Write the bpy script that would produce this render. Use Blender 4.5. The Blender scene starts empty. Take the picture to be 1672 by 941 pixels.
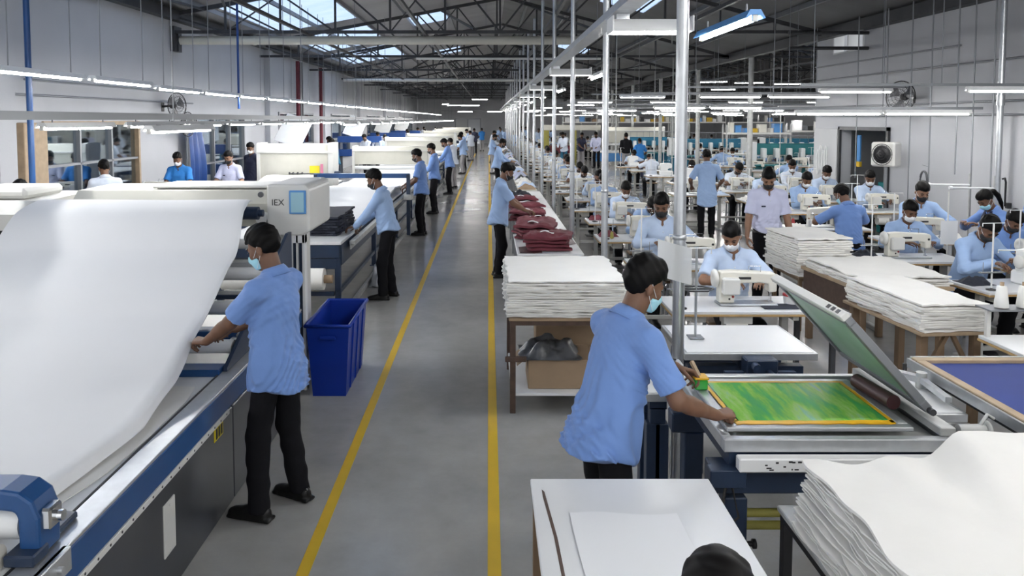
import bpy, math, random
import numpy as np
from mathutils import Vector, Matrix, noise as mnoise
PI = math.pi
R = math.radians
SC = bpy.context.scene
COL = SC.collection
rnd = random.Random(7)
SKY, EXPO = .6, 1.15

# ------------------------------------------------------------------ materials
def mat(name, col, rough=0.5, metal=0.0, var=0.0, vscale=6.0, bump=0.0, bscale=60.0, spec=0.5, sheen=0.0, stretch=None, vcol=None, emit=None):
    m = bpy.data.materials.new(name); m.use_nodes = True
    nt = m.node_tree; b = nt.nodes['Principled BSDF']
    b.inputs['Base Color'].default_value = (*col, 1); b.inputs['Roughness'].default_value = rough
    b.inputs['Metallic'].default_value = metal; b.inputs['Specular IOR Level'].default_value = spec
    if sheen: b.inputs['Sheen Weight'].default_value = sheen
    if emit:
        b.inputs['Emission Color'].default_value = (*emit[0], 1); b.inputs['Emission Strength'].default_value = emit[1]
    if var or bump:
        tc = nt.nodes.new('ShaderNodeTexCoord'); src = tc.outputs['Object']
        if stretch:
            mp = nt.nodes.new('ShaderNodeMapping'); mp.inputs['Scale'].default_value = stretch
            nt.links.new(src, mp.inputs['Vector']); src = mp.outputs['Vector']
    if var:
        n = nt.nodes.new('ShaderNodeTexNoise'); n.inputs['Scale'].default_value = vscale; n.inputs['Detail'].default_value = 5
        nt.links.new(src, n.inputs['Vector'])
        r = nt.nodes.new('ShaderNodeValToRGB')
        c2 = vcol if vcol else tuple(max(0, c * (1 - var)) for c in col)
        r.color_ramp.elements[0].position = 0.3; r.color_ramp.elements[1].position = 0.7
        r.color_ramp.elements[0].color = (*c2, 1); r.color_ramp.elements[1].color = (*col, 1)
        nt.links.new(n.outputs['Fac'], r.inputs['Fac']); nt.links.new(r.outputs['Color'], b.inputs['Base Color'])
    if bump:
        n2 = nt.nodes.new('ShaderNodeTexNoise'); n2.inputs['Scale'].default_value = bscale; n2.inputs['Detail'].default_value = 3
        nt.links.new(src, n2.inputs['Vector'])
        bp = nt.nodes.new('ShaderNodeBump'); bp.inputs['Strength'].default_value = bump; bp.inputs['Distance'].default_value = 0.02
        nt.links.new(n2.outputs['Fac'], bp.inputs['Height']); nt.links.new(bp.outputs['Normal'], b.inputs['Normal'])
    return m

M = {}
def defmats():
    A = lambda k, *a, **kw: M.__setitem__(k, mat(k, *a, **kw))
    A('skin', (.155, .075, .042), .55, var=.15, vscale=14)
    A('skin_pale', (.24, .125, .075), .55, var=.12, vscale=14)
    A('hair', (.003, .0026, .0026), .55, spec=.12)
    A('beard', (.012, .009, .008), .8)
    A('shirt_blue', (.15, .27, .58), .8, var=.06, vscale=7, bump=.25, bscale=9, sheen=.15)
    A('shirt_sky', (.32, .455, .70), .8, var=.05, vscale=7, bump=.25, bscale=9)
    A('shirt_pale', (.47, .575, .75), .8, var=.05, vscale=7, bump=.25, bscale=9)
    A('shirt_lilac', (.55, .57, .74), .8, var=.05, vscale=7, bump=.2, bscale=9)
    A('shirt_white', (.66, .72, .82), .8, var=.05, vscale=7, bump=.2, bscale=9)
    A('polo_blue', (.025, .20, .56), .8, var=.08, vscale=7, bump=.2, bscale=9)
    A('teal_top', (.02, .13, .22), .8, var=.08, vscale=7, bump=.2, bscale=9)
    A('navy_top', (.014, .018, .045), .8, var=.1, bump=.2, bscale=9)
    A('black_cloth', (.008, .008, .010), .85, var=.15, bump=.3, bscale=9, spec=.12)
    A('grey_trouser', (.34, .33, .34), .85, var=.1, bump=.2, bscale=9)
    A('navy_trouser', (.012, .018, .05), .8, var=.1, bump=.2, bscale=9)
    A('shoe', (.006, .006, .006), .4, spec=.25)
    A('frame_grey', (.40, .40, .375), .5, var=.1)
    A('mask_blue', (.36, .66, .76), .8)
    A('mask_white', (.78, .80, .82), .8)
    A('mask_black', (.012, .012, .014), .8)
    A('strap', (.75, .76, .78), .8)
    A('eye', (.02, .015, .012), .2)
    A('watch', (.012, .014, .016), .3)
    A('wall', (.46, .47, .495), .75, var=.07, vscale=1.2, bump=.06, bscale=30)
    A('wall_far', (.52, .53, .54), .8, var=.06, vscale=.6)
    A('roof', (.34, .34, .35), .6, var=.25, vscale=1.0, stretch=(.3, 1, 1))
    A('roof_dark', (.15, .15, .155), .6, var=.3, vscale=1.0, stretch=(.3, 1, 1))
    A('steel_dark', (.045, .047, .052), .5, .2, var=.3, vscale=5)
    A('steel_grey', (.22, .23, .245), .45, .5)
    A('galv', (.55, .57, .59), .32, .85, var=.15, vscale=12)
    A('chrome', (.72, .73, .74), .18, 1.0)
    A('alu', (.62, .64, .66), .35, .75, var=.12, vscale=20)
    A('alu_dull', (.50, .51, .50), .5, .35, var=.25, vscale=9)
    A('white_paint', (.80, .81, .81), .4, var=.05, vscale=4)
    A('off_white', (.68, .68, .65), .45, var=.07, vscale=4)
    A('cream', (.74, .72, .64), .38, var=.05, vscale=8)
    A('beige', (.58, .57, .50), .45, var=.06, vscale=5)
    A('table_white', (.74, .75, .755), .32, var=.05, vscale=3)
    A('formica', (.70, .715, .73), .3, var=.06, vscale=5)
    A('ply_edge', (.46, .30, .13), .6, var=.3, vscale=10)
    A('wood', (.22, .145, .085), .65, var=.35, vscale=8, stretch=(1, 1, .15))
    A('wood_pale', (.42, .31, .20), .6, var=.25, vscale=8)
    A('card', (.33, .235, .15), .85, var=.15, vscale=5)
    A('cotton', (.82, .81, .775), .9, var=.035, vscale=5, bump=.12, bscale=14)
    A('sheet', (.84, .845, .85), .85, var=.02, vscale=2, bump=.05, bscale=6)
    A('paper', (.80, .81, .82), .8)
    A('maroon', (.145, .022, .035), .75, var=.3, vscale=9, bump=.3, bscale=14)
    A('maroon_dark', (.05, .012, .014), .45, var=.3)
    A('navy_fabric', (.012, .016, .03), .85, var=.3, bump=.2, bscale=12)
    A('grey_bag', (.085, .09, .10), .35, var=.4, vscale=7, bump=.5, bscale=9)
    A('clear_bag', (.55, .57, .60), .2, var=.25, vscale=9, bump=.6, bscale=12)
    A('blue_paint', (.012, .065, .20), .33, var=.15, vscale=5)
    A('blue_dark', (.012, .028, .065), .45, var=.25, vscale=6)
    A('blue_bin', (.003, .028, .27), .42, var=.08, vscale=4, spec=.3)
    A('blue_panel', (.008, .055, .23), .4, var=.15)
    A('blue_light', (.08, .27, .60), .4)
    A('teal', (.01, .15, .26), .5, var=.2, vscale=3)
    A('teal_green', (.02, .20, .22), .5, var=.2, vscale=3)
    A('olive', (.32, .29, .06), .6, var=.2)
    A('grey_panel', (.075, .08, .09), .32, .35, var=.12, vscale=3)
    A('dark', (.015, .015, .017), .5)
    A('rubber', (.02, .02, .02), .7)
    A('rust', (.085, .05, .035), .6, var=.4, vscale=14)
    A('yellow', (.62, .40, .02), .5, var=.1)
    A('yellow_label', (.75, .60, .02), .5)
    A('orange', (.65, .14, .02), .5)
    A('red', (.30, .02, .025), .5)
    A('pink', (.60, .20, .30), .6)
    A('green_ink', (.03, .36, .05), .25)
    A('tape', (.78, .44, .01), .4, var=.2, vscale=9)
    A('mesh_green', (.36, .52, .43), .4, var=.25, vscale=3, vcol=(.24, .42, .29))
    A('blue_screen', (.035, .055, .20), .6, spec=.08, var=.3, vscale=1.6, vcol=(.035, .05, .16))
    A('lcd', (.28, .50, .60), .2)
    A('thread', (.80, .80, .77), .7, bump=.2, bscale=200)
    A('tube', (.9, .9, .9), .4, emit=((1.0, .985, .965), 50))
    A('tube_dim', (.9, .9, .9), .4, emit=((.93, .97, 1.0), 14))
    # polished concrete floor with faint stains
    m = mat('floor', (.25, .25, .248), .26); nt = m.node_tree; b = nt.nodes['Principled BSDF']
    tc = nt.nodes.new('ShaderNodeTexCoord')
    def noise(scale, det, rough=.6):
        n = nt.nodes.new('ShaderNodeTexNoise'); n.inputs['Scale'].default_value = scale; n.inputs['Detail'].default_value = det
        n.inputs['Roughness'].default_value = rough; nt.links.new(tc.outputs['Object'], n.inputs['Vector']); return n
    n1 = noise(.9, 8); n2 = noise(5, 6, .7)
    mx = nt.nodes.new('ShaderNodeMix'); mx.data_type = 'FLOAT'; mx.inputs[0].default_value = .35
    nt.links.new(n1.outputs['Fac'], mx.inputs[2]); nt.links.new(n2.outputs['Fac'], mx.inputs[3])
    r = nt.nodes.new('ShaderNodeValToRGB'); e = r.color_ramp.elements
    e[0].position = .32; e[1].position = .68; e[0].color = (.255, .25, .242, 1); e[1].color = (.37, .362, .345, 1)
    nt.links.new(mx.outputs[0], r.inputs['Fac']); nt.links.new(r.outputs['Color'], b.inputs['Base Color'])
    rr = nt.nodes.new('ShaderNodeMapRange'); rr.inputs['To Min'].default_value = .11; rr.inputs['To Max'].default_value = .27
    nt.links.new(n1.outputs['Fac'], rr.inputs['Value']); nt.links.new(rr.outputs['Result'], b.inputs['Roughness'])
    M['floor'] = m
    # green ink smeared over a screen
    m = mat('green_screen', (.2, .6, .2), .22); nt = m.node_tree; b = nt.nodes['Principled BSDF']
    tc = nt.nodes.new('ShaderNodeTexCoord'); mp = nt.nodes.new('ShaderNodeMapping')
    mp.inputs['Rotation'].default_value = (0, 0, .35); mp.inputs['Scale'].default_value = (7, 1.3, 1)
    nt.links.new(tc.outputs['Object'], mp.inputs['Vector'])
    n = nt.nodes.new('ShaderNodeTexNoise'); n.inputs['Scale'].default_value = 1.0; n.inputs['Detail'].default_value = 6; n.inputs['Roughness'].default_value = .65
    nt.links.new(mp.outputs['Vector'], n.inputs['Vector'])
    r = nt.nodes.new('ShaderNodeValToRGB'); e = r.color_ramp.elements
    e[0].position = .34; e[0].color = (.03, .30, .08, 1); e[1].position = .68; e[1].color = (.40, .60, .46, 1)
    for p, c in ((.43, (.06, .36, .06)), (.50, (.20, .48, .05)), (.56, (.30, .55, .13)), (.62, (.22, .50, .30))):
        k = e.new(p); k.color = (*c, 1)
    nt.links.new(n.outputs['Fac'], r.inputs['Fac']); nt.links.new(r.outputs['Color'], b.inputs['Base Color'])
    M['green_screen'] = m
    # translucent roof light
    m = bpy.data.materials.new('rooflight'); m.use_nodes = True; nt = m.node_tree; nt.nodes.clear()
    o = nt.nodes.new('ShaderNodeOutputMaterial'); t = nt.nodes.new('ShaderNodeBsdfTranslucent'); t.inputs['Color'].default_value = (.72, .82, .97, 1)
    d = nt.nodes.new('ShaderNodeBsdfTransparent'); d.inputs['Color'].default_value = (.8, .88, 1, 1)
    mx = nt.nodes.new('ShaderNodeMixShader'); n = nt.nodes.new('ShaderNodeTexNoise'); n.inputs['Scale'].default_value = 2.0; n.inputs['Detail'].default_value = 6
    r = nt.nodes.new('ShaderNodeValToRGB'); r.color_ramp.elements[0].position = .42; r.color_ramp.elements[1].position = .62
    r.color_ramp.elements[0].color = (0, 0, 0, 1); r.color_ramp.elements[1].color = (.55, .55, .55, 1)
    tc = nt.nodes.new('ShaderNodeTexCoord'); nt.links.new(tc.outputs['Object'], n.inputs['Vector'])
    nt.links.new(n.outputs['Fac'], r.inputs['Fac']); nt.links.new(r.outputs['Color'], mx.inputs[0])
    nt.links.new(t.outputs[0], mx.inputs[1]); nt.links.new(d.outputs[0], mx.inputs[2]); nt.links.new(mx.outputs[0], o.inputs[0])
    M['rooflight'] = m
    m = bpy.data.materials.new('clear_pane'); m.use_nodes = True; nt = m.node_tree; nt.nodes.clear()
    o = nt.nodes.new('ShaderNodeOutputMaterial'); d = nt.nodes.new('ShaderNodeBsdfTransparent'); nt.links.new(d.outputs[0], o.inputs[0]); M['clear_pane'] = m
    # window glass, part mirror part clear
    m = bpy.data.materials.new('glass'); m.use_nodes = True; nt = m.node_tree; nt.nodes.clear()
    o = nt.nodes.new('ShaderNodeOutputMaterial'); g = nt.nodes.new('ShaderNodeBsdfGlossy'); g.inputs['Roughness'].default_value = .03
    g.inputs['Color'].default_value = (.75, .82, .88, 1)
    d = nt.nodes.new('ShaderNodeBsdfTransparent'); d.inputs['Color'].default_value = (.8, .86, .9, 1); mx = nt.nodes.new('ShaderNodeMixShader'); mx.inputs[0].default_value = .42
    nt.links.new(d.outputs[0], mx.inputs[1]); nt.links.new(g.outputs[0], mx.inputs[2]); nt.links.new(mx.outputs[0], o.inputs[0])
    M['glass'] = m
defmats()

# ------------------------------------------------------------------ mesh building
class MB:
    def __init__(s): s.v = []; s.f = []; s.m = []; s.sm = []; s.cur = 0; s.T = None
    def add(s, vs, fs, smooth=False):
        b = len(s.v)
        if s.T is not None: vs = [s.T @ Vector(v) for v in vs]
        s.v.extend([tuple(v) for v in vs])
        for f in fs: s.f.append(tuple(b + i for i in f)); s.m.append(s.cur); s.sm.append(smooth)
        return s
    def mi(s, i): s.cur = i; return s
    def box(s, x0, y0, z0, x1, y1, z1, b=0.0):
        x0, x1 = min(x0, x1), max(x0, x1); y0, y1 = min(y0, y1), max(y0, y1); z0, z1 = min(z0, z1), max(z0, z1)
        b = min(b, .45 * (x1 - x0), .45 * (y1 - y0), .45 * (z1 - z0))
        if b <= 0:
            vs = [(x, y, z) for z in (z0, z1) for y in (y0, y1) for x in (x0, x1)]
            return s.add(vs, [(0, 2, 3, 1), (4, 5, 7, 6), (0, 1, 5, 4), (2, 6, 7, 3), (0, 4, 6, 2), (1, 3, 7, 5)])
        vs = []; idx = {}
        X = ((x0, 1), (x1, -1)); Y = ((y0, 1), (y1, -1)); Z = ((z0, 1), (z1, -1))
        for i in (0, 1):
            for j in (0, 1):
                for k in (0, 1):
                    x, sx = X[i]; y, sy = Y[j]; z, sz = Z[k]
                    for a in range(3):
                        idx[i, j, k, a] = len(vs)
                        vs.append((x + (0 if a == 0 else sx * b), y + (0 if a == 1 else sy * b), z + (0 if a == 2 else sz * b)))
        fs = []
        for i in (0, 1):
            q = [idx[i, 0, 0, 0], idx[i, 1, 0, 0], idx[i, 1, 1, 0], idx[i, 0, 1, 0]]; fs.append(q if i else q[::-1])
            q = [idx[0, i, 0, 1], idx[0, i, 1, 1], idx[1, i, 1, 1], idx[1, i, 0, 1]]; fs.append(q if i else q[::-1])
            q = [idx[0, 0, i, 2], idx[1, 0, i, 2], idx[1, 1, i, 2], idx[0, 1, i, 2]]; fs.append(q if i else q[::-1])
        for i in (0, 1):
            for j in (0, 1):
                q = [idx[i, j, 0, 0], idx[i, j, 1, 0], idx[i, j, 1, 1], idx[i, j, 0, 1]]; fs.append(q if (i == j) == True else q[::-1])
                q = [idx[i, 0, j, 0], idx[i, 0, j, 2], idx[i, 1, j, 2], idx[i, 1, j, 0]]; fs.append(q if (i == j) else q[::-1])
                q = [idx[0, i, j, 1], idx[1, i, j, 1], idx[1, i, j, 2], idx[0, i, j, 2]]; fs.append(q if (i == j) else q[::-1])
        for i in (0, 1):
            for j in (0, 1):
                for k in (0, 1):
                    t = [idx[i, j, k, 0], idx[i, j, k, 1], idx[i, j, k, 2]]; fs.append(t if (i + j + k) % 2 else t[::-1])
        return s.add(vs, fs)
    def cb(s, c, d, b=0.0): return s.box(c[0] - d[0] / 2, c[1] - d[1] / 2, c[2] - d[2] / 2, c[0] + d[0] / 2, c[1] + d[1] / 2, c[2] + d[2] / 2, b)
    def cyl(s, p0, p1, r0, r1=None, n=12, cap=True):
        r1 = r0 if r1 is None else r1
        p0 = Vector(p0); p1 = Vector(p1); d = p1 - p0
        if d.length < 1e-7: return s
        q = d.to_track_quat('Z', 'Y'); vs = []
        for p, r in ((p0, r0), (p1, r1)):
            for i in range(n):
                a = 2 * PI * i / n; vs.append(p + q @ Vector((r * math.cos(a), r * math.sin(a), 0)))
        s.add(vs, [(i, (i + 1) % n, n + (i + 1) % n, n + i) for i in range(n)], n > 5)
        if cap: s.add(vs, [tuple(range(n - 1, -1, -1)), tuple(range(n, 2 * n))])
        return s
    def tube(s, pts, r, n=6, closed=False):
        pts = [Vector(p) for p in pts]; N = len(pts); vs = []
        up = Vector((0, 0, 1))
        for i, p in enumerate(pts):
            a = pts[(i - 1) % N] if (i > 0 or closed) else p; b = pts[(i + 1) % N] if (i < N - 1 or closed) else p
            t = (b - a).normalized()
            u = up - t * up.dot(t)
            if u.length < .05: u = Vector((1, 0, 0)) - t * t.x
            u.normalize(); w = t.cross(u)
            rr = r[i] if isinstance(r, (list, tuple)) else r
            for k in range(n):
                a2 = 2 * PI * k / n; vs.append(p + u * rr * math.cos(a2) + w * rr * math.sin(a2))
        fs = []
        for i in range(N if closed else N - 1):
            j = (i + 1) % N
            for k in range(n):
                k2 = (k + 1) % n; fs.append((i * n + k, j * n + k, j * n + k2, i * n + k2)[::-1])
        s.add(vs, fs, True)
        if not closed: s.add(vs, [tuple(range(n)), tuple(range((N - 1) * n, N * n))[::-1]])
        return s
    def lathe(s, prof, c=(0, 0, 0), n=20, axis='z', smooth=True):
        vs = []; fs = []
        for r, h in prof:
            for i in range(n):
                a = 2 * PI * i / n; x, y = r * math.cos(a), r * math.sin(a)
                v = (x, y, h) if axis == 'z' else ((h, x, y) if axis == 'x' else (y, h, x))
                vs.append((v[0] + c[0], v[1] + c[1], v[2] + c[2]))
        for j in range(len(prof) - 1):
            for i in range(n):
                fs.append((j * n + i, j * n + (i + 1) % n, (j + 1) * n + (i + 1) % n, (j + 1) * n + i))
        s.add(vs, fs, smooth)
        caps = []
        if prof[0][0] > 1e-4: caps.append(tuple(range(n))[::-1])
        if prof[-1][0] > 1e-4: caps.append(tuple(range((len(prof) - 1) * n, len(prof) * n)))
        if caps: s.add(vs, caps)
        return s
    def prism(s, poly, a, b, axis='y'):
        n = len(poly)
        def P(p, h):
            return (p[0], h, p[1]) if axis == 'y' else ((h, p[0], p[1]) if axis == 'x' else (p[0], p[1], h))
        vs = [P(p, a) for p in poly] + [P(p, b) for p in poly]
        return s.add(vs, [tuple(range(n)), tuple(range(2 * n - 1, n - 1, -1))] + [(i, n + i, n + (i + 1) % n, (i + 1) % n) for i in range(n)])
    def bar(s, p0, p1, w, h=None, b=0):
        """rectangular bar between two points"""
        h = w if h is None else h
        p0 = Vector(p0); p1 = Vector(p1); d = p1 - p0; t = d.normalized()
        u = Vector((0, 0, 1)) - t * t.z
        if u.length < .02: u = Vector((0, 1, 0))
        u.normalize(); w_ = t.cross(u); vs = []
        for p in (p0, p1):
            for a, c in ((-1, -1), (1, -1), (1, 1), (-1, 1)): vs.append(p + w_ * a * w / 2 + u * c * h / 2)
        return s.add(vs, [(3, 2, 1, 0), (4, 5, 6, 7)] + [(i, (i + 1) % 4, 4 + (i + 1) % 4, 4 + i) for i in range(4)])
    def grid(s, fn, nu, nv, thick=0.0, smooth=True):
        """fn(u,v)->point on the top face; closed slab when thick"""
        top = [Vector(fn(i / nu, j / nv)) for j in range(nv + 1) for i in range(nu + 1)]
        W = nu + 1; q = [(j * W + i, j * W + i + 1, (j + 1) * W + i + 1, (j + 1) * W + i) for j in range(nv) for i in range(nu)]
        if not thick: return s.add(top, q, smooth)
        s.add(top, q, smooth)
        n = len(top); bot = [p - Vector((0, 0, thick)) for p in top]
        s.add(bot, [f[::-1] for f in q], smooth)
        ring = [i for i in range(W)] + [j * W + nu for j in range(1, nv + 1)] + [nv * W + i for i in range(nu - 1, -1, -1)] + [j * W for j in range(nv - 1, 0, -1)]
        k = len(ring); vs = [top[i] for i in ring] + [bot[i] for i in ring]
        s.add(vs, [(i, k + i, k + (i + 1) % k, (i + 1) % k) for i in range(k)], False)
        return s
    def mesh(s, name, mats):
        me = bpy.data.meshes.new(name); me.from_pydata(s.v, [], s.f)
        for m in (mats if isinstance(mats, (list, tuple)) else [mats]): me.materials.append(M[m] if isinstance(m, str) else m)
        me.polygons.foreach_set('material_index', s.m); me.polygons.foreach_set('use_smooth', s.sm); me.update()
        return me
    def build(s, name, mats, parent=None): return link(name, s.mesh(name, mats), parent)

KIDS = {}
def link(name, me, parent=None):
    o = bpy.data.objects.new(name, me); COL.objects.link(o)
    if parent is not None: o.parent = parent; KIDS.setdefault(parent.name, []).append(o)
    return o
def tag(o, label=None, cat=None, group=None, kind=None):
    if label: o['label'] = label
    if cat: o['category'] = cat
    if group: o['group'] = group
    if kind: o['kind'] = kind
    return o
def thing(name, label, cat, loc=(0, 0, 0), rz=0, group=None):
    o = bpy.data.objects.new(name, None); COL.objects.link(o); o.empty_display_size = .1
    o.location = loc; o.rotation_euler = (0, 0, rz)
    return tag(o, label, cat, group)
def kids(o): return list(KIDS.get(o.name, ()))
def dup(o, loc=None, rz=None, label=None, group=None, parent=None, sc=None):
    c = o.copy(); COL.objects.link(c)
    if parent is not None: c.parent = parent; KIDS.setdefault(parent.name, []).append(c)
    if loc is not None: c.location = loc
    if rz is not None: c.rotation_euler = (0, 0, rz)
    if sc is not None: c.scale = sc
    if label: c['label'] = label
    if group: c['group'] = group
    for ch in kids(o): dup(ch, parent=c)
    return c
def struct(name, mb, mats, label=None):
    o = mb.build(name, mats); o['kind'] = 'structure'
    if label: o['label'] = label
    return o
ORD = 'first second third fourth fifth sixth seventh eighth ninth tenth eleventh twelfth'.split()
def txt(s, size, depth, matname, name, parent, loc, rot):
    cu = bpy.data.curves.new(name, 'FONT'); cu.body = s; cu.size = size; cu.extrude = depth; cu.align_x = 'CENTER'; cu.align_y = 'CENTER'
    t = bpy.data.objects.new(name, cu); COL.objects.link(t)
    me = bpy.data.meshes.new_from_object(t.evaluated_get(bpy.context.evaluated_depsgraph_get()))
    bpy.data.objects.remove(t); me.materials.clear(); me.materials.append(M[matname])
    o = link(name, me, parent); o.location = loc; o.rotation_euler = rot
    return o
# ------------------------------------------------------------------ signed-distance bodies
class SDF:
    def __init__(s, lo, hi, h):
        s.h = h; s.lo = np.array(lo, float); n = np.ceil((np.array(hi) - s.lo) / h).astype(int) + 1; s.n = n
        s.ax = [s.lo[i] + h * np.arange(n[i]) for i in range(3)]
        s.g = np.full(tuple(n), 1.0, np.float32)
    def sub(s, lo, hi):
        a = np.maximum(0, np.floor((np.array(lo) - s.lo) / s.h).astype(int)); b = np.minimum(s.n, np.ceil((np.array(hi) - s.lo) / s.h).astype(int) + 1)
        if (b - a).min() <= 0: return None, None
        sl = tuple(slice(a[i], b[i]) for i in range(3))
        P = [s.ax[0][a[0]:b[0]][:, None, None], s.ax[1][a[1]:b[1]][None, :, None], s.ax[2][a[2]:b[2]][None, None, :]]
        return sl, P
    def put(s, sl, d, k):
        g = s.g[sl]
        if k > 0:
            h = np.clip(.5 + .5 * (g - d) / k, 0, 1); s.g[sl] = g + (d - g) * h - k * h * (1 - h)
        else: s.g[sl] = np.minimum(g, d)
    def cap(s, a, b, r0, r1=None, k=.02, sq=None):
        a = np.array(a, float); b = np.array(b, float); r1 = r0 if r1 is None else r1; m = max(r0, r1) + 3 * k + .03
        sl, P = s.sub(np.minimum(a, b) - m, np.maximum(a, b) + m)
        if sl is None: return
        ba = b - a; L = max(1e-9, ba @ ba)
        t = np.clip(((P[0] - a[0]) * ba[0] + (P[1] - a[1]) * ba[1] + (P[2] - a[2]) * ba[2]) / L, 0, 1)
        d = np.sqrt((P[0] - a[0] - t * ba[0]) ** 2 + (P[1] - a[1] - t * ba[1]) ** 2 + (P[2] - a[2] - t * ba[2]) ** 2) - (r0 + (r1 - r0) * t)
        s.put(sl, d.astype(np.float32), k)
    def local(s, P, T):
        """coords in the frame T (4x4 mathutils, frame->world)"""
        I = np.array(T.inverted())
        return [I[i, 0] * P[0] + I[i, 1] * P[1] + I[i, 2] * P[2] + I[i, 3] for i in range(3)]
    def ell(s, T, c, r, k=.02):
        w = np.array(T @ Vector(c)); m = max(r) + 3 * k + .03
        sl, P = s.sub(w - m, w + m)
        if sl is None: return
        q = s.local(P, T); q = [q[i] - c[i] for i in range(3)]
        k0 = np.sqrt(sum((q[i] / r[i]) ** 2 for i in range(3))); k1 = np.sqrt(sum((q[i] / r[i] ** 2) ** 2 for i in range(3))) + 1e-6
        s.put(sl, (k0 * (k0 - 1) / k1).astype(np.float32), k)
    def loft(s, T, zs, ws, ds, ys, k=.02, e=2.3):
        """superelliptic tube along local z"""
        z0, z1 = zs[0], zs[-1]; m = max(ws) + .12
        c = [np.array(T @ Vector((0, 0, z))) for z in (z0, z1)]
        sl, P = s.sub(np.minimum(*c) - m, np.maximum(*c) + m)
        if sl is None: return
        x, y, z = s.local(P, T)
        zz = np.clip(z, z0, z1); w = np.interp(zz, zs, ws); dd = np.interp(zz, zs, ds); yy = y - np.interp(zz, zs, ys)
        rr = (np.abs(x / w) ** e + np.abs(yy / dd) ** e) ** (1 / e)
        d = (rr - 1) * np.minimum(w, dd)
        cap_ = np.maximum(z0 - z, z - z1)
        d = np.maximum(d, cap_) + 0 * d
        s.put(sl, d.astype(np.float32), k)
    def rbox(s, T, c, hd, r, k=.01):
        w = np.array(T @ Vector(c)); m = float(np.linalg.norm(hd)) + .04
        sl, P = s.sub(w - m, w + m)
        if sl is None: return
        q = s.local(P, T); q = [np.abs(q[i] - c[i]) - (hd[i] - r) for i in range(3)]
        d = np.sqrt(sum(np.maximum(v, 0) ** 2 for v in q)) + np.minimum(np.maximum(np.maximum(q[0], q[1]), q[2]), 0) - r
        s.put(sl, d.astype(np.float32), k)
    def cut(s, fn, T=None, k=0.0):
        """intersect with fn(x,y,z)<0"""
        P = [s.ax[0][:, None, None], s.ax[1][None, :, None], s.ax[2][None, None, :]]
        if T is not None: P = s.local(P, T)
        s.g = np.maximum(s.g, fn(*P).astype(np.float32))
    def disp(s, fn):
        P = [s.ax[0][:, None, None], s.ax[1][None, :, None], s.ax[2][None, None, :]]
        s.g = s.g + np.where(np.abs(s.g) < 4 * s.h, fn(*P), 0).astype(np.float32)
    def mesh(s, name, matname, smooth=2):
        g = s.g; h = s.h
        g[0] = np.maximum(g[0], h); g[-1] = np.maximum(g[-1], h); g[:, 0] = np.maximum(g[:, 0], h); g[:, -1] = np.maximum(g[:, -1], h); g[:, :, 0] = np.maximum(g[:, :, 0], h); g[:, :, -1] = np.maximum(g[:, :, -1], h)
        ins = g < 0
        c = np.zeros(tuple(np.array(g.shape) - 1), np.int8)
        for i in (0, 1):
            for j in (0, 1):
                for k in (0, 1):
                    c += ins[i:i + c.shape[0], j:j + c.shape[1], k:k + c.shape[2]]
        act = (c > 0) & (c < 8); ids = np.full(c.shape, -1, np.int64); cells = np.argwhere(act); ids[act] = np.arange(len(cells))
        acc = np.zeros((len(cells), 3)); cnt = np.zeros(len(cells))
        cor = [(i, j, k) for i in (0, 1) for j in (0, 1) for k in (0, 1)]
        for a in cor:
            for ax in range(3):
                if a[ax]: continue
                b = list(a); b[ax] = 1
                va = g[cells[:, 0] + a[0], cells[:, 1] + a[1], cells[:, 2] + a[2]]; vb = g[cells[:, 0] + b[0], cells[:, 1] + b[1], cells[:, 2] + b[2]]
                x = (va < 0) != (vb < 0); t = np.where(x, va / np.where(x, va - vb, 1), 0)
                p = np.tile(np.array(a, float), (len(cells), 1)); p[:, ax] = t
                acc += np.where(x[:, None], p, 0); cnt += x
        V = (cells + acc / np.maximum(cnt, 1)[:, None]) * h + s.lo
        F = []
        for ax in range(3):
            o1, o2 = (ax + 1) % 3, (ax + 2) % 3
            sa = [slice(None)] * 3; sb = [slice(None)] * 3; sa[ax] = slice(0, -1); sb[ax] = slice(1, None)
            ia, ib = ins[tuple(sa)], ins[tuple(sb)]
            for flip, e in ((False, np.argwhere(ia & ~ib)), (True, np.argwhere(~ia & ib))):
                e = e[(e[:, o1] > 0) & (e[:, o2] > 0) & (e[:, o1] < g.shape[o1] - 1) & (e[:, o2] < g.shape[o2] - 1)]
                if not len(e): continue
                q = []
                for d1, d2 in ((0, 0), (1, 0), (1, 1), (0, 1)):
                    m = e.copy(); m[:, o1] -= 1 - d1; m[:, o2] -= 1 - d2; q.append(ids[m[:, 0], m[:, 1], m[:, 2]])
                q = np.stack(q, 1); F.append(q[:, ::-1] if flip else q)
        F = np.concatenate(F) if F else np.zeros((0, 4), int)
        for _ in range(smooth):      # light laplacian
            S = np.zeros_like(V); n = np.zeros(len(V))
            for a, b in ((0, 1), (1, 2), (2, 3), (3, 0)):
                np.add.at(S, F[:, a], V[F[:, b]]); np.add.at(S, F[:, b], V[F[:, a]]); np.add.at(n, F[:, a], 1); np.add.at(n, F[:, b], 1)
            V = V * .5 + .5 * S / np.maximum(n, 1)[:, None]
        me = bpy.data.meshes.new(name); me.vertices.add(len(V)); me.vertices.foreach_set('co', V.astype(np.float32).ravel())
        me.loops.add(4 * len(F)); me.loops.foreach_set('vertex_index', F.astype(np.int32).ravel())
        me.polygons.add(len(F)); me.polygons.foreach_set('loop_start', np.arange(0, 4 * len(F), 4, dtype=np.int32))
        me.polygons.foreach_set('use_smooth', np.ones(len(F), bool)); me.update(calc_edges=True); me.validate()
        me.materials.append(M[matname] if isinstance(matname, str) else matname)
        return me

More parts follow.
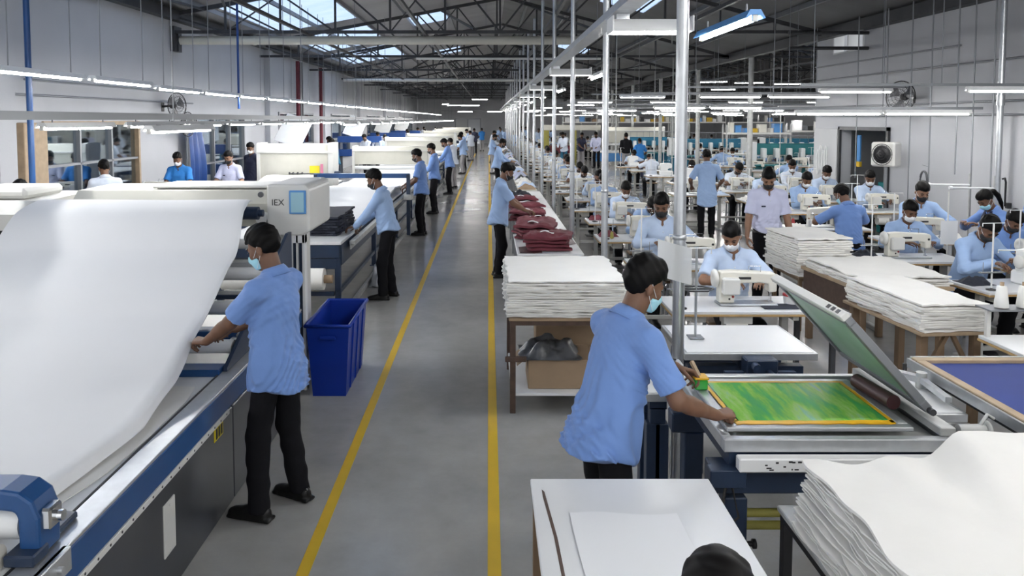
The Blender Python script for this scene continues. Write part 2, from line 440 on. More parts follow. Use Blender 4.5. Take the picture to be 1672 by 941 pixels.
def frame(o, x=None, y=None, z=None):
    """4x4 from origin and two axes (z primary with y hint, or y primary with z hint)"""
    o = Vector(o)
    if z is not None and y is not None:
        y = Vector(y).normalized(); z = Vector(z); x = y.cross(z).normalized(); z = x.cross(y)
    m = Matrix((x, y, z)).transposed().to_4x4(); m.translation = o; return m

def ik(a, t, l1, l2, pole):
    a, t, pole = Vector(a), Vector(t), Vector(pole); d = t - a; L = min(d.length, (l1 + l2) * .995); u = d.normalized(); t = a + u * L
    ca = (l1 * l1 + L * L - l2 * l2) / (2 * l1 * L); h = l1 * math.sqrt(max(0, 1 - ca * ca))
    p = pole - u * pole.dot(u); p.normalize()
    return a + u * l1 * ca + p * h, t

LEN = {'I': (.044, .026, .021), 'M': (.048, .030, .022), 'R': (.044, .028, .021), 'P': (.034, .021, .019)}
def hand(S, T, side, curl=.5, k=.006, sc=1.0, spread=.06, thumb=.5):
    """T: wrist frame, y fingers, z back of hand; side +1 right hand (thumb toward -x), -1 left"""
    def W(p): return T @ Vector((p[0] * side * sc, p[1] * sc, p[2] * sc))
    xs = {'I': -.030, 'M': -.010, 'R': .010, 'P': .028}; kn = {'I': .090, 'M': .094, 'R': .088, 'P': .078}
    for f in 'IMRP':
        S.cap(W((xs[f] * .55, .012, 0)), W((xs[f], kn[f], 0)), .0135 * sc, .0115 * sc, k * 1.6)
        ang = 0; p = Vector((xs[f], kn[f], 0)); r = .0104 if f != 'P' else .0090
        for i, L in enumerate(LEN[f]):
            ang += curl * (1.0, 1.15, .7)[i] * (1 + .12 * 'IMRP'.index(f)); d = Vector((xs[f] / .03 * spread, math.cos(ang), -math.sin(ang)))
            q = p + d.normalized() * L; S.cap(W(p), W(q), r * sc, (r - .0009) * sc, k * .6); p = q; r -= .0008
    p = Vector((-.022, .022, -.008)); dirs = [Vector((-.75, .62, -.30 - .5 * thumb)), Vector((-.35 + .3 * thumb, .85, -.35 - .3 * thumb)), Vector((.05 + .3 * thumb, .9, -.35 - .2 * thumb))]
    r = .0135
    for d, L in zip(dirs, (.042, .032, .026)):
        q = p + d.normalized() * L; S.cap(W(p), W(q), r * sc, (r - .002) * sc, k); p = q; r -= .002

def person(pz, root):
    """builds the body and clothing meshes of one person under root.  Local frame: faces +y."""
    g = pz.get; h = g('vox', .011)
    sit = g('sit', False)
    P = Vector(g('pelvis', (0, 0, .60) if sit else (0, 0, .93)))
    lean, twist, side = R(g('lean', 4)), R(g('twist', 0)), R(g('sidebend', 0))
    RT = Matrix.Rotation(twist, 3, 'Z') @ Matrix.Rotation(side, 3, 'Y') @ Matrix.Rotation(-lean, 3, 'X')
    Tt = RT.to_4x4(); Tt.translation = P                       # torso frame: z up from the pelvis
    bs = g('bulk', 1.0)
    sh = [Tt @ Vector((sx * .172 * bs, -.004, .432 + g('shrug', 0))) for sx in (-1, 1)]
    nb = Tt @ Vector((0, -.012, .515)); hp, hy, ht = R(g('nod', 12)), R(g('turn', 0)), R(g('tilt', 0))
    RH = Matrix.Rotation(hy, 3, 'Z') @ Matrix.Rotation(ht, 3, 'Y') @ Matrix.Rotation(-hp, 3, 'X')
    HC = nb + (RT @ Vector((0, .012, .045))) + RH @ Vector((0, .022, .105)); TH = RH.to_4x4(); TH.translation = HC
    # arms: each is (target, pole, hand dir, palm-back normal, curl)
    arms = []
    for i, s in ((0, -1), (1, 1)):
        a = g('armL' if s < 0 else 'armR')
        if a is None:
            wr = sh[i] + Vector((s * .07, .05, -.50)); a = dict(t=wr, pole=(s * .4, -1, 0), d=(-.05 * s, .15, -1), n=(s, -.1, 0), curl=.45)
        el, wr = ik(sh[i], a['t'], .285, .245, a.get('pole', (s * .75, -.75, -.30) if sit else (s * .7, -.6, -.5)))
        y = Vector(a['d']).normalized() if 'd' in a else (wr - el).normalized()
        arms.append((sh[i], el, wr, frame(wr, y=y, z=Vector(a.get('n', (0, 0, 1)))), a.get('curl', .5), a.get('thumb', .5)))
    legs = []
    for i, s in ((0, -1), (1, 1)):
        hj = P + Matrix.Rotation(twist * .4, 3, 'Z') @ Vector((s * .088, 0, -.03)); f = g('footL' if s < 0 else 'footR') or ((s * .13, .34, 0, 0) if sit else (s * .10, 0, 0, 6 * s))
        an = Vector((f[0], f[1], f[2] + .085)); kn, an = ik(hj, an, .42, .402, Vector((s * .12, 1, .25 if sit else 0)))
        legs.append((hj, kn, an, R(-f[3])))
    pts = [HC + Vector((0, 0, .17)), HC - Vector((.14, .14, 0)), HC + Vector((.14, .14, 0)), P - Vector((.24, .24, .2)), P + Vector((.24, .24, 0))] + [v for a in arms for v in (a[0], a[1], a[2], a[3] @ Vector((0, .2, 0)))] + [v for l in legs for v in l[:3]]
    lo = [min(p[i] for p in pts) - .10 for i in range(3)]; hi = [max(p[i] for p in pts) + .10 for i in range(3)]
    # ---- body
    B = SDF((lo[0], lo[1], lo[2]), hi, h)
    B.loft(Tt, [-.06, .1, .22, .36, .45, .50], [.135, .12, .125, .145, .12, .06], [.085, .08, .085, .09, .06, .05], [0] * 6, .02)
    B.cap(nb - RT @ Vector((0, 0, .03)), HC - RH @ Vector((0, .018, .04)), .056, .052, .02)
    B.ell(TH, (0, -.012, .030), (.0755, .096, .088), .01); B.ell(TH, (0, .022, -.052), (.057, .066, .072), .035)
    B.ell(TH, (0, .052, -.092), (.030, .026, .022), .02)
    B.cap(TH @ Vector((0, .084, .004)), TH @ Vector((0, .104, -.034)), .008, .013, .012)
    B.cap(TH @ Vector((-.034, .078, .018)), TH @ Vector((.034, .078, .018)), .011, .011, .014)
    B.ell(TH, (0, .083, -.066), (.024, .010, .007), .006); B.ell(TH, (0, .082, -.077), (.020, .010, .007), .006)
    for s in (-1, 1):
        B.ell(TH, (s * .077, -.012, -.012), (.010, .020, .032), .006); B.ell(TH, (s * .034, .066, -.024), (.022, .018, .018), .02)
    for i, (a, e, w, T, cu, th) in enumerate(arms):
        B.cap(a, e, .046 * bs, .041, .02); B.cap(e, w, .042, .027, .018); m_ = e + (w - e) * .3; B.cap(m_, e + (w - e) * .5, .040, .035, .02)
        hand(B, T, 1 if i else -1, cu, max(.004, h * .5), g('hand_scale', 1.0), thumb=th)
    for (a, k_, n_, ya) in legs:
        B.cap(a, k_, .072, .05, .02); B.cap(k_, n_, .05, .035, .02)
    link('body', B.mesh('body', g('skin', 'skin')), root)
    # ---- hair
    H = SDF(HC - Vector((.15, .17, .15)), HC + Vector((.15, .17, .17)), min(h, .008))
    hs = g('hair', 'short'); hv = g('hair_vol', .020)
    H.ell(TH, (0, -.014, .046), (.0755 + .0075, .096 + .0105, .084 + hv), .01)
    H.ell(TH, (.008, .038, .088), (.052, .052, .032 + hv * .6), .03)
    seed = g('seed', 1) * 3.7
    H.disp(lambda x, y, z: .0035 * np.sin(95 * x + 40 * y + seed) * np.sin(70 * z + 30 * y + seed) + .002 * np.sin(150 * y + 90 * z + 60 * x))
    H.cut(lambda x, y, z: np.where(y > .045, .052 - z + 0 * y, np.where(y > -.012, -.004 + .9 * (y + .012) - z, -.064 - .6 * (y + .06) * 0 - z + np.clip(y + .05, 0, .04) * 1.5)), TH)
    link('hair', H.mesh('hair', 'hair'), root)
    if hs == 'ponytail':
        q = SDF(HC - Vector((.3, .32, .45)), HC + Vector((.3, .3, .17)), .009)
        A_ = [TH @ Vector(v) for v in ((0, -.10, .05), (0, -.16, .03), (0, -.19, -.06), (0, -.18, -.17), (0, -.155, -.26))]
        for a, b, r0, r1 in zip(A_, A_[1:], (.022, .033, .032, .026), (.033, .032, .026, .012)): q.cap(a, b, r0, r1, .01)
        link('ponytail', q.mesh('ponytail', 'hair'), root)
    if g('beard'):
        q = SDF(HC - Vector((.14, .14, .16)), HC + Vector((.14, .14, .14)), min(h, .008))
        q.ell(TH, (0, .022, -.052), (.0615, .0705, .0765), .03); q.ell(TH, (0, -.012, .030), (.078, .098, .088), .02); q.ell(TH, (0, .052, -.094), (.034, .029, .025), .02)
        q.cut(lambda x, y, z: np.maximum(np.maximum(z + .035 + .5 * np.clip(y, 0, .1) * (np.abs(x) < .05), -.01 - y), .8 * (-.13 - z)), TH)
        link('beard', q.mesh('beard', 'beard'), root)
    # ---- face details
    E_ = MB()
    for s in (-1, 1):
        E_.T = TH @ Matrix.Translation((s * .032, .082, .001)); E_.lathe([(.001, -.0045), (.010, -.002), (.013, 0), (.010, .003), (.001, .0045)], (0, 0, 0), 10)
    E_.build('eyes', 'eye', root)
    E_ = MB(); E_.T = TH
    for s in (-1, 1): E_.tube([(s * .014, .094, .020), (s * .032, .092, .026), (s * .05, .080, .021)], [.0035, .0045, .0025], 6)
    E_.build('eyebrows', 'hair', root)
    mk = g('mask')
    if mk:
        q = SDF(HC - Vector((.13, .15, .17)), HC + Vector((.13, .15, .12)), min(h, .0075))
        q.ell(TH, (0, .026, -.056), (.066, .076, .078), .02); q.cap(TH @ Vector((0, .098, -.012)), TH @ Vector((0, .108, -.045)), .012, .016, .03)
        q.disp(lambda x, y, z: .0012 * np.sin(420 * z))
        q.cut(lambda x, y, z: np.maximum(np.maximum(z + .018 + 1.2 * np.clip(np.abs(x) - .012, 0, .02), -.112 - z), .020 + .10 * np.abs(z + .06) - y), TH)
        mo = link('face_mask', q.mesh('mask', mk), root)
        st = MB(); st.T = TH
        for s in (-1, 1):
            for z0, z1 in ((-.035, .02), (-.10, -.035)):
                st.tube([(s * .058, .048, z0), (s * .072, .02, z0 * .6 + z1 * .4), (s * .0815, -.012, z1)], .0017 if h > .008 else .0014, 5)
        st.build('ear_loops', 'strap', mo)
    # ---- shirt
    sm = g('shirt', 'shirt_blue'); hem = g('hem', -.085 if sit else -.13); loose = g('loose', 1.0); slv = g('sleeve', .78)
    Q = SDF(lo, hi, h)
    zs = [hem - .04, -.10, 0, .10, .22, .34, .42, .475, .515]
    w_ = [.203 * loose, .200 * loose, .188 * loose, .172 * loose, .168, .172, .158, .112, .066]; d_ = [.158, .156, .142, .128, .124, .124, .100, .080, .060]
    if sit: w_[0] = w_[1] = .178; d_[0] = d_[1] = .13
    Q.loft(Tt, zs, [v * bs for v in w_], d_, [.006, .008, .010, .012, .010, .004, -.004, -.008, -.01], .03, 2.4)
    for i, (a, e, w, T, cu, th) in enumerate(arms):
        full = slv > 1.2
        Q.cap(Tt @ Vector((0, -.01, .455)) * .72 + a * .28, a, .058, .060 * bs, .04)
        if full:
            Q.cap(a, e, .063 * bs, .056, .025); Q.cap(e, e + (w - e) * min(1, slv - 1), .058, .043, .02)
        else:
            Q.cap(a, a + (e - a) * slv, .062 * bs, .069, .028)
    for i in (0, 1): Q.cap(Tt @ Vector((0, -.015, .482)), arms[i][0], .060, .058, .04)
    amp = g('wrinkle', .0065)
    rs = random.Random(int(seed * 10))
    ph = [rs.uniform(0, 6.28) for _ in range(8)]
    def wr_(x, y, z):
        warp = .8 * np.sin(9 * x + 7 * z + ph[0]) + .7 * np.sin(13 * y + 9 * z + ph[1])
        f1 = np.sin(62 * (z * .8 + .55 * x * np.sign(x + .0001) + .3 * y) + 4.2 * warp + ph[2]); f2 = np.sin(46 * (z * .5 - 1.1 * np.abs(x)) + 40 * y + 3.4 * warp + ph[3])
        low = np.clip((P.z + .42 - z) / .35, .25, 1)
        f3 = np.sin(88 * (x * .8 + .6 * z) + 40 * y + 4.6 * warp + ph[4])
        return amp * low * (np.abs(f1) ** 1.5 * .9 + .6 * f2 + .45 * np.abs(f3) ** 2 - .3)
    Q.disp(wr_)
    hl = Tt @ Vector((0, 0, hem))
    if sit: Q.cut(lambda x, y, z: hem - z, Tt)
    else:  # curved shirt-tail hem
        Q.cut(lambda x, y, z: (hem + .045 * np.clip((np.abs(x) - .05) / .12, 0, 1) ** 2) - z, Tt)
    # sleeve ends
    for i, (a, e, w, T, cu, th) in enumerate(arms):
        if slv <= 1.2:
            dv = np.array((e - a).normalized()); ce = np.array(a + (e - a) * slv)
            sl, PP = Q.sub(ce - .17, ce + .17)
            if sl is not None:
                dd = (PP[0] - ce[0]) * dv[0] + (PP[1] - ce[1]) * dv[1] + (PP[2] - ce[2]) * dv[2]
                rad = np.sqrt((PP[0] - ce[0]) ** 2 + (PP[1] - ce[1]) ** 2 + (PP[2] - ce[2]) ** 2)
                tl = Q.local(PP, Tt)
                Q.g[sl] = np.where((rad < .115) & (np.abs(tl[0]) > .13), np.maximum(Q.g[sl], dd), Q.g[sl])
    nk = g('neck', 0)
    if g('collar', True): Q.cut(lambda x, y, z: np.where((y > .01) & (z > .3), z - .425 - 1.3 * np.abs(x), -1), Tt)
    so = link('shirt', Q.mesh('shirt', sm), root)
    # collar: a folded band around the neck, open at the front
    c = MB(); c.T = Tt @ Matrix.Translation((0, -.014, .512)) @ Matrix.Rotation(R(-16), 4, 'X') @ Matrix.Scale(1.1, 4)
    if g('collar', True):
        N = 22; prof = [(.060, -.006), (.061, .026), (.066, .030), (.076, .014), (.094, -.022), (.088, -.024), (.068, .004)]
        vs = []; a0 = R(108)
        for i in range(N + 1):
            t = -a0 * 1.58 + 2 * a0 * 1.58 * i / N; a_ = -PI / 2 + t; fr = abs(t) / (a0 * 1.58); dip = .030 * max(0, fr - .55) / .45
            for r_, z_ in prof: vs.append((r_ * math.cos(a_) * (1.02), r_ * math.sin(a_) * 1.0 + .012, z_ - dip * (1.0 if r_ < .07 else 1.5)))
        n = len(prof); c.add(vs, [(i * n + j, (i + 1) * n + j, (i + 1) * n + (j + 1) % n, i * n + (j + 1) % n) for i in range(N) for j in range(n)], True)
        c.add(vs, [tuple(range(n)), tuple(range(N * n, N * n + n))[::-1]])
        c.build('collar', g('collar_mat', sm), so)
    if g('badge'):
        b = MB(); b.T = Tt; b.box(.055, .118, .30, .105, .132, .318, .003); b.build('chest_logo', 'navy_top', so)
    if g('placket'):
        b = MB(); b.T = Tt
        for kz in range(6): b.lathe([(.001, -.002), (.006, -.001), (.006, .002), (.001, .003)], (0, .132 - .008 * abs(kz - 3) * .6, .38 - .085 * kz), 8, 'y')
        b.build('buttons', 'strap', so)
    if g('vest'):
        V_ = SDF(lo, hi, h); V_.loft(Tt, zs, [v * bs + .012 for v in w_], [v + .012 for v in d_], [.006, .008, .010, .012, .010, .004, -.004, -.008, -.01], .03, 2.4)
        V_.cut(lambda x, y, z: np.maximum(np.maximum(hem - .02 - z, np.abs(x) - .135), np.where(y > 0, .03 - np.abs(x), -1)), Tt); link('vest', V_.mesh('vest', 'navy_top'), root)
    # ---- trousers
    tm = g('trouser', 'black_cloth'); L_ = SDF((lo[0], lo[1], lo[2] - .02), (hi[0], hi[1], P.z + .2), h)
    if sit: L_.ell(Matrix.Translation(P), (0, -.01, -.01), (.165, .125, .105), .03)
    else: L_.loft(Tt, [-.10, -.02, .06, .12], [.150, .150, .138, .132], [.104, .104, .098, .095], [.0, .0, .004, .006], .02)
    for (a, k_, n_, ya) in legs:
        L_.cap(a + (k_ - a) * .06, k_, .080, .071, .03); L_.cap(k_, n_ - Vector((0, 0, .03)), .070, .062, .025)
    L_.disp(lambda x, y, z: .004 * np.sin(34 * z + 9 * x + 8 * y + ph[5] + 1.5 * np.sin(14 * z + 20 * x)) * np.clip((.62 - np.abs(z - .3)) * 2, .2, 1))
    L_.cut(lambda x, y, z: .055 - z)
    tr = link('trousers', L_.mesh('trousers', tm), root)
    if g('belt'):
        b = MB(); b.T = Tt; N = 28
        b.tube([(.166 * math.cos(2 * PI * i / N), .006 + .118 * math.sin(2 * PI * i / N), hem + .006) for i in range(N)], .014, 6, True); b.build('belt', 'dark', tr)
    # ---- shoes
    for (a, k_, n_, ya) in legs:
        T = Matrix.Translation((n_.x, n_.y, n_.z - .085)) @ Matrix.Rotation(ya, 4, 'Z')
        s_ = SDF((n_.x - .25, n_.y - .25, n_.z - .12), (n_.x + .25, n_.y + .25, n_.z + .06), max(h, .009))
        s_.ell(T, (0, .02, .045), (.045, .09, .048), .02); s_.ell(T, (0, .12, .03), (.047, .085, .034), .03); s_.ell(T, (0, -.035, .04), (.038, .045, .045), .02); s_.rbox(T, (0, .055, .012), (.046, .145, .013), .012, .008)
        s_.cut(lambda x, y, z: .002 - z, T); s_.cut(lambda x, y, z: z - .095, T)
        link('shoe', s_.mesh('shoe', g('shoes', 'shoe')), root)
    if g('watch') is not None:
        a, e, w, T, cu, th = arms[g('watch')]; b = MB(); d = (e - w).normalized(); c0 = w + d * .035
        Tw = frame(c0, y=d, z=T.to_3x3() @ Vector((0, 0, 1))); b.T = Tw
        b.lathe([(.031, -.011), (.034, -.008), (.034, .008), (.031, .011)], (0, 0, 0), 18, 'y'); b.box(-.018, -.02, .028, .018, .02, .040, .005); b.build('wrist_watch', 'watch', root)
    return root
# ------------------------------------------------------------------ the hall
XL, XR, XF = -7.0, 7.5, 22.0
Y0, YC, YB = -2.5, 17.6, 75.0
def roof_z(x):
    pts = [(-7.0, 4.8), (.5, 6.2), (7.5, 4.35), (14.7, 6.0), (22.0, 4.35)]
    for (a, za), (b, zb) in zip(pts, pts[1:]):
        if x <= b: return za + (zb - za) * (x - a) / (b - a)
    return pts[-1][1]
mb = MB(); mb.box(XL - .2, Y0, -.12, XF + .2, YB + .2, 0); struct('floor', mb, 'floor')
for i, (xa, xb) in enumerate(((-.99, -.92), (-.005, .065))):
    mb = MB()
    if i == 0: mb.prism([(-1.0, Y0), (-.935, Y0), (-.885, 60), (-.95, 60)], .0005, .003, 'z')
    else: mb.box(xa, Y0, .0005, xb, 60, .003)
    o = struct('trim_%d' % (i + 1), mb, 'yellow', 'yellow line painted on the grey floor, ' + ('left' if i == 0 else 'right') + ' edge of the aisle')

def wall_y(name, x0, x1, y0, y1, z1, holes, m='wall', z1b=None):
    """wall in a plane x=const between y0..y1 with rectangular holes (ya, yb, za, zb)"""
    mb = MB(); ys = sorted({y0, y1} | {h[0] for h in holes} | {h[1] for h in holes})
    for a, b in zip(ys, ys[1:]):
        h = [q for q in holes if q[0] <= a and q[1] >= b]
        if not h: mb.box(x0, a, 0, x1, b, z1)
        else:
            for q in h[:1]:
                if q[2] > 0: mb.box(x0, a, 0, x1, b, q[2])
                if q[3] < z1: mb.box(x0, a, q[3], x1, b, z1)
    return struct(name, mb, m)
LW = [(12.0, 15.3, .15, 2.32), (18.3, 21.9, .3, 2.42), (25.5, 30.5, .5, 2.6), (34.0, 38.5, .5, 2.6), (44.0, 49.0, .6, 2.6), (53.0, 57.0, .6, 2.6), (62.0, 70.0, .6, 2.6)]
wall_y('wall_left', XL - .2, XL, Y0, YB, 4.8, LW)
RW = [(14.35, 16.3, 0, 2.17), (15.55, 16.75, 3.75, 4.25)]
mb = MB(); wr = (XR, XR + .22)
for a, b, z0, z1 in ((Y0, 14.35, 0, 4.35), (14.35, 16.3, 2.17, 3.75), (16.3, YC, 0, 3.75), (14.35, 15.4, 3.75, 4.35), (16.75, YC, 3.75, 4.35), (15.4, 16.75, 4.27, 4.35)): mb.box(wr[0], a, z0, wr[1], b, z1)
struct('wall_right', mb, 'wall')
mb = MB(); mb.box(XR + .22, YC - .22, 0, XF, YC, 5.9); struct('wall_near_right', mb, 'wall')
mb = MB(); mb.box(XF, YC, 0, XF + .2, YB, 4.35); struct('wall_far_right', mb, 'wall')
mb = MB()
for xa, xb, z0, z1 in ((XL, -3.3, 0, 4.3), (-3.3, -.75, 2.45, 4.3), (-.75, XF, 0, 4.3)): mb.box(xa, YB, z0, xb, YB + .2, z1)
struct('wall_back', mb, 'wall')
mb = MB(); mb.prism([(XL, 4.3), (XL, 4.8), (.5, 6.2), (7.5, 4.35), (14.7, 6.0), (XF, 4.35), (XF, 4.3)], YB, YB + .2, 'y'); struct('wall_gable', mb, 'steel_grey')
# doorway room behind the right wall and the far door
mb = MB(); mb.box(9.0, 13.4, 0, 9.1, 17.38, 3); mb.box(XR + .22, 13.3, 0, 9.1, 13.4, 3); mb.box(XR + .22, 13.3, 2.6, 9.1, 17.38, 2.7); struct('wall_side_room', mb, 'wall_far')
mb = MB(); mb.box(-3.4, YB + 1.6, 0, -.6, YB + 1.7, 2.8); mb.box(-3.4, YB + .2, 2.6, -.6, YB + 1.7, 2.7); mb.box(-3.5, YB + .2, 0, -3.4, YB + 1.7, 2.8); mb.box(-.6, YB + .2, 0, -.5, YB + 1.7, 2.8); struct('wall_back_lobby', mb, 'wall_far')
r = thing('door_1', None, None, (-2.0, YB, 0)); r['kind'] = 'structure'
f = MB(); f.box(-1.3, -.06, 0, -1.2, .02, 2.45); f.box(1.15, -.06, 0, 1.25, .02, 2.45); f.box(-1.2, -.06, 2.35, 1.15, .02, 2.45); f.box(-.1, -.05, 0, 0, .02, 2.35); f.build('door_frame', 'steel_grey', r)
f = MB(); f.box(-1.2, .03, .0, -.1, .06, 2.35); f.build('door_leaf', 'wall_far', r)
# right door: grey sliding leaf and dark frame
r = thing('door_2', None, None, (XR, 15.3, 0)); r['kind'] = 'structure'
f = MB(); f.box(-.05, -1.0, 0, .0, -.93, 2.2); f.box(-.05, .98, 0, 0, 1.05, 2.2); f.box(-.05, -1.0, 2.13, 0, 1.05, 2.2); f.build('door_frame', 'steel_dark', r)
f = MB(); f.box(.24, -1.1, 0, .30, -.42, 2.15); f.build('door_leaf', 'dark', r)
f = MB(); f.box(-.07, 1.06, 0, -.02, 2.2, 2.15, .01); f.build('sliding_leaf', 'wall_far', r)
# left windows
WN = 0
def left_window(ya, yb, za, zb, panes, blue=0.0, wood=False):
    global WN
    WN += 1; r = thing('window_%d' % WN, None, None, (XL, (ya + yb) / 2, za)); r['kind'] = 'structure'
    w = (yb - ya) / 2; h = zb - za; f = MB(); fm = 'wood_pale' if wood else 'steel_grey'
    f.box(-.12, -w, 0, .04, -w + .07, h); f.box(-.12, w - .07, 0, .04, w, h); f.box(-.12, -w + .07, h - .07, .04, w - .07, h); f.box(-.12, -w + .07, 0, .04, w - .07, .07); f.build('window_frame', fm, r)
    f = MB()
    for i in range(1, panes): y = -w + 2 * w * i / panes; f.box(-.08, y - .025, .07, .02, y + .025, h - .07)
    zm = blue + (h - blue) * .45; f.box(-.08, -w + .07, zm - .02, .02, w - .07, zm + .02)
    if blue: f.box(-.08, -w + .07, blue - .03, .02, w - .07, blue + .03)
    f.build('mullions', 'steel_grey', r)
    if blue: f = MB(); f.box(-.06, -w + .07, .07, -.03, w - .07, blue - .03); f.build('lower_panel', 'blue_panel', r)
    f = MB(); f.box(-.05, -w + .07, blue + .03, -.04, w - .07, h - .07); f.build('window_pane', 'glass', r)
    f = MB(); f.box(-1.2, -w - .3, -.2, -1.15, w + .3, h + .4); f.box(-1.15, -w - .3, h + .3, -.2, w + .3, h + .4); f.box(-1.15, -w - .3, -.2, -.2, w + .3, -.1); f.box(-1.15, -w - .35, -.2, -.2, -w - .3, h + .4); f.box(-1.15, w + .3, -.2, -.2, w + .35, h + .4)
    f.build('room_behind', 'steel_grey', r)
left_window(*LW[0], 3, .85, True); left_window(*LW[1], 3); left_window(*LW[2], 3); left_window(*LW[3], 2); left_window(*LW[4], 3); left_window(*LW[5], 2); left_window(*LW[6], 4)
mb = MB(); mb.box(XL, 11.35, 0, XL + .12, 11.95, 2.3, .01); struct('trim_3', mb, 'wood_pale')
r = thing('window_8', None, None, (XR, 16.08, 3.75)); r['kind'] = 'structure'
f = MB(); f.box(-.02, -.68, 0, .2, -.64, .52); f.box(-.02, .63, 0, .2, .67, .52); f.box(-.02, -.02, 0, .2, .02, .52); f.box(-.02, -.64, 0, .2, .63, .03); f.box(-.02, -.64, .49, .2, .63, .52); f.build('window_frame', 'white_paint', r)
f = MB(); f.box(.1, -.64, .03, .11, .63, .49); f.build('window_pane', 'clear_pane', r)
mb = MB(); mb.box(XR + .22, 13.3, 3.72, XR + .6, 16.9, 3.74); struct('trim_sill', mb, 'wall_far')
# pilasters along the left wall
for i, y in enumerate((10.9, 24.2, 32.3, 41.0, 51.0, 60.0)):
    mb = MB(); mb.box(XL, y - .2, 0, XL + .16, y + .2, 4.7); struct('pillar_%d' % (i + 1), mb, 'wall')

# ---- roof: sheeting with strips of translucent roof light
def slope(xa, xb, y0, y1, strips):
    """strips: (sx0, sx1, sy0, sy1)"""
    mb = MB()
    def quad(x0, x1, ya, yb):
        n = max(1, int(round((yb - ya) / .25))) if False else 1
        vs = []
        for y in (ya, yb):
            for x in (x0, x1): vs.append((x, y, roof_z(x))); vs.append((x, y, roof_z(x) + .03))
        mb.add(vs, [(0, 2, 6, 4), (1, 5, 7, 3), (0, 4, 5, 1), (2, 3, 7, 6), (0, 1, 3, 2), (4, 6, 7, 5)])
    xs = sorted({xa, xb} | {s[0] for s in strips} | {s[1] for s in strips}); ys = sorted({y0, y1} | {s[2] for s in strips} | {s[3] for s in strips})
    for x0, x1 in zip(xs, xs[1:]):
        for ya, yb in zip(ys, ys[1:]):
            if any(s[0] <= x0 and s[1] >= x1 and s[2] <= ya and s[3] >= yb for s in strips): continue
            quad(x0, x1, ya, yb)
    return mb
WK = 8
def rooflights(strips):
    global WK
    for x0, x1, ya, yb in strips:
        WK += 1; mb = MB(); vs = []
        for y in (ya, yb):
            for x in (x0, x1): vs.append((x, y, roof_z(x) + .01)); vs.append((x, y, roof_z(x) + .016))
        mb.add(vs, [(0, 2, 6, 4), (1, 5, 7, 3), (0, 4, 5, 1), (2, 3, 7, 6), (0, 1, 3, 2), (4, 6, 7, 5)])
        struct('window_%d' % WK, mb, 'rooflight')
S1 = [(-6.3, -3.9, a, a + 5.3) for a in (4.5, 11.3, 17.8, 24.3, 30.8)] + [(-2.6, -1.4, a, a + 2.6) for a in (1.0, 12, 24.5, 37)]
S2 = [(3.0, 4.2, a, a + 3.0) for a in (5, 18, 31)]
S3 = [(9.5, 11, a, a + 3) for a in (22, 35)]
struct('ceiling', slope(XL - .2, .5, Y0, YB + .2, S1), 'roof'); rooflights(S1)
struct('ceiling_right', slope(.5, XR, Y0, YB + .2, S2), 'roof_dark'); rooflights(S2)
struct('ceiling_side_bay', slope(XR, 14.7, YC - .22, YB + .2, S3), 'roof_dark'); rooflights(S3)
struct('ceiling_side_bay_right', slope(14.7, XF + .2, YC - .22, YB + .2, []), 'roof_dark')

def truss(y, xa, xr, xb, zc, n):
    mb = MB(); t = lambda x: roof_z(x) - .16
    mb.bar((xa + .02, y, zc), (xb - .02, y, zc), .07, .07)
    for a, b in ((xa, xr), (xr, xb)): mb.bar((a + .02, y, t(a + .02)), (b, y, t(b)), .07, .09)
    xs = [xa + (xb - xa) * i / n for i in range(n + 1)]
    for i, x in enumerate(xs):
        if 0 < i < n: mb.bar((x, y, zc), (x, y, t(x)), .045)
    for i in range(n):
        a, b = xs[i], xs[i + 1]
        up = (i < n / 2)
        p, q = ((a, y, t(a)), (b, y, zc)) if up else ((a, y, zc), (b, y, t(b)))
        mb.bar(p, q, .04)
        if i % 3 == 1: mb.bar((a, y + .02, zc), (b, y + .02, t(b)), .03)
    return mb
tY = [10.5 + 6.5 * i for i in range(10)]
for i, y in enumerate(tY):
    struct('ceiling_truss', truss(y, XL, .5, XR, 4.27, 12), 'steel_dark', 'dark lattice roof truss spanning the main bay')['group'] = 'roof trusses'
    if y > YC: struct('ceiling_truss', truss(y, XR, 14.7, XF, 4.25, 10), 'steel_dark', 'dark lattice roof truss spanning the right bay')['group'] = 'roof trusses of the right bay'
for xs, y0 in (([-6.4, -5.1, -3.8, -2.6, -1.3, -.1, 1.2, 2.4, 3.7, 5.0, 6.3], 8.0), ([8.8, 10.5, 12.3, 14.2, 15.5, 17.3, 19.0, 20.6], YC)):
    for x in xs:
        mb = MB(); z = roof_z(x) - .06; mb.box(x - .03, y0, z - .05, x + .03, YB, z + .05); struct('ceiling_purlin', mb, 'steel_grey')
# eave beams, longitudinal ties and loose bracing
for x, z, y0 in ((XL + .12, 4.62, Y0), (XR - .1, 4.22, Y0), (XF - .12, 4.2, YC)):
    mb = MB(); mb.box(x - .09, y0, z - .11, x + .09, YB, z + .11); struct('ceiling_beam', mb, 'steel_dark')
for x in (-4.0, -1.4, 1.2, 3.9): mb = MB(); mb.box(x - .03, 9, 4.2, x + .03, YB, 4.26); struct('ceiling_tie', mb, 'steel_dark')
for x in (10.5, 14.7, 18.5): mb = MB(); mb.box(x - .03, YC, 4.18, x + .03, YB, 4.24); struct('ceiling_tie', mb, 'steel_dark')
rr = random.Random(4)
for i, y in enumerate(tY[:-1]):
    for k in range(3):
        mb = MB(); xa = rr.uniform(-6.5, 5); xb = xa + rr.uniform(-2.5, 2.5); xb = max(-6.6, min(6.8, xb))
        mb.bar((xa, y + .1, 4.35), (xb, y + 6.4, roof_z(xb) - .2), .045); struct('ceiling_brace', mb, 'steel_dark')
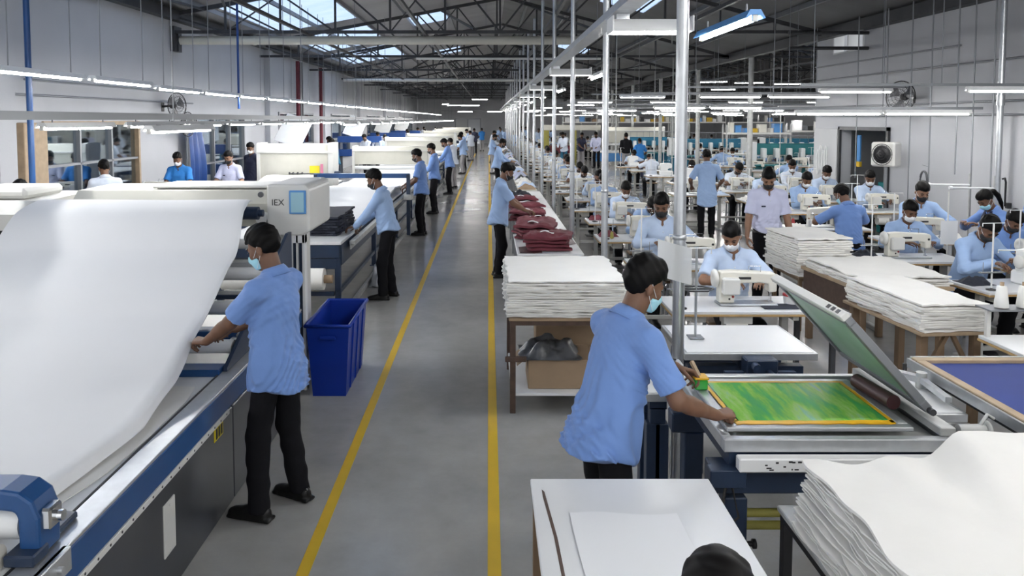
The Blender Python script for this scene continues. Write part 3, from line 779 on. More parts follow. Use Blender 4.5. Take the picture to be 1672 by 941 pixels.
for i, y in enumerate(tY[2:-1]):
    for k in range(2):
        mb = MB(); xa = rr.uniform(8, 20); xb = max(8, min(21, xa + rr.uniform(-3, 3)))
        mb.bar((xa, y + .1, 4.35), (xb, y + 6.4, roof_z(xb) - .2), .05); struct('ceiling_brace', mb, 'steel_dark')
# columns on the valley line
for i, y in enumerate((22, 27.5, 33.5, 40, 46.5, 53, 62)):
    mb = MB(); mb.cyl((XR, y, 0), (XR, y, 4.2), .075, n=14); struct('column_%d' % (i + 1), mb, 'alu_dull')
for i, y in enumerate((30, 43, 56)):
    mb = MB(); mb.cyl((14.7, y, 0), (14.7, y, 5.8), .09, n=14); struct('column_%d' % (i + 8), mb, 'alu_dull')

# ---- pipes
def pipe(label, pts, r, m, cat='pipe', group=None, name='hanging_pipe'):
    mb = MB(); mb.tube(pts, r, 12); return tag(mb.build(name, m), label, cat, group)
mb = MB(); mb.cyl((-6.85, 17.15, 4.10), (2.15, 17.15, 4.10), .095, n=18)
for x in (-5.2, -2.1, .9): mb.cyl((x - .03, 17.15, 4.10), (x + .03, 17.15, 4.10), .105, n=18)
tag(mb.build('hanging_pipe', 'beige'), 'thick cream pipe crossing the hall under the nearest roof truss', 'pipe')
mb = MB(); mb.box(-6.995, 16.95, 3.85, -6.9, 17.35, 4.4); mb.box(-6.9, 17.07, 3.85, -6.86, 17.23, 4.3); tag(mb.build('pipe_mount', 'steel_dark'), 'dark steel wall bracket holding the end of the thick cream pipe', 'bracket')
pipe('thin white pipe crossing under the second visible roof truss', [(-2.2, 23.4, 4.19), (3.4, 23.4, 4.19)], .035, 'white_paint')
pipe('long white pipe crossing the far part of the hall', [(-6.8, 35.95, 4.18), (3, 35.95, 4.18)], .07, 'off_white')
pipe('bright blue service pipe running up the left wall by the brown window', [(-5.38, 9.0, .004), (-5.38, 9.0, 5.0)], .035, 'blue_paint', name='service_pipe')
pipe('thin blue drop pipe beside the lights past the left wall fan', [(-4.75, 14.6, 2.55), (-4.75, 14.6, 5.15)], .022, 'blue_panel')
for k, (y, m) in enumerate(((27.2, 'maroon'), (27.7, 'steel_dark'), (30.9, 'maroon'))):
    pipe('%s riser pipe on the left wall beyond the pilaster' % ('nearer red', 'dark grey', 'farther red')[k], [(-6.75, y, .004), (-6.75, y, 4.4)], .07, m, name='riser_pipe')
# grey trunking beam on the left and its conduits
mb = MB(); mb.box(-4.28, 5.0, 2.345, -4.16, 42, 2.425); tag(mb.build('cable_trunking', 'steel_grey'), 'long grey cable trunking hung level above the left work area', 'trunking')
# conduits on the left wall
for z, y0, y1 in ((2.72, 6, 18), (2.95, 11.5, 30), (2.2, 22, 60)):
    pipe('slim grey conduit along the left wall at %s height' % {2.72: 'lamp', 2.95: 'upper', 2.2: 'window-head'}[z], [(-6.94, y0, z), (-6.94, y1, z)], .018, 'steel_grey', 'conduit', name='wall_conduit')
# conduits on the right wall: two level ones and the drops
for z, y0, y1, w_ in ((3.52, 12.2, 17.5, 'upper'), (3.22, 10.2, 17.5, 'second'), (2.62, 4, 17.5, 'third'), (2.42, 4, 17.5, 'lowest')):
    pipe('%s level conduit running along the white right wall' % w_, [(7.46, y0, z), (7.46, y1, z)], .016, 'steel_grey', 'conduit', name='wall_conduit')
for k, y in enumerate((16.9, 15.0, 13.9, 13.1, 12.5, 11.8, 11.4, 10.95)):
    z0 = (2.3, 1.2, 2.2, .9, .9, 1.5, .9, 1.2)[k]
    pipe('thin cable drop hanging down the white right wall', [(7.2, y, z0), (7.2, y + .02, 4.35)], .011, 'steel_grey', 'cable', 'cable drops on the right wall', name='hanging_cable')
for x, y in ((7.15, 15.8), (7.0, 11.6)):
    pass
mb = MB(); mb.cyl((7.33, 11.0, 0), (7.33, 11.0, 4.35), .042, n=12); mb.cyl((7.33, 11.0, 2.55), (7.33, 11.0, 2.7), .055, n=12); tag(mb.build('support_pole', 'galv'), 'grey steel pole standing in front of the right wall near the woman with a ponytail', 'pole')
mb = MB()
for y, zt in ((14.6, 4.05), (14.6, 3.75)): mb.cyl((5.9, 15.2, zt), (7.48, 15.2, zt), .035, n=8)
tag(mb.build('mount_arm', 'steel_dark'), 'pair of dark steel arms sticking out beside the high right window', 'bracket')

# ---- galvanised poles on the aisle line with the cable tray
PX = 1.16
for k in range(17):
    y = 4.62 + 3.0 * k
    r_ = .037 if k == 0 else .033
    o = thing('support_pole', ('thick steel pole beside the man leaning over the green screen' if k == 0 else '%s slim steel pole from the camera along the cable tray' % ORD[k]) if k < 6 else 'distant slim steel pole in the row under the cable tray', 'pole', (PX, y, 0), 0, 'poles under the cable tray')
    m = MB(); m.cyl((0, 0, .02), (0, 0, 4.9), r_, n=16); m.build('shaft', 'galv', o)
    m = MB(); m.box(-.07, -.07, 0, .07, .07, .02, .004); m.build('base_plate', 'galv', o)
    m = MB(); m.lathe([(r_ + .001, 0), (r_ + .006, .002), (r_ + .006, .03), (r_ + .001, .032)], (0, 0, 1.62), 16); m.build('clamp', 'galv', o)
o = thing('cable_tray', 'long perforated cable tray carrying lights above the sewing line', 'cable tray', (PX - .125, 5, 3.17))
m = MB(); m.box(-.075, -7, 0, .075, 62, .008); m.box(-.075, -7, .008, -.069, 62, .06); m.box(.069, -7, .008, .075, 62, .06); m.build('channel', 'galv', o)
m = MB(); m.tube([(-.02, -4, .03), (-.02, 62, .03)], .018, 6); m.build('cable', 'off_white', o)
for k, (x, y) in enumerate(((2.9, 11.5), (4.3, 17.5), (3.4, 20.5), (6.4, 26.7), (9.4, 24.7), (6.9, 31.9), (11, 30), (9.4, 36))):
    mb = MB(); mb.cyl((x, y, 0.0), (x, y, 4.7), .022 if k % 2 else .016, n=8)
    tag(mb.build('drop_pole', 'alu_dull'), 'thin grey drop pole rising to the roof above the sewing machines', 'pole', 'thin drop poles over the sewing floor')

# ---- fluorescent fittings
def tube_light(L, name='tube_light', m='tube', hang=2.4, wide=.13, blue=False):
    """batten along local y, underside lit; origin at the lamp centre"""
    t = thing(name, 'x', 'light'); b = MB()
    b.prism([(-wide / 2, .006), (-wide / 2 + .012, .006), (-.03, .024), (.03, .024), (wide / 2 - .012, .006), (wide / 2, .006), (.034, .06), (-.034, .06)], -L / 2, L / 2, 'y'); b.build('housing', 'blue_light' if blue else 'white_paint', t)  # wings made wider than a slim batten to block light going up
    b = MB(); b.cyl((0, -L / 2 + .03, 0), (0, L / 2 - .03, 0), .0145, n=10); b.build('lamp_tube', m, t)
    for s in (-1, 1):
        b = MB(); b.box(-.018, s * (L / 2 - .03), -.016, .018, s * L / 2, .03, .003); b.build('lamp_holder', 'off_white', t)
    for s in (-1, 1):
        if not hang: b = MB(); b.box(-.012, s * L * .36 - .02, .055, .012, s * L * .36 + .02, .064); b.build('rail_hanger', 'steel_grey', t)
    if hang:
        for s in (-1, 1):
            b = MB(); b.cyl((0, s * L * .36, .06), (0, s * L * .36, hang), .007, n=5); b.build('hanger', 'steel_grey', t)
    return t
def run(proto, pts, labels, group, rz=0):
    for i, p in enumerate(pts):
        lab = labels[i] if i < len(labels) else labels[-1]
        if i == 0: proto.location = p; proto.rotation_euler = (0, 0, rz); tag(proto, lab, 'light', group)
        else: dup(proto, p, rz, lab, group)
run(tube_light(1.5, hang=2.35), [(-4.5, 7.75 + 1.72 * i, 2.76 + (0 if i > 1 else .03)) for i in list(range(38)) + [-1, -2, -3, -4, -5]],  # negative steps add unseen tubes toward the camera to light the foreground
    ['fluorescent tube hanging highest at the left edge, nearest of the upper row', 'second fluorescent tube of the upper left row, beside the first', 'third fluorescent tube of the upper left row, by the wall fan', 'fourth fluorescent tube of the upper left row', 'fluorescent tube in the far part or added unseen near part of the upper left row'], 'upper left row of tube lights')
run(tube_light(1.35, hang=.084), [(-4.22, 7.9 + 1.75 * i, 2.26) for i in range(18)],
    ['nearest fluorescent tube under the grey trunking, above the left table', 'second fluorescent tube under the grey trunking, before the brown window', 'third fluorescent tube under the grey trunking', 'fluorescent tube farther along under the grey trunking'], 'tube lights under the left trunking')
run(tube_light(1.5, hang=0, wide=.13), [(-3.0, 7.5, 2.237)] + [(-3.0, 16.5 + 1.9 * i, 2.237) for i in range(26)],
    ['bright low fluorescent tube hung alone over the white spreading machine', 'fluorescent tube over the left cutting tables, far row'], 'low tube lights over the cutting tables')
mb = MB()
o = thing('light_rail', 'slim grey rail carrying the low tube lights over the cutting tables', 'rail', (-3.0, 7, 2.302))
m = MB(); m.box(-.02, -.6, 0, .02, 60, .03); m.build('channel', 'steel_grey', o)
for k in range(12):
    m = MB(); m.cyl((0, .3 + 5 * k, .03), (0, .3 + 5 * k, 3.0), .007, n=5); m.build('hanger', 'steel_grey', o)
# tray fittings: broad reflector across, slim batten along
def troffer():
    t = thing('reflector_light', 'x', 'light'); b = MB()
    b.prism([(-.06, .10), (.06, .10), (.14, .0), (.13, .0), (.05, .085), (-.05, .085), (-.13, 0), (-.14, 0)], -.30, .30, 'x'); b.build('reflector', 'white_paint', t)
    for s in (-1, 1):
        b = MB(); b.box(s * .305 - .006, -.14, .0, s * .305 + .006, .14, .12, .003); b.build('end_plate', 'white_paint', t)
        b = MB(); b.cyl((-.28, s * .06, .03), (.28, s * .06, .03), .016, n=10); b.build('lamp_tube', 'tube', t)
    b = MB(); b.box(-.26, -.02, .10, -.16, .02, .148); b.build('tray_hanger', 'galv', t)
    return t
ys = [6.0 + 5.8 * i for i in range(11)] + [.2]  # last fitting hangs unseen overhead, added to light the foreground
run(troffer(), [(1.25, y + (.35 if 46 < y < 47 else 0), 3.02) for y in ys], ['broad white reflector light beside the thick pole, nearest on the cable tray', 'second broad reflector light along the cable tray', 'third broad reflector light along the cable tray', 'distant or added unseen reflector light on the cable tray'], 'reflector lights on the cable tray')
t0 = tube_light(1.25, hang=.12, blue=True)
run(t0, [(1.70, y - .45, 2.99) for y in ys[:1]], ['slim blue-backed batten light beside the nearest reflector light'], 'batten lights on the cable tray')
run(tube_light(1.25, hang=.12), [(1.62, y - .3, 2.98) for y in ys[1:]], ['slim batten light beside the second reflector light', 'slim batten light beside the third reflector light', 'distant or added unseen slim batten light beside the cable tray'], 'batten lights on the cable tray')
# rows across the right half of the hall
pr = tube_light(1.25, hang=0); prh = True; first = True
ROWS = [(6.4, 2.6, 7.2, 3.62, (3.25, 4.55, 5.85)), (3.4, 1.8, 7.2, 3.62, (2.2, 3.5, 4.8, 6.1)), (.6, 1.8, 7.2, 3.62, (2.4, 3.7, 5.0)), (9.6, 3.9, 7.2, 2.70, (6.6,)), (11.2, 4.0, 7.2, 2.43, (5.1, 6.4)), (13.2, 3.4, 7.2, 2.82, (6.3,)), (15.6, 2.9, 7.2, 2.80, (4.9, 6.3)), (18.5, 2.8, 14, 2.62, (4.6, 5.95, 7.6, 10.5)), (21, 2.8, 20, 2.95, (4.2, 6.6, 8.8, 11.5, 15)), (24, 2.8, 20, 2.62, (4.0, 6.0, 8.6, 10.8, 13.2, 16)), (27.5, 2.8, 20, 2.95, (3.8, 6.4, 9.2, 12, 15)), (31, 2.8, 20, 2.6, (4.4, 6.8, 9.6, 12.2, 14.8, 18)),
        (35, 2.8, 21, 3.0, (4.2, 6.6, 9.2, 12, 15.5)), (39, 2.6, 21, 2.6, (3.6, 6.2, 9.0, 12, 15)), (44, 2.6, 21, 3.0, (3.6, 6.2, 9.0, 12, 15, 18)), (50, 2.6, 21, 2.6, (3.6, 6.2, 9.0, 12, 16)), (57, 2.6, 21, 3.0, (3.6, 6.6, 10, 14, 18)), (65, -4, 21, 3.0, (-2, .5, 3.6, 6.6, 10, 14, 18))]
ROWS = ROWS[3:] + ROWS[:3]  # the three unseen nearest rows are added to brighten the foreground
for i, (y, xa, xb, z, xs) in enumerate(ROWS):
    if i >= len(ROWS) - 3: i = 40 + i
    o = thing('light_rail', 'grey rail carrying the %s cross row of tube lights on the right' % ORD[i] if i < 6 else ('added grey light rail close over the printing tables, unseen above the frame' if i > 30 else 'distant grey light rail crossing the right half of the hall'), 'rail', (xa, y, z + .065), 0, 'cross rails on the right')
    m = MB(); m.box(0, -.02, 0, xb - xa, .02, .035); m.build('channel', 'steel_grey', o)
    for k in range(int((xb - xa) / 1.6) + 1):
        x = .15 + 1.6 * k; m = MB(); m.cyl((x, 0, .035), (x, 0, roof_z(xa + x) - z - .1), .006, n=5); m.build('hanger', 'steel_grey', o)
    for j, x in enumerate(xs):
        lab = ('tube light on the %s right cross rail, %s from the aisle' % (ORD[i], ORD[j]) if len(xs) > 1 else 'tube light on the %s right cross rail from the camera' % ORD[i]) if i < 6 else ('added tube light close over the printing tables, unseen above the frame' if i > 30 else 'distant tube light on a far cross rail')
        if first: pr.location = (x, y, z); pr.rotation_euler = (0, 0, PI / 2); tag(pr, lab, 'light', 'tube lights on cross rails'); first = False
        else: dup(pr, (x, y, z), PI / 2, lab, 'tube lights on cross rails')
hp = tube_light(1.25, hang=1.0); first = True
for k, (x, y, z) in enumerate(((9.6, 33, 3.95), (11.5, 34, 3.95), (14, 36, 4.0), (12.2, 40, 3.9))):
    q = hp if first else dup(hp); first = False; q.location = (x, y, z); q.rotation_euler = (0, 0, R(80)); tag(q, 'bright high tube light under the dark roof of the right bay', 'light', 'high tube lights in the right bay')
for k, (x, y, z, a) in enumerate(((-2.2, 52, 3.3, 80), (-1.2, 50, 3.25, 78), (-.7, 60, 3.9, 88), (-2.6, 46, 3.25, 20))):
    dup(hp, (x, y, z), R(a), '%s tube light hung over the far end of the aisle' % ('left', 'right', 'highest', 'slanting')[k], 'tube lights over the far aisle')

# ---- wall fans
def wall_fan(label, loc, yaw, arm=.22):
    t = thing('wall_fan', label, 'fan', loc, yaw)     # faces local -y
    b = MB(); b.box(-.05, .0, -.10, .05, .03, .10, .008); b.cyl((0, .03, 0), (0, -arm, .02), .022, n=8); b.build('bracket', 'dark', t)
    b = MB(); b.lathe([(.001, -arm - .12), (.055, -arm - .10), (.065, -arm - .02), (.04, -arm + .03), (.001, -arm + .04)], (0, 0, .02), 16, 'y'); b.build('motor', 'dark', t)
    yb = -arm - .16
    b = MB()
    for rr_ in (.27, .20, .13, .07): b.tube([(rr_ * math.cos(2 * PI * i / 28), yb + .05 * (rr_ < .25) * -1, .02 + rr_ * math.sin(2 * PI * i / 28)) for i in range(28)], .0045 if rr_ < .25 else .010, 5, True)
    for k in range(24):
        a = 2 * PI * k / 24; b.tube([(.03 * math.cos(a), yb - .05, .02 + .03 * math.sin(a)), (.2 * math.cos(a), yb - .05, .02 + .2 * math.sin(a)), (.27 * math.cos(a), yb, .02 + .27 * math.sin(a)), (.2 * math.cos(a), yb + .1, .02 + .2 * math.sin(a)), (.06 * math.cos(a), yb + .1, .02 + .06 * math.sin(a))], .0022, 4)
    b.build('guard', 'dark', t)
    for k in range(3):
        a0 = 2 * PI * k / 3 + .4
        def bl(u, v, a0=a0):
            r_ = .05 + .18 * v; a = a0 + (u - .5) * 1.15 * (.7 + .4 * v); return (r_ * math.cos(a), yb + .03 + .03 * (u - .5), .02 + r_ * math.sin(a))
        b = MB(); b.grid(bl, 6, 4, .004); b.build('blade', 'grey_bag', t)
    return t
wall_fan('dark wall fan on the white right wall above the doorway side', (7.5, 13.5, 2.72), R(-62), .26)
wall_fan('wall fan on the left wall between the brown window and the glass partition', (-6.98, 16.45, 2.62), R(70), .22)
wall_fan('small lower wall fan on the left wall, under the upper one', (-6.98, 16.95, 2.22), R(80), .20)
# ------------------------------------------------------------------ sewing stations
import bmesh
def bevmesh(me, w, seg=2, ang=40):
    bm = bmesh.new(); bm.from_mesh(me); bmesh.ops.recalc_face_normals(bm, faces=bm.faces)
    ed = [e for e in bm.edges if len(e.link_faces) == 2 and e.calc_face_angle(0) > R(ang)]
    bmesh.ops.bevel(bm, geom=ed, offset=w, segments=seg, profile=.5, affect='EDGES', clamp_overlap=True)
    bm.to_mesh(me); bm.free()
    for p in me.polygons: p.use_smooth = False
    return me
def lump(w, d, h, seed, n=14, fold=1.0):
    """loose heap of cloth"""
    mb = MB()
    def fn(u, v):
        x, y = (u - .5) * 2, (v - .5) * 2; r = min(1, (abs(x) ** 2.6 + abs(y) ** 2.6) ** (1 / 2.6))
        nz = mnoise.noise(Vector((x * 2.1 + seed, y * 2.1, seed * 1.7))); n2 = abs(mnoise.noise(Vector((x * 4.3, y * 4.3 + seed, 2))))
        z = h * (max(0, 1 - r ** 3) * (.62 + .5 * nz) - .35 * fold * n2 * (1 - r ** 4)) + .004
        k = 1 + .12 * nz; return (x * w / 2 * k, y * d / 2 * k, max(.004, z))
    mb.grid(fn, n, n, .0035)
    return mb

def machine_parts(t, near=True):
    b = MB(); b.box(-.25, -.088, .002, .235, .088, .018, .006); b.build('bed_plate', 'alu', t)
    poly = [(.235, .018), (.235, .21), (.225, .285), (.12, .292), (-.17, .278), (-.235, .274), (-.252, .25), (-.252, .115), (-.185, .108), (-.178, .18), (-.10, .192), (.075, .185), (.098, .16), (.104, .018)]
    b = MB(); b.prism(poly, -.052, .052, 'y'); me = b.mesh('arm', 'cream'); bevmesh(me, .014, 3, 25); link('arm_body', me, t)
    b = MB(); b.lathe([(.02, .236), (.058, .238), (.074, .246), (.078, .262), (.070, .278), (.03, .282), (.02, .272), (.001, .272)], (0, 0, .222), 22, 'x'); b.build('hand_wheel', 'off_white', t)
    b = MB(); b.cyl((-.218, 0, .03), (-.218, 0, .112), .006, n=8); b.cyl((-.204, 0, .03), (-.204, 0, .112), .004, n=8); b.build('needle_bar', 'chrome', t)
    b = MB(); b.box(-.232, -.022, .020, -.204, .016, .026, .002); b.build('presser_foot', 'chrome', t)
    b = MB(); b.lathe([(.001, -.075), (.017, -.073), (.018, -.066), (.008, -.06), (.018, -.058), (.018, -.052), (.001, -.05)], (-.205, 0, .19), 14, 'y'); b.build('tension_dial', 'chrome', t)
    b = MB(); b.tube([(-.12, .02, .275), (-.12, .02, .33), (-.02, .02, .33), (-.02, .02, .28)], .004, 6); b.build('thread_guide', 'chrome', t)
    b = MB(); b.box(.075, .05, .10, .22, .115, .24, .012); b.build('motor_cover', 'off_white', t)
    if near:
        b = MB(); b.box(-.03, .0505, .222, .075, .0545, .244, .001); b.build('name_plate', 'dark', t)
        b = MB(); b.lathe([(.001, .055), (.011, .054), (.011, .049)], (.12, 0, .075), 12, 'y'); b.build('red_sticker', 'red', t)
        b = MB(); b.lathe([(.001, .055), (.009, .054), (.009, .049)], (.15, 0, .055), 12, 'y'); b.build('round_knob', 'dark', t)
        b = MB(); b.lathe([(.001, .058), (.013, .056), (.013, .05)], (-.22, 0, .215), 12, 'y'); b.build('round_cap', 'dark', t)
        b = MB(); b.box(.15, -.06, .05, .17, -.05, .11, .003); b.build('lever', 'dark', t)
def make_machine():
    t = thing('sewing_machine', 'x', 'sewing machine'); machine_parts(t); return t
def make_overlock():
    t = thing('overlock_machine', 'x', 'sewing machine')
    b = MB(); b.box(-.17, -.13, .0, .17, .12, .13, .02); b.build('base_housing', 'white_paint', t)
    b = MB(); b.prism([(.17, .13), (.17, .33), (.05, .35), (-.12, .34), (-.15, .30), (-.15, .22), (-.06, .20), (.0, .13)], -.07, .07, 'y'); me = b.mesh('head', 'white_paint'); bevmesh(me, .012, 2, 25); link('head_housing', me, t)
    b = MB(); b.lathe([(.02, .17), (.06, .172), (.066, .19), (.05, .205), (.001, .205)], (0, 0, .22), 18, 'x'); b.build('hand_wheel', 'off_white', t)
    for i in range(4):
        b = MB(); b.lathe([(.001, -.10), (.013, -.097), (.013, -.085), (.007, -.08), (.013, -.075), (.013, -.07)], (-.06 + .05 * i, 0, .29), 10, 'y'); b.build('tension_dial', 'dark', t)
    b = MB(); b.cyl((-.12, -.03, .14), (-.12, -.03, .23), .006, n=8); b.build('needle_bar', 'chrome', t)
    b = MB(); b.tube([(-.1, .05, .34), (-.1, .05, .42), (.1, .05, .42), (.1, .05, .34)], .005, 6); b.build('thread_guide', 'chrome', t)
    return t
def make_table(w=1.16, d=.56, frame='frame_grey'):
    t = thing('sewing_table', 'x', 'table')
    b = MB(); b.box(-w / 2, -d / 2, .756, w / 2, d / 2, .78, .003); b.build('tabletop', 'formica', t)
    b = MB(); e = .004
    b.box(-w / 2 - e, -d / 2 - e, .738, w / 2 + e, d / 2 + e, .7555, .002); b.build('edge_band', 'ply_edge', t)
    for s in (-1, 1):
        x = s * (w / 2 - .14); b = MB(); b.box(x - .03, -.03, .05, x + .03, .03, .70, .003); b.box(x - .025, -d / 2 + .02, .70, x + .025, d / 2 - .02, .738, .003); b.box(x - .03, -d / 2 - .02, .0, x + .03, d / 2 + .02, .05, .006); b.build('leg', frame, t)
    b = MB(); b.box(-w / 2 + .17, -.02, .16, w / 2 - .17, .02, .20, .003); b.build('stretcher', frame, t)
    b = MB(); b.box(-.2, .0, .06, .2, .24, .075, .004); b.build('treadle', 'dark', t)
    b = MB(); b.cyl((-.06, .16, .62), (.12, .16, .62), .075, n=16); b.box(-.1, .10, .66, .14, .22, .737, .004); b.build('motor', 'off_white', t)
    b = MB(); b.box(.25, -.12, .64, .38, .1, .735, .006); b.build('drawer', 'off_white', t)
    return t
def make_stand(h=.62):
    t = thing('thread_stand', 'x', 'thread stand')
    b = MB(); b.lathe([(.045, 0), (.045, .008), (.012, .014), (.008, .02)], (0, 0, 0), 16); b.build('foot', 'dark', t)
    b = MB(); b.cyl((0, 0, .015), (0, 0, h), .0075, n=8); b.build('pole', 'white_paint', t)
    b = MB(); b.box(-.12, -.02, .16, .12, .02, .168); b.cyl((-.09, 0, .168), (-.09, 0, .26), .003, n=5); b.cyl((.09, 0, .168), (.09, 0, .26), .003, n=5); b.build('spool_tray', 'steel_grey', t)
    b = MB(); b.tube([(-.11, 0, h - .03), (-.11, 0, h), (.11, 0, h), (.11, 0, h - .03)], .004, 5); b.build('guide_arm', 'white_paint', t)
    return t
def cone(m, label, loc, group=None, s=1.0):
    t = thing('thread_cone', label, 'thread cone', loc, 0, group); b = MB(); b.lathe([(.036 * s, .006), (.038 * s, .02), (.026 * s, .125 * s), (.018 * s, .13 * s)], (0, 0, 0), 18); b.build('thread', m, t)
    b = MB(); b.lathe([(.022 * s, 0), (.022 * s, .006)], (0, 0, 0), 14); b.lathe([(.011 * s, .128 * s), (.011 * s, .15 * s), (.007 * s, .15 * s)], (0, 0, 0), 14); b.build('spool', 'card', t); return t
def make_stool(h=.455):
    t = thing('stool', 'x', 'stool'); b = MB(); b.box(-.15, -.13, h - .03, .15, .13, h, .008); b.build('seat', 'wood', t)
    for sx in (-1, 1):
        for sy in (-1, 1): b = MB(); b.bar((sx * .12, sy * .10, h - .03), (sx * .13, sy * .11, 0), .026); b.build('leg', 'steel_grey', t)
    b = MB(); b.box(-.12, -.11, .18, .12, -.09, .2); b.build('stretcher', 'steel_grey', t); return t

# prototypes parked as the first instances
PROTO = {}
def put(kind, make, loc, rz, label, group=None, sc=None):
    if kind not in PROTO:
        o = make(); PROTO[kind] = o; o.location = loc; o.rotation_euler = (0, 0, rz); o['label'] = label
        if sc: o.scale = sc
        if group: o['group'] = group
        return o
    o = dup(PROTO[kind], loc, rz, label, None, None, sc)
    if group: o['group'] = group
    elif 'group' in o: del o['group']
    return o
# people prototypes by kind
PK = {
 'sew_a': dict(sit=True, vox=.0125, lean=14, nod=32, sleeve=1.9, shirt='shirt_pale', mask='mask_white', badge=1, armL=dict(t=(-.13, .44, .89), d=(.35, 1, -.15), curl=.28), armR=dict(t=(.05, .44, .89), d=(-.35, 1, -.15), curl=.28)),
 'sew_b': dict(sit=True, vox=.0125, lean=20, nod=48, turn=8, sleeve=.8, shirt='shirt_sky', mask='mask_black', seed=3, armL=dict(pole=(-.9, -.65, .05), t=(-.16, .44, .89), d=(.3, 1, -.15), curl=.3), armR=dict(pole=(.9, -.65, .05), t=(.05, .44, .89), d=(-.4, 1, -.1), curl=.4)),
 'sew_c': dict(sit=True, vox=.0125, lean=10, nod=26, turn=-18, sleeve=1.9, shirt='shirt_sky', mask='mask_white', seed=5, armL=dict(t=(-.2, .44, .89), d=(.4, 1, -.15), curl=.28), armR=dict(t=(.05, .44, .89), d=(-.3, 1, -.15), curl=.28)),
 'sew_d': dict(sit=True, vox=.0125, lean=17, nod=38, turn=14, sleeve=1.9, shirt='shirt_white', mask='mask_black', seed=8, skin='skin_pale', armL=dict(pole=(-.9, -.65, .05), t=(-.1, .44, .89), d=(.3, 1, -.15), curl=.28), armR=dict(pole=(.9, -.65, .05), t=(.05, .44, .89), d=(-.3, 1, -.15), curl=.28)),
 'stand_a': dict(vox=.0125, lean=7, nod=26, sleeve=.8, shirt='shirt_sky', mask='mask_black', beard=1, seed=2, armL=dict(t=(-.12, .36, .97), d=(.3, 1, -.1), curl=.4), armR=dict(t=(.12, .38, .97), d=(-.3, 1, -.1), curl=.4)),
 'stand_b': dict(vox=.0125, lean=10, nod=30, sleeve=1.9, shirt='shirt_blue', seed=6, mask='mask_black', armL=dict(t=(-.10, .42, 1.0), d=(.2, 1, -.1), curl=.4), armR=dict(t=(.16, .34, .98), d=(-.3, 1, -.1), curl=.4)),
}
GENERIC = {}
def someone(kind, loc, rz, label, group=None, shirt=None, sc=None, trouser=None):
    if kind not in GENERIC:
        o = thing('person', label, 'person', loc, rz, group); person(PK[kind], o); GENERIC[kind] = o
    else:
        o = dup(GENERIC[kind], loc, rz, label)
        if group: o['group'] = group
        elif 'group' in o: del o['group']
    if sc: o.scale = (sc, sc, sc)
    if shirt or trouser:
        for c in kids(o):
            n = c.name.split('.')[0]
            if shirt and n == 'shirt':
                for q in [c] + kids(c):
                    if q.name.split('.')[0] in ('shirt', 'collar'): q.material_slots[0].link = 'OBJECT'; q.material_slots[0].material = M[shirt]
            if trouser and n == 'trousers': c.material_slots[0].link = 'OBJECT'; c.material_slots[0].material = M[trouser]
    return o
def loc2(x, y, rz, dx, dy):
    c, s = math.cos(rz), math.sin(rz); return (x + c * dx - s * dy, y + s * dx + c * dy)
def station(x, y, rz, who, where, op=None, group=True, near=True, kind='lock', heap=None, mx=.02, stool=True, shirt=None, stand=True, cones=None, sc=None, opl=None):
    """one sewing place; operator on the local -y side. where = phrase that singles it out"""
    G = (lambda s: s if group is True else (s + ' ' + group if group else None))
    g = (lambda s: None) if not group else (lambda s: s)
    put('table', make_table, (x, y, 0), rz, 'white topped sewing table with grey frame, ' + where, g('sewing tables'))
    p = loc2(x, y, rz, mx, .02)
    if kind == 'lock': put('lock', make_machine, (p[0], p[1], .781), rz, 'cream flatbed sewing machine ' + where, g('flatbed sewing machines'))
    else: put('over', make_overlock, (p[0], p[1], .781), rz, 'boxy white overlock machine ' + where, g('overlock machines'))
    if stand:
        p = loc2(x, y, rz, .48, .18); put('stand', make_stand, (p[0], p[1], .781), rz, 'slim thread stand ' + where, g('thread stands'))
    if stool and op:
        p = loc2(x, y, rz, mx * .4 - .06, -.655); put('stool', make_stool, (p[0], p[1], 0), rz, 'wooden stool of the worker ' + where, g('stools'))
    if op:
        p = loc2(x, y, rz, mx * .4 - .06, -.635); someone(op, (p[0], p[1], 0), rz, opl or ('seated worker in pale blue shirt sewing ' + where), g('seated sewing workers'), shirt, sc)
    if heap:
        m, sd, dx = heap; p = loc2(x, y, rz, .41 if dx > 0 else -.43, -.11); k = ('heap', m, sd)
        put(k, lambda: tag_heap(m, sd), (p[0], p[1], .781), rz, 'loose %s cloth heap on the table %s' % ({'maroon': 'maroon', 'cotton': 'white', 'navy_fabric': 'navy', 'shirt_pale': 'light blue'}[m], where), g('cloth heaps on sewing tables'))
def tag_heap(m, sd):
    o = lump(.26, .24, .10, sd).build('cloth_heap', m); o['category'] = 'cloth'; return o
# ------------------------------------------------------------------ left: spreading machines and cutting tables
def at(t, name, mats, fn, parent=None):
    b = MB(); l = t.location; b.T = Matrix.Translation((-l.x, -l.y, -l.z)); fn(b); return b.build(name, mats, parent or t)
t = thing('spreading_machine', 'long blue and grey fabric spreading machine along the aisle, white sheet running over it', 'machine', (-2.7, 4.2, 0))
XS = -1.56
at(t, 'side_panel', 'grey_panel', lambda b: (b.box(XS - .06, 1.9, .0, XS - .02, 4.62, .585, .006), b.box(XS - .06, 4.63, 0, XS - .02, 6.3, .585, .006), b.box(XS - .08, 1.9, 0, XS - .06, 6.3, .58)))
at(t, 'blue_fascia', 'blue_paint', lambda b: b.box(XS - .05, 1.9, .615, XS, 6.3, .755, .006))
def strip(b):
    b.box(XS - .03, 1.9, .585, XS + .004, 4.5, .615, .002); b.mi(1)
    for i in range(26): b.cyl((XS + .003, 1.95 + .1 * i, .60), (XS + .0055, 1.95 + .1 * i, .60), .006, n=8)
at(t, 'perforated_strip', ['off_white', 'dark'], strip)
at(t, 'steel_rail', 'alu', lambda b: b.box(XS - .11, 1.9, .755, XS, 6.3, .772, .003))
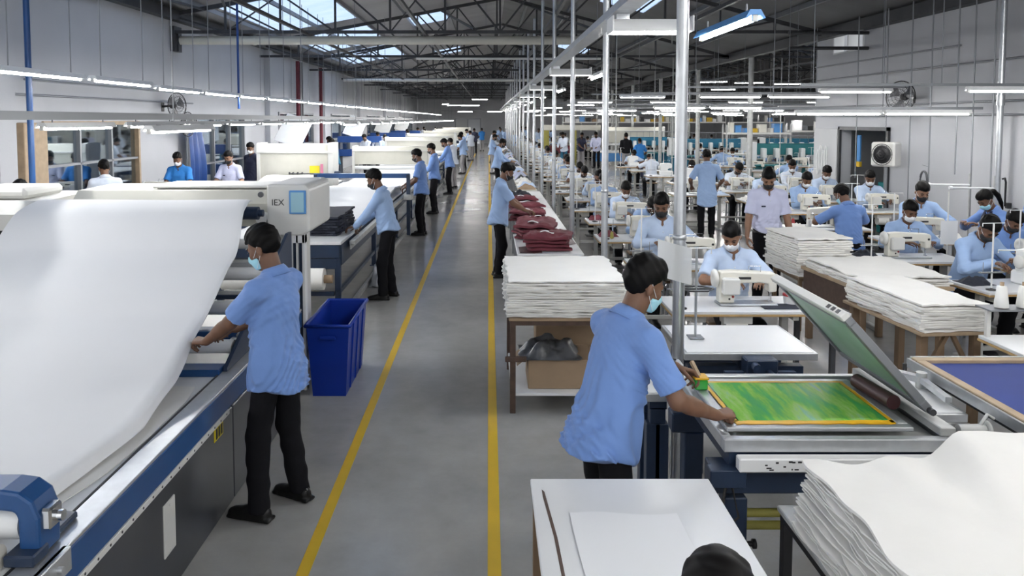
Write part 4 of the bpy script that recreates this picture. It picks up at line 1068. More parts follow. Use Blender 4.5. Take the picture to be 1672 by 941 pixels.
at(t, 'rail_groove', 'steel_dark', lambda b: (b.box(XS - .13, 1.9, .74, XS - .11, 6.3, .762), b.cyl((XS - .12, 1.9, .766), (XS - .12, 6.3, .766), .006, n=8)))
at(t, 'belt_bed', 'table_white', lambda b: b.box(-3.95, 1.9, .70, XS - .131, 6.3, .758, .004))
at(t, 'far_panel', 'grey_panel', lambda b: b.box(-3.96, 1.9, 0, -3.9, 6.3, .70))
at(t, 'inspection_plate', 'off_white', lambda b: (b.box(XS - .022, 3.60, .21, XS - .012, 3.73, .475, .003), b.cyl((XS - .012, 3.665, .455), (XS - .008, 3.665, .455), .008), b.cyl((XS - .012, 3.665, .23), (XS - .008, 3.665, .23), .008)))
def wl(b):
    b.box(XS - .021, 4.30, .49, XS - .016, 4.44, .57, .001); b.mi(1)
    for k in range(3): b.box(XS - .017, 4.32 + .04 * k, .50, XS - .014, 4.345 + .04 * k, .56)
at(t, 'warning_label', ['yellow_label', 'dark'], wl)
def arch(b):
    pts = [(-3.95, 2.72, .99), (-1.74, 2.72, .99), (-1.69, 2.72, .983), (-1.66, 2.72, .962), (-1.645, 2.72, .92), (-1.645, 2.72, .775)]
    W, H = .07, .11; vs = []
    n = len(pts)
    for i, p in enumerate(pts):
        a = Vector(pts[max(0, i - 1)]); c = Vector(pts[min(n - 1, i + 1)]); d = (c - a).normalized(); nn = Vector((-d.z, 0, d.x))
        for sy, sn in ((-1, -1), (1, -1), (1, 1), (-1, 1)): vs.append(Vector(p) + nn * sn * .038 + Vector((0, sy * W, 0)))
    b.add(vs, [(i * 4 + k, i * 4 + (k + 1) % 4, i * 4 + 4 + (k + 1) % 4, i * 4 + 4 + k) for i in range(n - 1) for k in range(4)] + [(0, 1, 2, 3), tuple(range(4 * n - 4, 4 * n))])
br = at(t, 'roller_bracket', 'blue_paint', arch)
me = br.data; bevmesh(me, .012, 2, 35)
at(t, 'bracket_knob', 'chrome', lambda b: (b.box(-1.615, 2.67, .87, -1.575, 2.75, .95, .008), b.cyl((-1.575, 2.71, .91), (-1.55, 2.71, .91), .02, n=12)))
at(t, 'feed_roller', 'white_paint', lambda b: (b.cyl((-3.9, 2.74, .875), (-1.70, 2.74, .875), .065, n=24)))
at(t, 'tension_roller', 'cream', lambda b: (b.cyl((-3.9, 2.60, .81), (-1.72, 2.60, .81), .045, n=24)))
at(t, 'bearing_block', 'alu_dull', lambda b: (b.box(-1.86, 2.38, .60, -1.60, 2.46, .71, .008), b.cyl((-1.73, 2.38, .655), (-1.73, 2.32, .655), .022, n=12), b.cyl((-1.64, 2.38, .69), (-1.64, 2.365, .69), .01, n=10), b.cyl((-1.82, 2.38, .62), (-1.82, 2.365, .62), .01, n=10)))
at(t, 'clamp_block', 'blue_dark', lambda b: (b.box(-1.71, 2.60, .772, -1.60, 2.70, .815, .006), b.box(-1.70, 2.78, .772, -1.63, 2.95, .80, .006)))
at(t, 'corner_bracket', 'alu', lambda b: (b.box(XS - .02, 2.45, .68, XS + .012, 2.75, .772, .004), b.cyl((XS + .012, 2.66, .73), (XS + .03, 2.66, .73), .013, n=10), b.cyl((XS + .012, 2.5, .70), (XS + .026, 2.5, .70), .013, n=10)))
for i, (y, z, r, m) in enumerate(((4.95, .86, .045, 'white_paint'), (5.35, 1.02, .05, 'white_paint'), (5.75, 1.18, .05, 'white_paint'), (6.05, 1.36, .04, 'white_paint'))):
    at(t, 'guide_roller', m, lambda b, y=y, z=z, r=r: b.cyl((-3.8, y, z), (XS - .12, y, z), r, n=20))
for i, (y, z, h, m) in enumerate(((4.72, .80, .05, 'blue_paint'), (5.15, .92, .06, 'blue_paint'), (5.55, 1.08, .035, 'blue_dark'), (5.9, 1.25, .045, 'alu'))):
    at(t, 'cross_bar', m, lambda b, y=y, z=z, h=h: b.box(-3.8, y - .07, z - h, XS - .11, y + .07, z, .006))
at(t, 'roller_arm', 'blue_dark', lambda b: (b.prism([(4.7, .775), (6.3, .775), (6.3, 1.42), (6.2, 1.42), (4.7, .80)], XS - .10, XS - .075, 'x')))
at(t, 'latch', 'chrome', lambda b: (b.box(XS - .16, 5.0, .80, XS - .08, 5.08, .90, .01), b.cyl((XS - .12, 5.0, .85), (XS - .12, 4.94, .85), .02), b.bar((XS - .12, 5.04, .90), (XS - .05, 5.3, 1.05), .02)))

# the carriage with its tower and cream housing
t = thing('spreading_carriage', 'cream carriage tower with blue screen behind the man holding the white sheet', 'machine', (-2.7, 6.85, 0))
at(t, 'beam_housing', 'beige', lambda b: (b.prism([(6.62, 1.42), (6.60, 1.62), (6.72, 1.725), (7.35, 1.735), (7.35, 1.42)], -3.62, -1.86, 'x')))
at(t, 'beam_cover', 'off_white', lambda b: b.box(-3.0, 6.80, 1.735, -1.92, 7.33, 1.76, .01))
tw = at(t, 'tower_head', 'off_white', lambda b: (b.prism([(-1.88, 1.36), (-1.88, 1.80), (-1.56, 1.80), (-1.52, 1.76), (-1.52, 1.40), (-1.58, 1.36)], 6.45, 7.3, 'y')))
bevmesh(tw.data, .02, 2, 35)
at(t, 'tower_column', 'off_white', lambda b: (b.box(-1.90, 6.55, .0, -1.69, 7.2, 1.36, .012)))
at(t, 'slotted_frame', 'white_paint', lambda b: (b.box(-1.69, 6.50, 0.02, -1.675, 6.56, 1.36), b.box(-1.68, 6.47, .02, -1.565, 6.53, .07), b.box(-1.59, 6.46, .02, -1.565, 6.54, 1.37, .003), b.box(-1.64, 6.46, .02, -1.625, 6.54, 1.37), b.box(-1.68, 6.46, 1.3, -1.565, 6.54, 1.38)))
at(t, 'dark_glass_slot', 'blue_dark', lambda b: (b.box(-1.675, 6.50, .07, -1.64, 6.52, 1.30), b.box(-1.625, 6.50, .07, -1.59, 6.52, 1.30)))
sc_ = at(t, 'control_screen', 'blue_light', lambda b: b.box(-1.685, 6.43, 1.55, -1.545, 6.449, 1.75, .004))
at(t, 'screen_glass', 'lcd', lambda b: b.box(-1.67, 6.424, 1.565, -1.56, 6.431, 1.735), sc_)
txt('IEX', .075, .001, 'dark', 'model_lettering', t, (-1.785 + 2.7, 6.4485 - 6.85, 1.645), (PI / 2, 0, 0))
at(t, 'winding_motor', 'blue_dark', lambda b: (b.cyl((-2.08, 6.42, 1.56), (-1.94, 6.42, 1.56), .055, n=20), b.cyl((-1.94, 6.42, 1.56), (-1.90, 6.42, 1.56), .03, n=14)))
at(t, 'winding_cylinder', 'white_paint', lambda b: (b.cyl((-3.7, 6.45, 1.60), (-2.09, 6.45, 1.60), .05, n=20), b.cyl((-1.95, 6.52, 1.50), (-1.95, 6.62, 1.5), .05)))
at(t, 'left_housing', 'off_white', lambda b: (b.prism([(6.35, 1.42), (6.32, 1.56), (6.45, 1.66), (7.2, 1.68), (7.2, 1.42)], -4.5, -3.74, 'x'), b.box(-4.5, 6.5, 1.67, -3.95, 7.1, 1.76, .03)))
at(t, 'left_mechanism', 'dark', lambda b: (b.box(-4.4, 6.45, 1.22, -3.85, 6.9, 1.41, .02), b.cyl((-4.4, 6.4, 1.15), (-3.8, 6.4, 1.15), .05, n=14), b.box(-4.45, 6.5, 0, -4.25, 7.0, 1.22, .01)))
at(t, 'left_lever', 'alu', lambda b: (b.bar((-4.1, 6.3, 1.30), (-4.3, 6.1, 1.05), .06, .03), b.cyl((-3.95, 6.3, 1.36), (-3.95, 6.24, 1.36), .03, n=12)))
at(t, 'bolt', 'grey_bag', lambda b: (b.cyl((-1.97, 6.60, 1.70), (-1.97, 6.58, 1.70), .025, n=12)))

# the white sheet
PR = [(6.42, 1.665), (6.36, 1.69), (6.25, 1.675), (6.02, 1.63), (5.93, 1.585), (5.66, 1.375), (5.57, 1.34), (5.1, 1.21), (4.98, 1.165), (4.84, 1.085), (4.62, 1.025), (4.2, .925), (3.75, .86), (3.3, .838), (2.9, .832)]
XRt = [(6.42, -2.0), (6.25, -1.97), (5.6, -1.87), (5.0, -1.82), (4.62, -1.80), (4.2, -1.745), (3.75, -1.72), (3.3, -1.765), (2.9, -1.83)]
py_, pz_ = np.array([p[0] for p in PR])[::-1], np.array([p[1] for p in PR])[::-1]; xy_, xx_ = np.array([p[0] for p in XRt])[::-1], np.array([p[1] for p in XRt])[::-1]
def sheet(u, v, drop=0.0):
    y = 6.42 + (2.83 - 6.42) * v; z = sum(float(np.interp(y + k * .03, py_, pz_)) for k in (-2, -1, 0, 1, 2)) / 5
    xr = float(np.interp(y, xy_, xx_)); xl = -3.72; x = xl + (xr - xl) * u
    z += .006 * mnoise.noise(Vector((x * 1.4, y * 1.2, 1))) + .010 * math.exp(-((y - 4.6) / .28) ** 2) * max(0, u - .8) * 5
    e = max(0, (u - .985) / .015); fr = max(0, min(1, (4.9 - y) / .5))
    z -= e * (.010 + .038 * fr); x += -e * .012 * fr + .006 * e * math.sin(y * 9)
    return (x, y, z)
b = MB()
us = [i / 30 * .985 for i in range(31)] + [.99, .995, 1.0]
nv = 90; vs = [sheet(u, j / nv) for j in range(nv + 1) for u in us]; W = len(us)
b.add(vs, [(j * W + i, j * W + i + 1, (j + 1) * W + i + 1, (j + 1) * W + i) for j in range(nv) for i in range(W - 1)], True)
b.add([(x, y, z - .008) for x, y, z in vs], [(j * W + i, (j + 1) * W + i, (j + 1) * W + i + 1, j * W + i + 1) for j in range(nv) for i in range(W - 1)], True)
ring = list(range(W)) + [j * W + W - 1 for j in range(1, nv + 1)] + [nv * W + i for i in range(W - 2, -1, -1)] + [j * W for j in range(nv - 1, 0, -1)]
b.add([vs[i] for i in ring] + [(vs[i][0], vs[i][1], vs[i][2] - .008) for i in ring], [(i, len(ring) + i, len(ring) + (i + 1) % len(ring), (i + 1) % len(ring)) for i in range(len(ring))])
tag(b.build('fabric_sheet', 'sheet'), 'broad white fabric sheet running down the spreading machine, held by a worker', 'fabric')
# white ply under the sheet's edge
b = MB()
def ply(u, v):
    y = 4.45 + (2.9 - 4.45) * v; xr = float(np.interp(y, xy_, xx_)) + .035 - .01 * math.sin(7 * y); return (xr - .20 + .20 * u, y, .7655 + .008 * (1 - u) + .002 * math.sin(y * 6) * u)
b.grid(ply, 6, 40, .004); tag(b.build('fabric_ply', 'cotton'), 'thin grey-white under layer of cloth peeping out below the white sheet', 'fabric')

# ---- cutting table with the bending man
def carriage(label, x0, x1, y, z0, z1, sticker=False, front=True, legs=0.0, depth=.6, floor=0.0):
    t = thing('spreading_carriage', label, 'machine', ((x0 + x1) / 2, y, floor))
    at(t, 'housing', 'beige', lambda b: b.prism([(y, z0), (y - .02, z0 + (z1 - z0) * .72), (y + .06, z1 - .02), (y + .10, z1), (y + depth, z1), (y + depth, z0)], x0 + .06, x1 - .12, 'x'))
    at(t, 'top_rail', 'off_white', lambda b: b.box(x0, y - .05, z0 + (z1 - z0) * .74, x1, y + .02, z0 + (z1 - z0) * .80, .006))
    for s, x in ((0, x0), (1, x1)):
        at(t, 'end_cheek', 'off_white', lambda b, x=x, s=s: b.prism([(y - .04, floor), (y - .04, z1), (y + .05, z1 + .03), (y + depth, z1 + .03), (y + depth, floor)], x if s == 0 else x - .11, x + .07 if s == 0 else x, 'x'))
    at(t, 'roller', 'white_paint', lambda b: b.cyl((x0 + .07, y - .02, z0 - .09), (x1 - .11, y - .02, z0 - .09), .05, n=16))
    at(t, 'motor', 'blue_dark', lambda b: b.cyl((x1 - .02, y + .15, z0 + .1), (x1 + .12, y + .15, z0 + .1), .07, n=16))
    if sticker:
        at(t, 'yellow_sticker', ['yellow_label', 'pink'], lambda b: (b.box(x1 - .52, y - .027, z0 + .12, x1 - .3, y - .015, z0 + .3), b.mi(1), b.box(x1 - .28, y - .025, z0 + .12, x1 - .22, y - .014, z0 + .34)))
    return t
def cut_table(label, x0, x1, y0, y1, z=.85, posts=4):
    t = thing('cutting_table', label, 'table', ((x0 + x1) / 2, (y0 + y1) / 2, 0))
    at(t, 'tabletop', 'table_white', lambda b: b.box(x0, y0, z - .04, x1, y1, z, .004))
    at(t, 'front_apron', 'blue_dark', lambda b: (b.box(x0 + .02, y0 + .0, z - .20, x1 - .02, y0 + .05, z - .045, .004), b.box(x0 + .02, y0 + .02, z - .34, x1 - .05, y0 + .06, z - .21, .004)))
    at(t, 'side_rail', 'alu_dull', lambda b: (b.box(x1 + .03, y0 + .4, z - .10, x1 + .10, y1, z - .05, .004), b.box(x1 + .035, y0 + .4, z - .16, x1 + .05, y1, z - .10)))
    at(t, 'side_apron', 'blue_dark', lambda b: b.box(x1 - .03, y0 + .06, z - .30, x1 - .005, y1, z - .042))
    n = posts
    for i in range(n):
        y = y0 + .06 + (y1 - y0 - .12) * i / (n - 1)
        for x in (x0 + .05, x1 - .05): at(t, 'leg', 'blue_dark', lambda b, x=x, y=y: (b.box(x - .035, y - .035, 0, x + .035, y + .035, z - .04, .004), b.box(x - .06, y - .06, 0, x + .06, y + .06, .012)))
    at(t, 'floor_rail', 'alu_dull', lambda b: b.box(x1 + .06, y0 - .6, .0, x1 + .10, y1, .07, .003))
    at(t, 'stretcher', 'blue_dark', lambda b: (b.box(x0 + .1, y0 + .05, .18, x1 - .1, y0 + .10, .23), b.box(x1 - .07, y0, .2, x1 - .03, y1, .25)))
    return t
X1 = -1.80
cut_table('long white cutting table with navy apron beside the man in the light blue shirt', -3.35, X1, 9.25, 24.0, .86, 6)
t = thing('fabric_roller', 'white fabric roll hung under the front end of the cutting table', 'fabric roll', (-2.6, 9.2, .40))
at(t, 'roll', 'cotton', lambda b: b.cyl((-3.2, 9.12, .43), (-1.98, 9.12, .43), .13, n=28)); at(t, 'core', 'card', lambda b: b.cyl((-1.98, 9.12, .43), (-1.88, 9.12, .43), .05, n=16))
# sheets and stack on it
b = MB()
def sh2(u, v):
    y = 11.0 + 9.0 * v; xl = -3.3; return (xl + (X1 - .06 - xl) * u, y, .90 + .10 * math.exp(-((y - 15.2) / 1.1) ** 2) + .004 * math.sin(9 * y + 3 * u))
b.grid(sh2, 16, 70, .03); tag(b.build('fabric_sheet', 'sheet'), 'white fabric laid along the cutting table beyond the navy cloth stack', 'fabric')
def panel_layer(w, d, th, seed, amp=.012, droop=0.0, n=18, warp=.012):
    """one loose cut panel; origin at the middle of its underside"""
    b = MB(); rs = random.Random(seed); o = [rs.uniform(0, 50) for _ in range(4)]; sx, sy = rs.uniform(-.008, .008), rs.uniform(-.008, .008)
    def fn(u, v):
        x, y = (u - .5) * w, (v - .5) * d; eu, ev = abs(2 * u - 1) ** 8, abs(2 * v - 1) ** 8
        x += sx + (2 * u - 1) * eu * amp * mnoise.noise(Vector((o[0], y * 9, seed))) * 1.6; y += sy + (2 * v - 1) * ev * amp * mnoise.noise(Vector((x * 9, o[1], seed))) * 1.6
        z = th + warp * (.3 * mnoise.noise(Vector((u * 3 + o[2], v * 3, 0))) + .45 * max(eu, ev) * mnoise.noise(Vector((u * 7 + o[3], v * 7, 3)))) - droop * max(eu, ev) * .6
        return (x, y, z)
    b.grid(fn, n, n, th * 1.02); return b
def stack(name, labels, group, n, w, d, h, loc, rz=0, m='cotton', cat='cloth', amp=.014, seed0=0, warp=.012, proto=4):
    th = h / n; P_ = []
    for i in range(n):
        lab = labels[1] if i < n - 1 else labels[0]; rr_ = random.Random(seed0 + i)
        l = (loc[0] + rr_.uniform(-.008, .008), loc[1] + rr_.uniform(-.008, .008), loc[2] + .002 + i * th + (warp * .5 if i == n - 1 else 0))
        if i < proto or i == n - 1:
            o = panel_layer(w, d, th * .80, seed0 + i, amp, warp=warp if i == n - 1 else th * .07).build(name, m); P_.append(o)
        else: o = dup(P_[i % proto])
        o.location = l; o.rotation_euler = (0, 0, rz + rr_.uniform(-.012, .012) + (PI if (i // proto) % 2 else 0)); tag(o, lab, cat, group)
stack('navy_cloth', ['topmost navy cloth piece of the stack beside the man at the cutting table', 'navy cloth piece in the stack on the front of the cutting table'], 'navy cloth stack', 7, .86, 1.2, .24, (-2.36, 10.3, .862), 0, 'navy_fabric', amp=.03, warp=.02)
# blue gantry bar over the sheet
t = thing('gantry_bar', 'dark blue bar on posts crossing above the white cutting table sheet', 'gantry', (-2.6, 15.0, 0))
at(t, 'bar', 'blue_paint', lambda b: b.box(-3.43, 14.96, 1.20, X1 + .25, 15.04, 1.29, .006))
for x in (-3.395, X1 + .22): at(t, 'post', 'blue_dark', lambda b, x=x: b.box(x - .035, 14.95, .075, x + .035, 15.05, 1.27, .004))
at(t, 'bracket', 'alu_dull', lambda b: (b.box(X1 + .14, 14.85, .78, X1 + .30, 15.15, .88, .006)))
t = thing('clear_bag', 'crumpled clear plastic bag hanging under the cutting table by the bending man', 'bag', (-1.575, 10.9, .3)); b = lump(.22, .6, .34, 5, 16, 1.5); o = b.build('bag_film', 'clear_bag', t); o.location = (0, 0, -.29)
t = thing('floor_tray', 'pale flat tray on the floor between the blue bin and the cutting table', 'tray', (-1.9, 8.5, 0)); b = MB(); b.box(-.28, -.3, .004, .2, .3, .03, .008); b.build('base', 'alu_dull', t)
b = MB(); b.box(-.28, -.3, .03, .2, -.28, .06); b.box(-.28, .28, .03, .2, .3, .06); b.box(.18, -.28, .03, .2, .28, .06); b.box(-.28, -.28, .03, -.26, .28, .06); b.build('rim', 'alu_dull', t)
carriage('cream spreading carriage over the cutting table behind the third worker on the aisle', -3.62, -1.50, 20.3, 1.16, 1.62)
carriage('cream carriage with a yellow sticker, left of the blue gantry bar', -5.15, -3.46, 17.0, 1.02, 1.80, True)
cut_table('white spreading table left of the blue gantry bar, below the stickered carriage', -4.93, -3.75, 13.2, 19.5, .80, 3)
b = MB()
def sh3(u, v):
    y = 15.5 + 1.4 * v; return (-4.9 + 1.3 * u, y, 1.12 + .0 * v - .26 * (1 - v) ** 1.6 + .006 * math.sin(12 * u))
b.grid(sh3, 12, 20, .012); tag(b.build('fabric_sheet', 'sheet'), 'white sheet sloping in front of the stickered carriage', 'fabric')
t = thing('cloth_clamp', 'black clamp bar lying on the white sheet before the stickered carriage', 'clamp', (-4.1, 16.8, 1.135)); b = MB(); b.cyl((-.3, 0, .02), (.42, 0, .02), .016, n=8); b.build('bar', 'dark', t)
b = MB(); [b.lathe([(.001, -.02), (.03, -.015), (.03, .015), (.001, .02)], (x, 0, .03), 10, 'x') for x in (-.28, -.2, -.1, 0)]; b.build('clips', 'dark', t)
LT = [(25.2, 31.0), (32.6, 39.5), (41.5, 49), (51, 58), (60, 67)]
for i, (a, c) in enumerate(LT):
    cut_table('%s white cutting table along the left of the aisle' % ('second', 'third', 'fourth', 'fifth', 'farthest')[i], -3.6, -1.78, a, c, .86, 3)
    carriage('cream spreading carriage on the %s cutting table along the aisle' % ('second', 'third', 'fourth', 'fifth', 'farthest')[i], -3.8, -1.50, a + 2.8, 1.2, 1.68)
    b = MB(); b.grid(lambda u, v, a=a: (-3.5 + 1.65 * u, a + .1 + 2.5 * v, .90 + .14 * v * v + .004 * math.sin(9 * v + u)), 8, 24, .03); tag(b.build('fabric_sheet', 'sheet'), 'white fabric on the %s cutting table along the aisle' % ('second', 'third', 'fourth', 'fifth', 'farthest')[i], 'fabric')
# inspection machines by the left wall: blue body with a white slanting board
for i, (x, y, w) in enumerate(((-5.5, 22.5, 1.9), (-5.6, 33.5, 1.9), (-5.5, 42, 1.9), (-5.4, 50, 1.9))):
    t = thing('inspection_machine', ('blue fabric inspection machine with a slanting white board by the left wall' if i == 0 else '%s fabric inspection machine with a slanting white board along the left wall' % ORD[i]), 'machine', (x, y, 0))
    b = MB(); b.box(-w / 2, -.35, .75, w / 2, .35, 1.05, .01); b.box(-w / 2, -.36, 1.35, w / 2, .0, 1.62, .01); b.build('body', 'blue_panel', t)
    for s in (-1, 1): b = MB(); b.box(s * w / 2 - .06 * s - .04, -.3, 0, s * w / 2 - .06 * s + .04, .3, 1.6, .006); b.build('leg', 'blue_dark', t)
    b = MB(); b.T = Matrix.Translation((-.25, .05, 2.0)) @ Matrix.Rotation(R(18), 4, 'Y') @ Matrix.Rotation(R(-38), 4, 'X'); b.box(-.4, -.015, -.5, .4, .015, .55, .004); b.build('slanting_board', 'white_paint', t)
    b = MB(); b.cyl((-.25, .05, 1.5), (-.25, .3, 2.1), .02, n=8); b.build('board_post', 'steel_grey', t)
# blue bin
def bin_(b, w, d, h, t_, inner=True):
    tp = .04
    o = [(-w / 2 + tp, -d / 2 + tp, 0), (w / 2 - tp, -d / 2 + tp, 0), (w / 2 - tp, d / 2 - tp, 0), (-w / 2 + tp, d / 2 - tp, 0), (-w / 2, -d / 2, h), (w / 2, -d / 2, h), (w / 2, d / 2, h), (-w / 2, d / 2, h)]
    i = [(x - t_ * (1 if x > 0 else -1), y - t_ * (1 if y > 0 else -1), max(z, t_)) for x, y, z in o]
    b.add(o + i, [(3, 2, 1, 0)] + [(k, (k + 1) % 4, 4 + (k + 1) % 4, 4 + k) for k in range(4)] + [(8, 9, 10, 11)] + [(8 + (k + 1) % 4, 8 + k, 12 + k, 12 + (k + 1) % 4) for k in range(4)] + [(4 + k, 4 + (k + 1) % 4, 12 + (k + 1) % 4, 12 + k) for k in range(4)])
t = thing('storage_bin', 'deep blue plastic bin on the floor between the cream tower and the aisle', 'bin', (-1.355, 6.80, 0), 0)
b = MB(); bin_(b, .36, .92, .62, .012); b.build('tub', 'blue_bin', t)
b = MB(); rw, rd = .186, .468
b.tube([(-rw, -rd, .615), (rw, -rd, .615), (rw, rd, .615), (-rw, rd, .615)], .016, 8, True); b.build('rim', 'blue_bin', t)
for s in (-1, 1):
    for y in (-.25, .0, .25): b = MB(); b.prism([(s * .142, .02), (s * .154, .02), (s * .192, .60), (s * .178, .60)], y - .015, y + .015, 'y'); b.build('rib', 'blue_bin', t)
b = MB(); b.box(-.07, -.482, .50, .07, -.46, .53, .006); b.build('handle', 'blue_bin', t)
# far left sewing head behind the sheet and blue hanging cover
t = thing('covered_machine', 'tall blue cloth cover hanging by the glass partition on the left wall', 'cover', (-6.55, 17.6, 0))
b = MB(); b.grid(lambda u, v: (-.22 + .06 * math.sin(u * 17) + .12 * math.sin(v * PI) * (1 if u > .5 else .4), -.35 + .75 * u, 2.05 * (1 - v) + .1), 26, 16, .012); b.build('cloth', 'blue_panel', t)
b = MB(); b.cyl((-.25, -.35, 0), (-.25, -.35, 2.2), .02, n=8); b.cyl((-.25, .42, 0), (-.25, .42, 2.2), .02, n=8); b.cyl((-.25, -.35, 2.16), (-.25, .42, 2.16), .015, n=8); b.build('rack', 'steel_grey', t)
# ------------------------------------------------------------------ right foreground
def work_table(label, x0, x1, y0, y1, z, top='table_white', legm='steel_dark', edge='steel_dark', shelf=None, leg=.04, name='work_table'):
    t = thing(name, label, 'table', ((x0 + x1) / 2, (y0 + y1) / 2, 0))
    at(t, 'tabletop', top, lambda b: b.box(x0, y0, z - .025, x1, y1, z, .004))
    at(t, 'under_frame', edge, lambda b: (b.box(x0 + .01, y0 + .01, z - .06, x1 - .01, y0 + .04, z - .026), b.box(x0 + .01, y1 - .04, z - .06, x1 - .01, y1 - .01, z - .026), b.box(x0 + .01, y0 + .04, z - .06, x0 + .04, y1 - .04, z - .026), b.box(x1 - .04, y0 + .04, z - .06, x1 - .01, y1 - .04, z - .026)))
    for x in (x0 + .01, x1 - .01 - leg):
        for y in (y0 + .01, y1 - .01 - leg): at(t, 'leg', legm, lambda b, x=x, y=y: b.box(x, y, 0, x + leg, y + leg, z - .06, .003))
    if shelf: at(t, 'shelf', shelf[1], lambda b: b.box(x0 + .02, y0 + .02, shelf[0] - .02, x1 - .02, y1 - .02, shelf[0], .003)); at(t, 'shelf_bar', legm, lambda b: b.box(x0 - .03, y0 + .005, shelf[0] + .26, x0 + .14, y0 + .04, shelf[0] + .30, .004))
    return t
# white cloth stack table
work_table('iron framed table carrying the tall white cloth stack beside the aisle', .16, 1.08, 5.98, 7.12, .775, 'card', 'rust', 'rust', (.16, 'white_paint'), .045)
stack('cut_cloth', ['top white cloth piece of the tall stack beside the aisle', 'white cloth piece within the tall stack beside the aisle'], 'tall white cloth stack by the aisle', 22, .94, 1.12, .29, (.615, 6.54, .777), 0, 'cotton', amp=.022, seed0=40, warp=.014, proto=6)
t = thing('carton', 'worn brown cardboard carton on the shelf below the white cloth stack', 'box', (.56, 6.32, .161)); b = MB(); b.box(-.24, -.22, 0, .3, .22, .24, .006); b.build('box', 'card', t)
b = MB(); b.bar((-.25, 0, .245), (-.33, 0, .18), .36, .006); b.bar((.31, 0, .245), (.40, 0, .17), .36, .006); b.build('flap', 'card', t)
t = thing('rag_bag', 'dark grey plastic bag slumped on the carton under the white cloth stack', 'bag', (.50, 6.28, .408)); b = lump(.50, .42, .20, 3, 20, 1.2); b.build('bag_film', 'grey_bag', t)
t = thing('carton', 'brown cardboard carton hung under the tabletop behind the grey bag', 'box', (.72, 6.9, .161)); b = MB(); b.box(-.3, -.14, 0, .3, .14, .50, .006); b.build('box', 'card', t)
b = MB(); b.box(-.3, -.145, .36, .3, -.14, .40); b.build('tape_band', 'wood_pale', t)
# nearest white table with paper
t = work_table('big white topped table nearest the camera beside the aisle', .18, .95, 1.66, 3.22, .80, 'table_white', 'wood', 'wood')
at(t, 'crack', 'rust', lambda b: b.prism([(.222, 3.12), (.232, 3.10), (.255, 2.75), (.262, 2.4), (.285, 2.05), (.275, 2.05), (.250, 2.42), (.242, 2.76), (.222, 3.06)], .8003, .8012, 'z'))
b = MB()
b.grid(lambda u, v: (.33 + .42 * u + .012 * math.sin(v * 5), 1.7 + 1.22 * v + .012 * math.sin(u * 6), .804 + .004 * mnoise.noise(Vector((u * 3, v * 3, 4))) + .004 * (abs(2 * u - 1) ** 6) * (1 + math.sin(v * 9)) * .5), 24, 40, .0025)
tag(b.build('cut_cloth', 'paper'), 'single white cloth piece spread on the nearest white table', 'cloth')
# ---- the screen printing table
t = thing('screen_printing_table', 'blue steel printing table with aluminium bed under the green screen', 'printing table', (1.55, 3.8, 0))
def fr(b, x0, x1, y0, y1, z0, z1, w):
    b.box(x0, y0, z0, x1, y0 + w, z1, .004); b.box(x0, y1 - w, z0, x1, y1, z1, .004); b.box(x0, y0 + w, z0, x0 + w, y1 - w, z1, .004); b.box(x1 - w, y0 + w, z0, x1, y1 - w, z1, .004)
at(t, 'bed_plate', 'alu_dull', lambda b: b.box(1.10, 3.40, .872, 2.06, 4.16, .888, .003))
at(t, 'bed_frame', 'alu', lambda b: fr(b, 1.05, 2.12, 3.33, 4.22, .865, .925, .045))
at(t, 'front_beam', 'white_paint', lambda b: (b.box(1.10, 3.27, .80, 2.02, 3.325, .862, .005)))
def chips(b):
    rs = random.Random(3)
    for k in range(14): x = 1.14 + rs.uniform(0, .3) ** 1.0; z = .81 + rs.uniform(0, .04); b.box(x, 3.2685, z, x + rs.uniform(.005, .022), 3.2712, z + rs.uniform(.003, .008))
at(t, 'paint_chips', 'dark', chips)
at(t, 'cross_girder', 'blue_dark', lambda b: (b.box(1.0, 3.36, .66, 2.26, 3.46, .79, .006), b.box(1.0, 4.08, .64, 2.26, 4.18, .75, .006), b.box(.98, 3.29, .72, 1.14, 3.36, .80, .004), b.box(1.08, 3.36, .79, 2.1, 4.18, .86)))
for x, y in ((1.12, 3.41), (2.2, 3.41), (1.12, 4.13), (2.2, 4.13)): at(t, 'leg', 'blue_dark', lambda b, x=x, y=y: (b.box(x - .05, y - .05, .03, x + .05, y + .05, .64, .005), b.cyl((x, y, 0), (x, y, .03), .04, n=12)))
at(t, 'leg_screw', 'dark', lambda b: (b.cyl((1.17, 3.41, .40), (1.21, 3.41, .40), .012, n=8), b.lathe([(.001, 0), (.022, .003), (.022, .018), (.001, .02)], (1.21, 3.41, .40), 12, 'x')))
at(t, 'brass_rod', 'olive', lambda b: (b.cyl((1.18, 3.5, .50), (2.2, 3.5, .50), .02, n=12), b.cyl((1.18, 3.5, .44), (2.2, 3.5, .44), .02, n=12)))
at(t, 'cable', 'rubber', lambda b: (b.tube([(1.05, 3.3, .72), (1.02, 3.27, .62), (1.06, 3.27, .52), (1.03, 3.3, .42), (1.08, 3.34, .30)], .008, 6), b.tube([(1.08, 3.3, .72), (1.10, 3.27, .60), (1.02, 3.28, .52)], .006, 6)))
at(t, 'pivot_post', 'alu', lambda b: (b.box(1.02, 4.14, .72, 1.075, 4.24, 1.0, .004), b.cyl((1.075, 4.19, .9), (1.085, 4.19, .9), .012, n=10), b.cyl((1.01, 4.2, .73), (1.10, 4.2, .73), .014, n=10)))
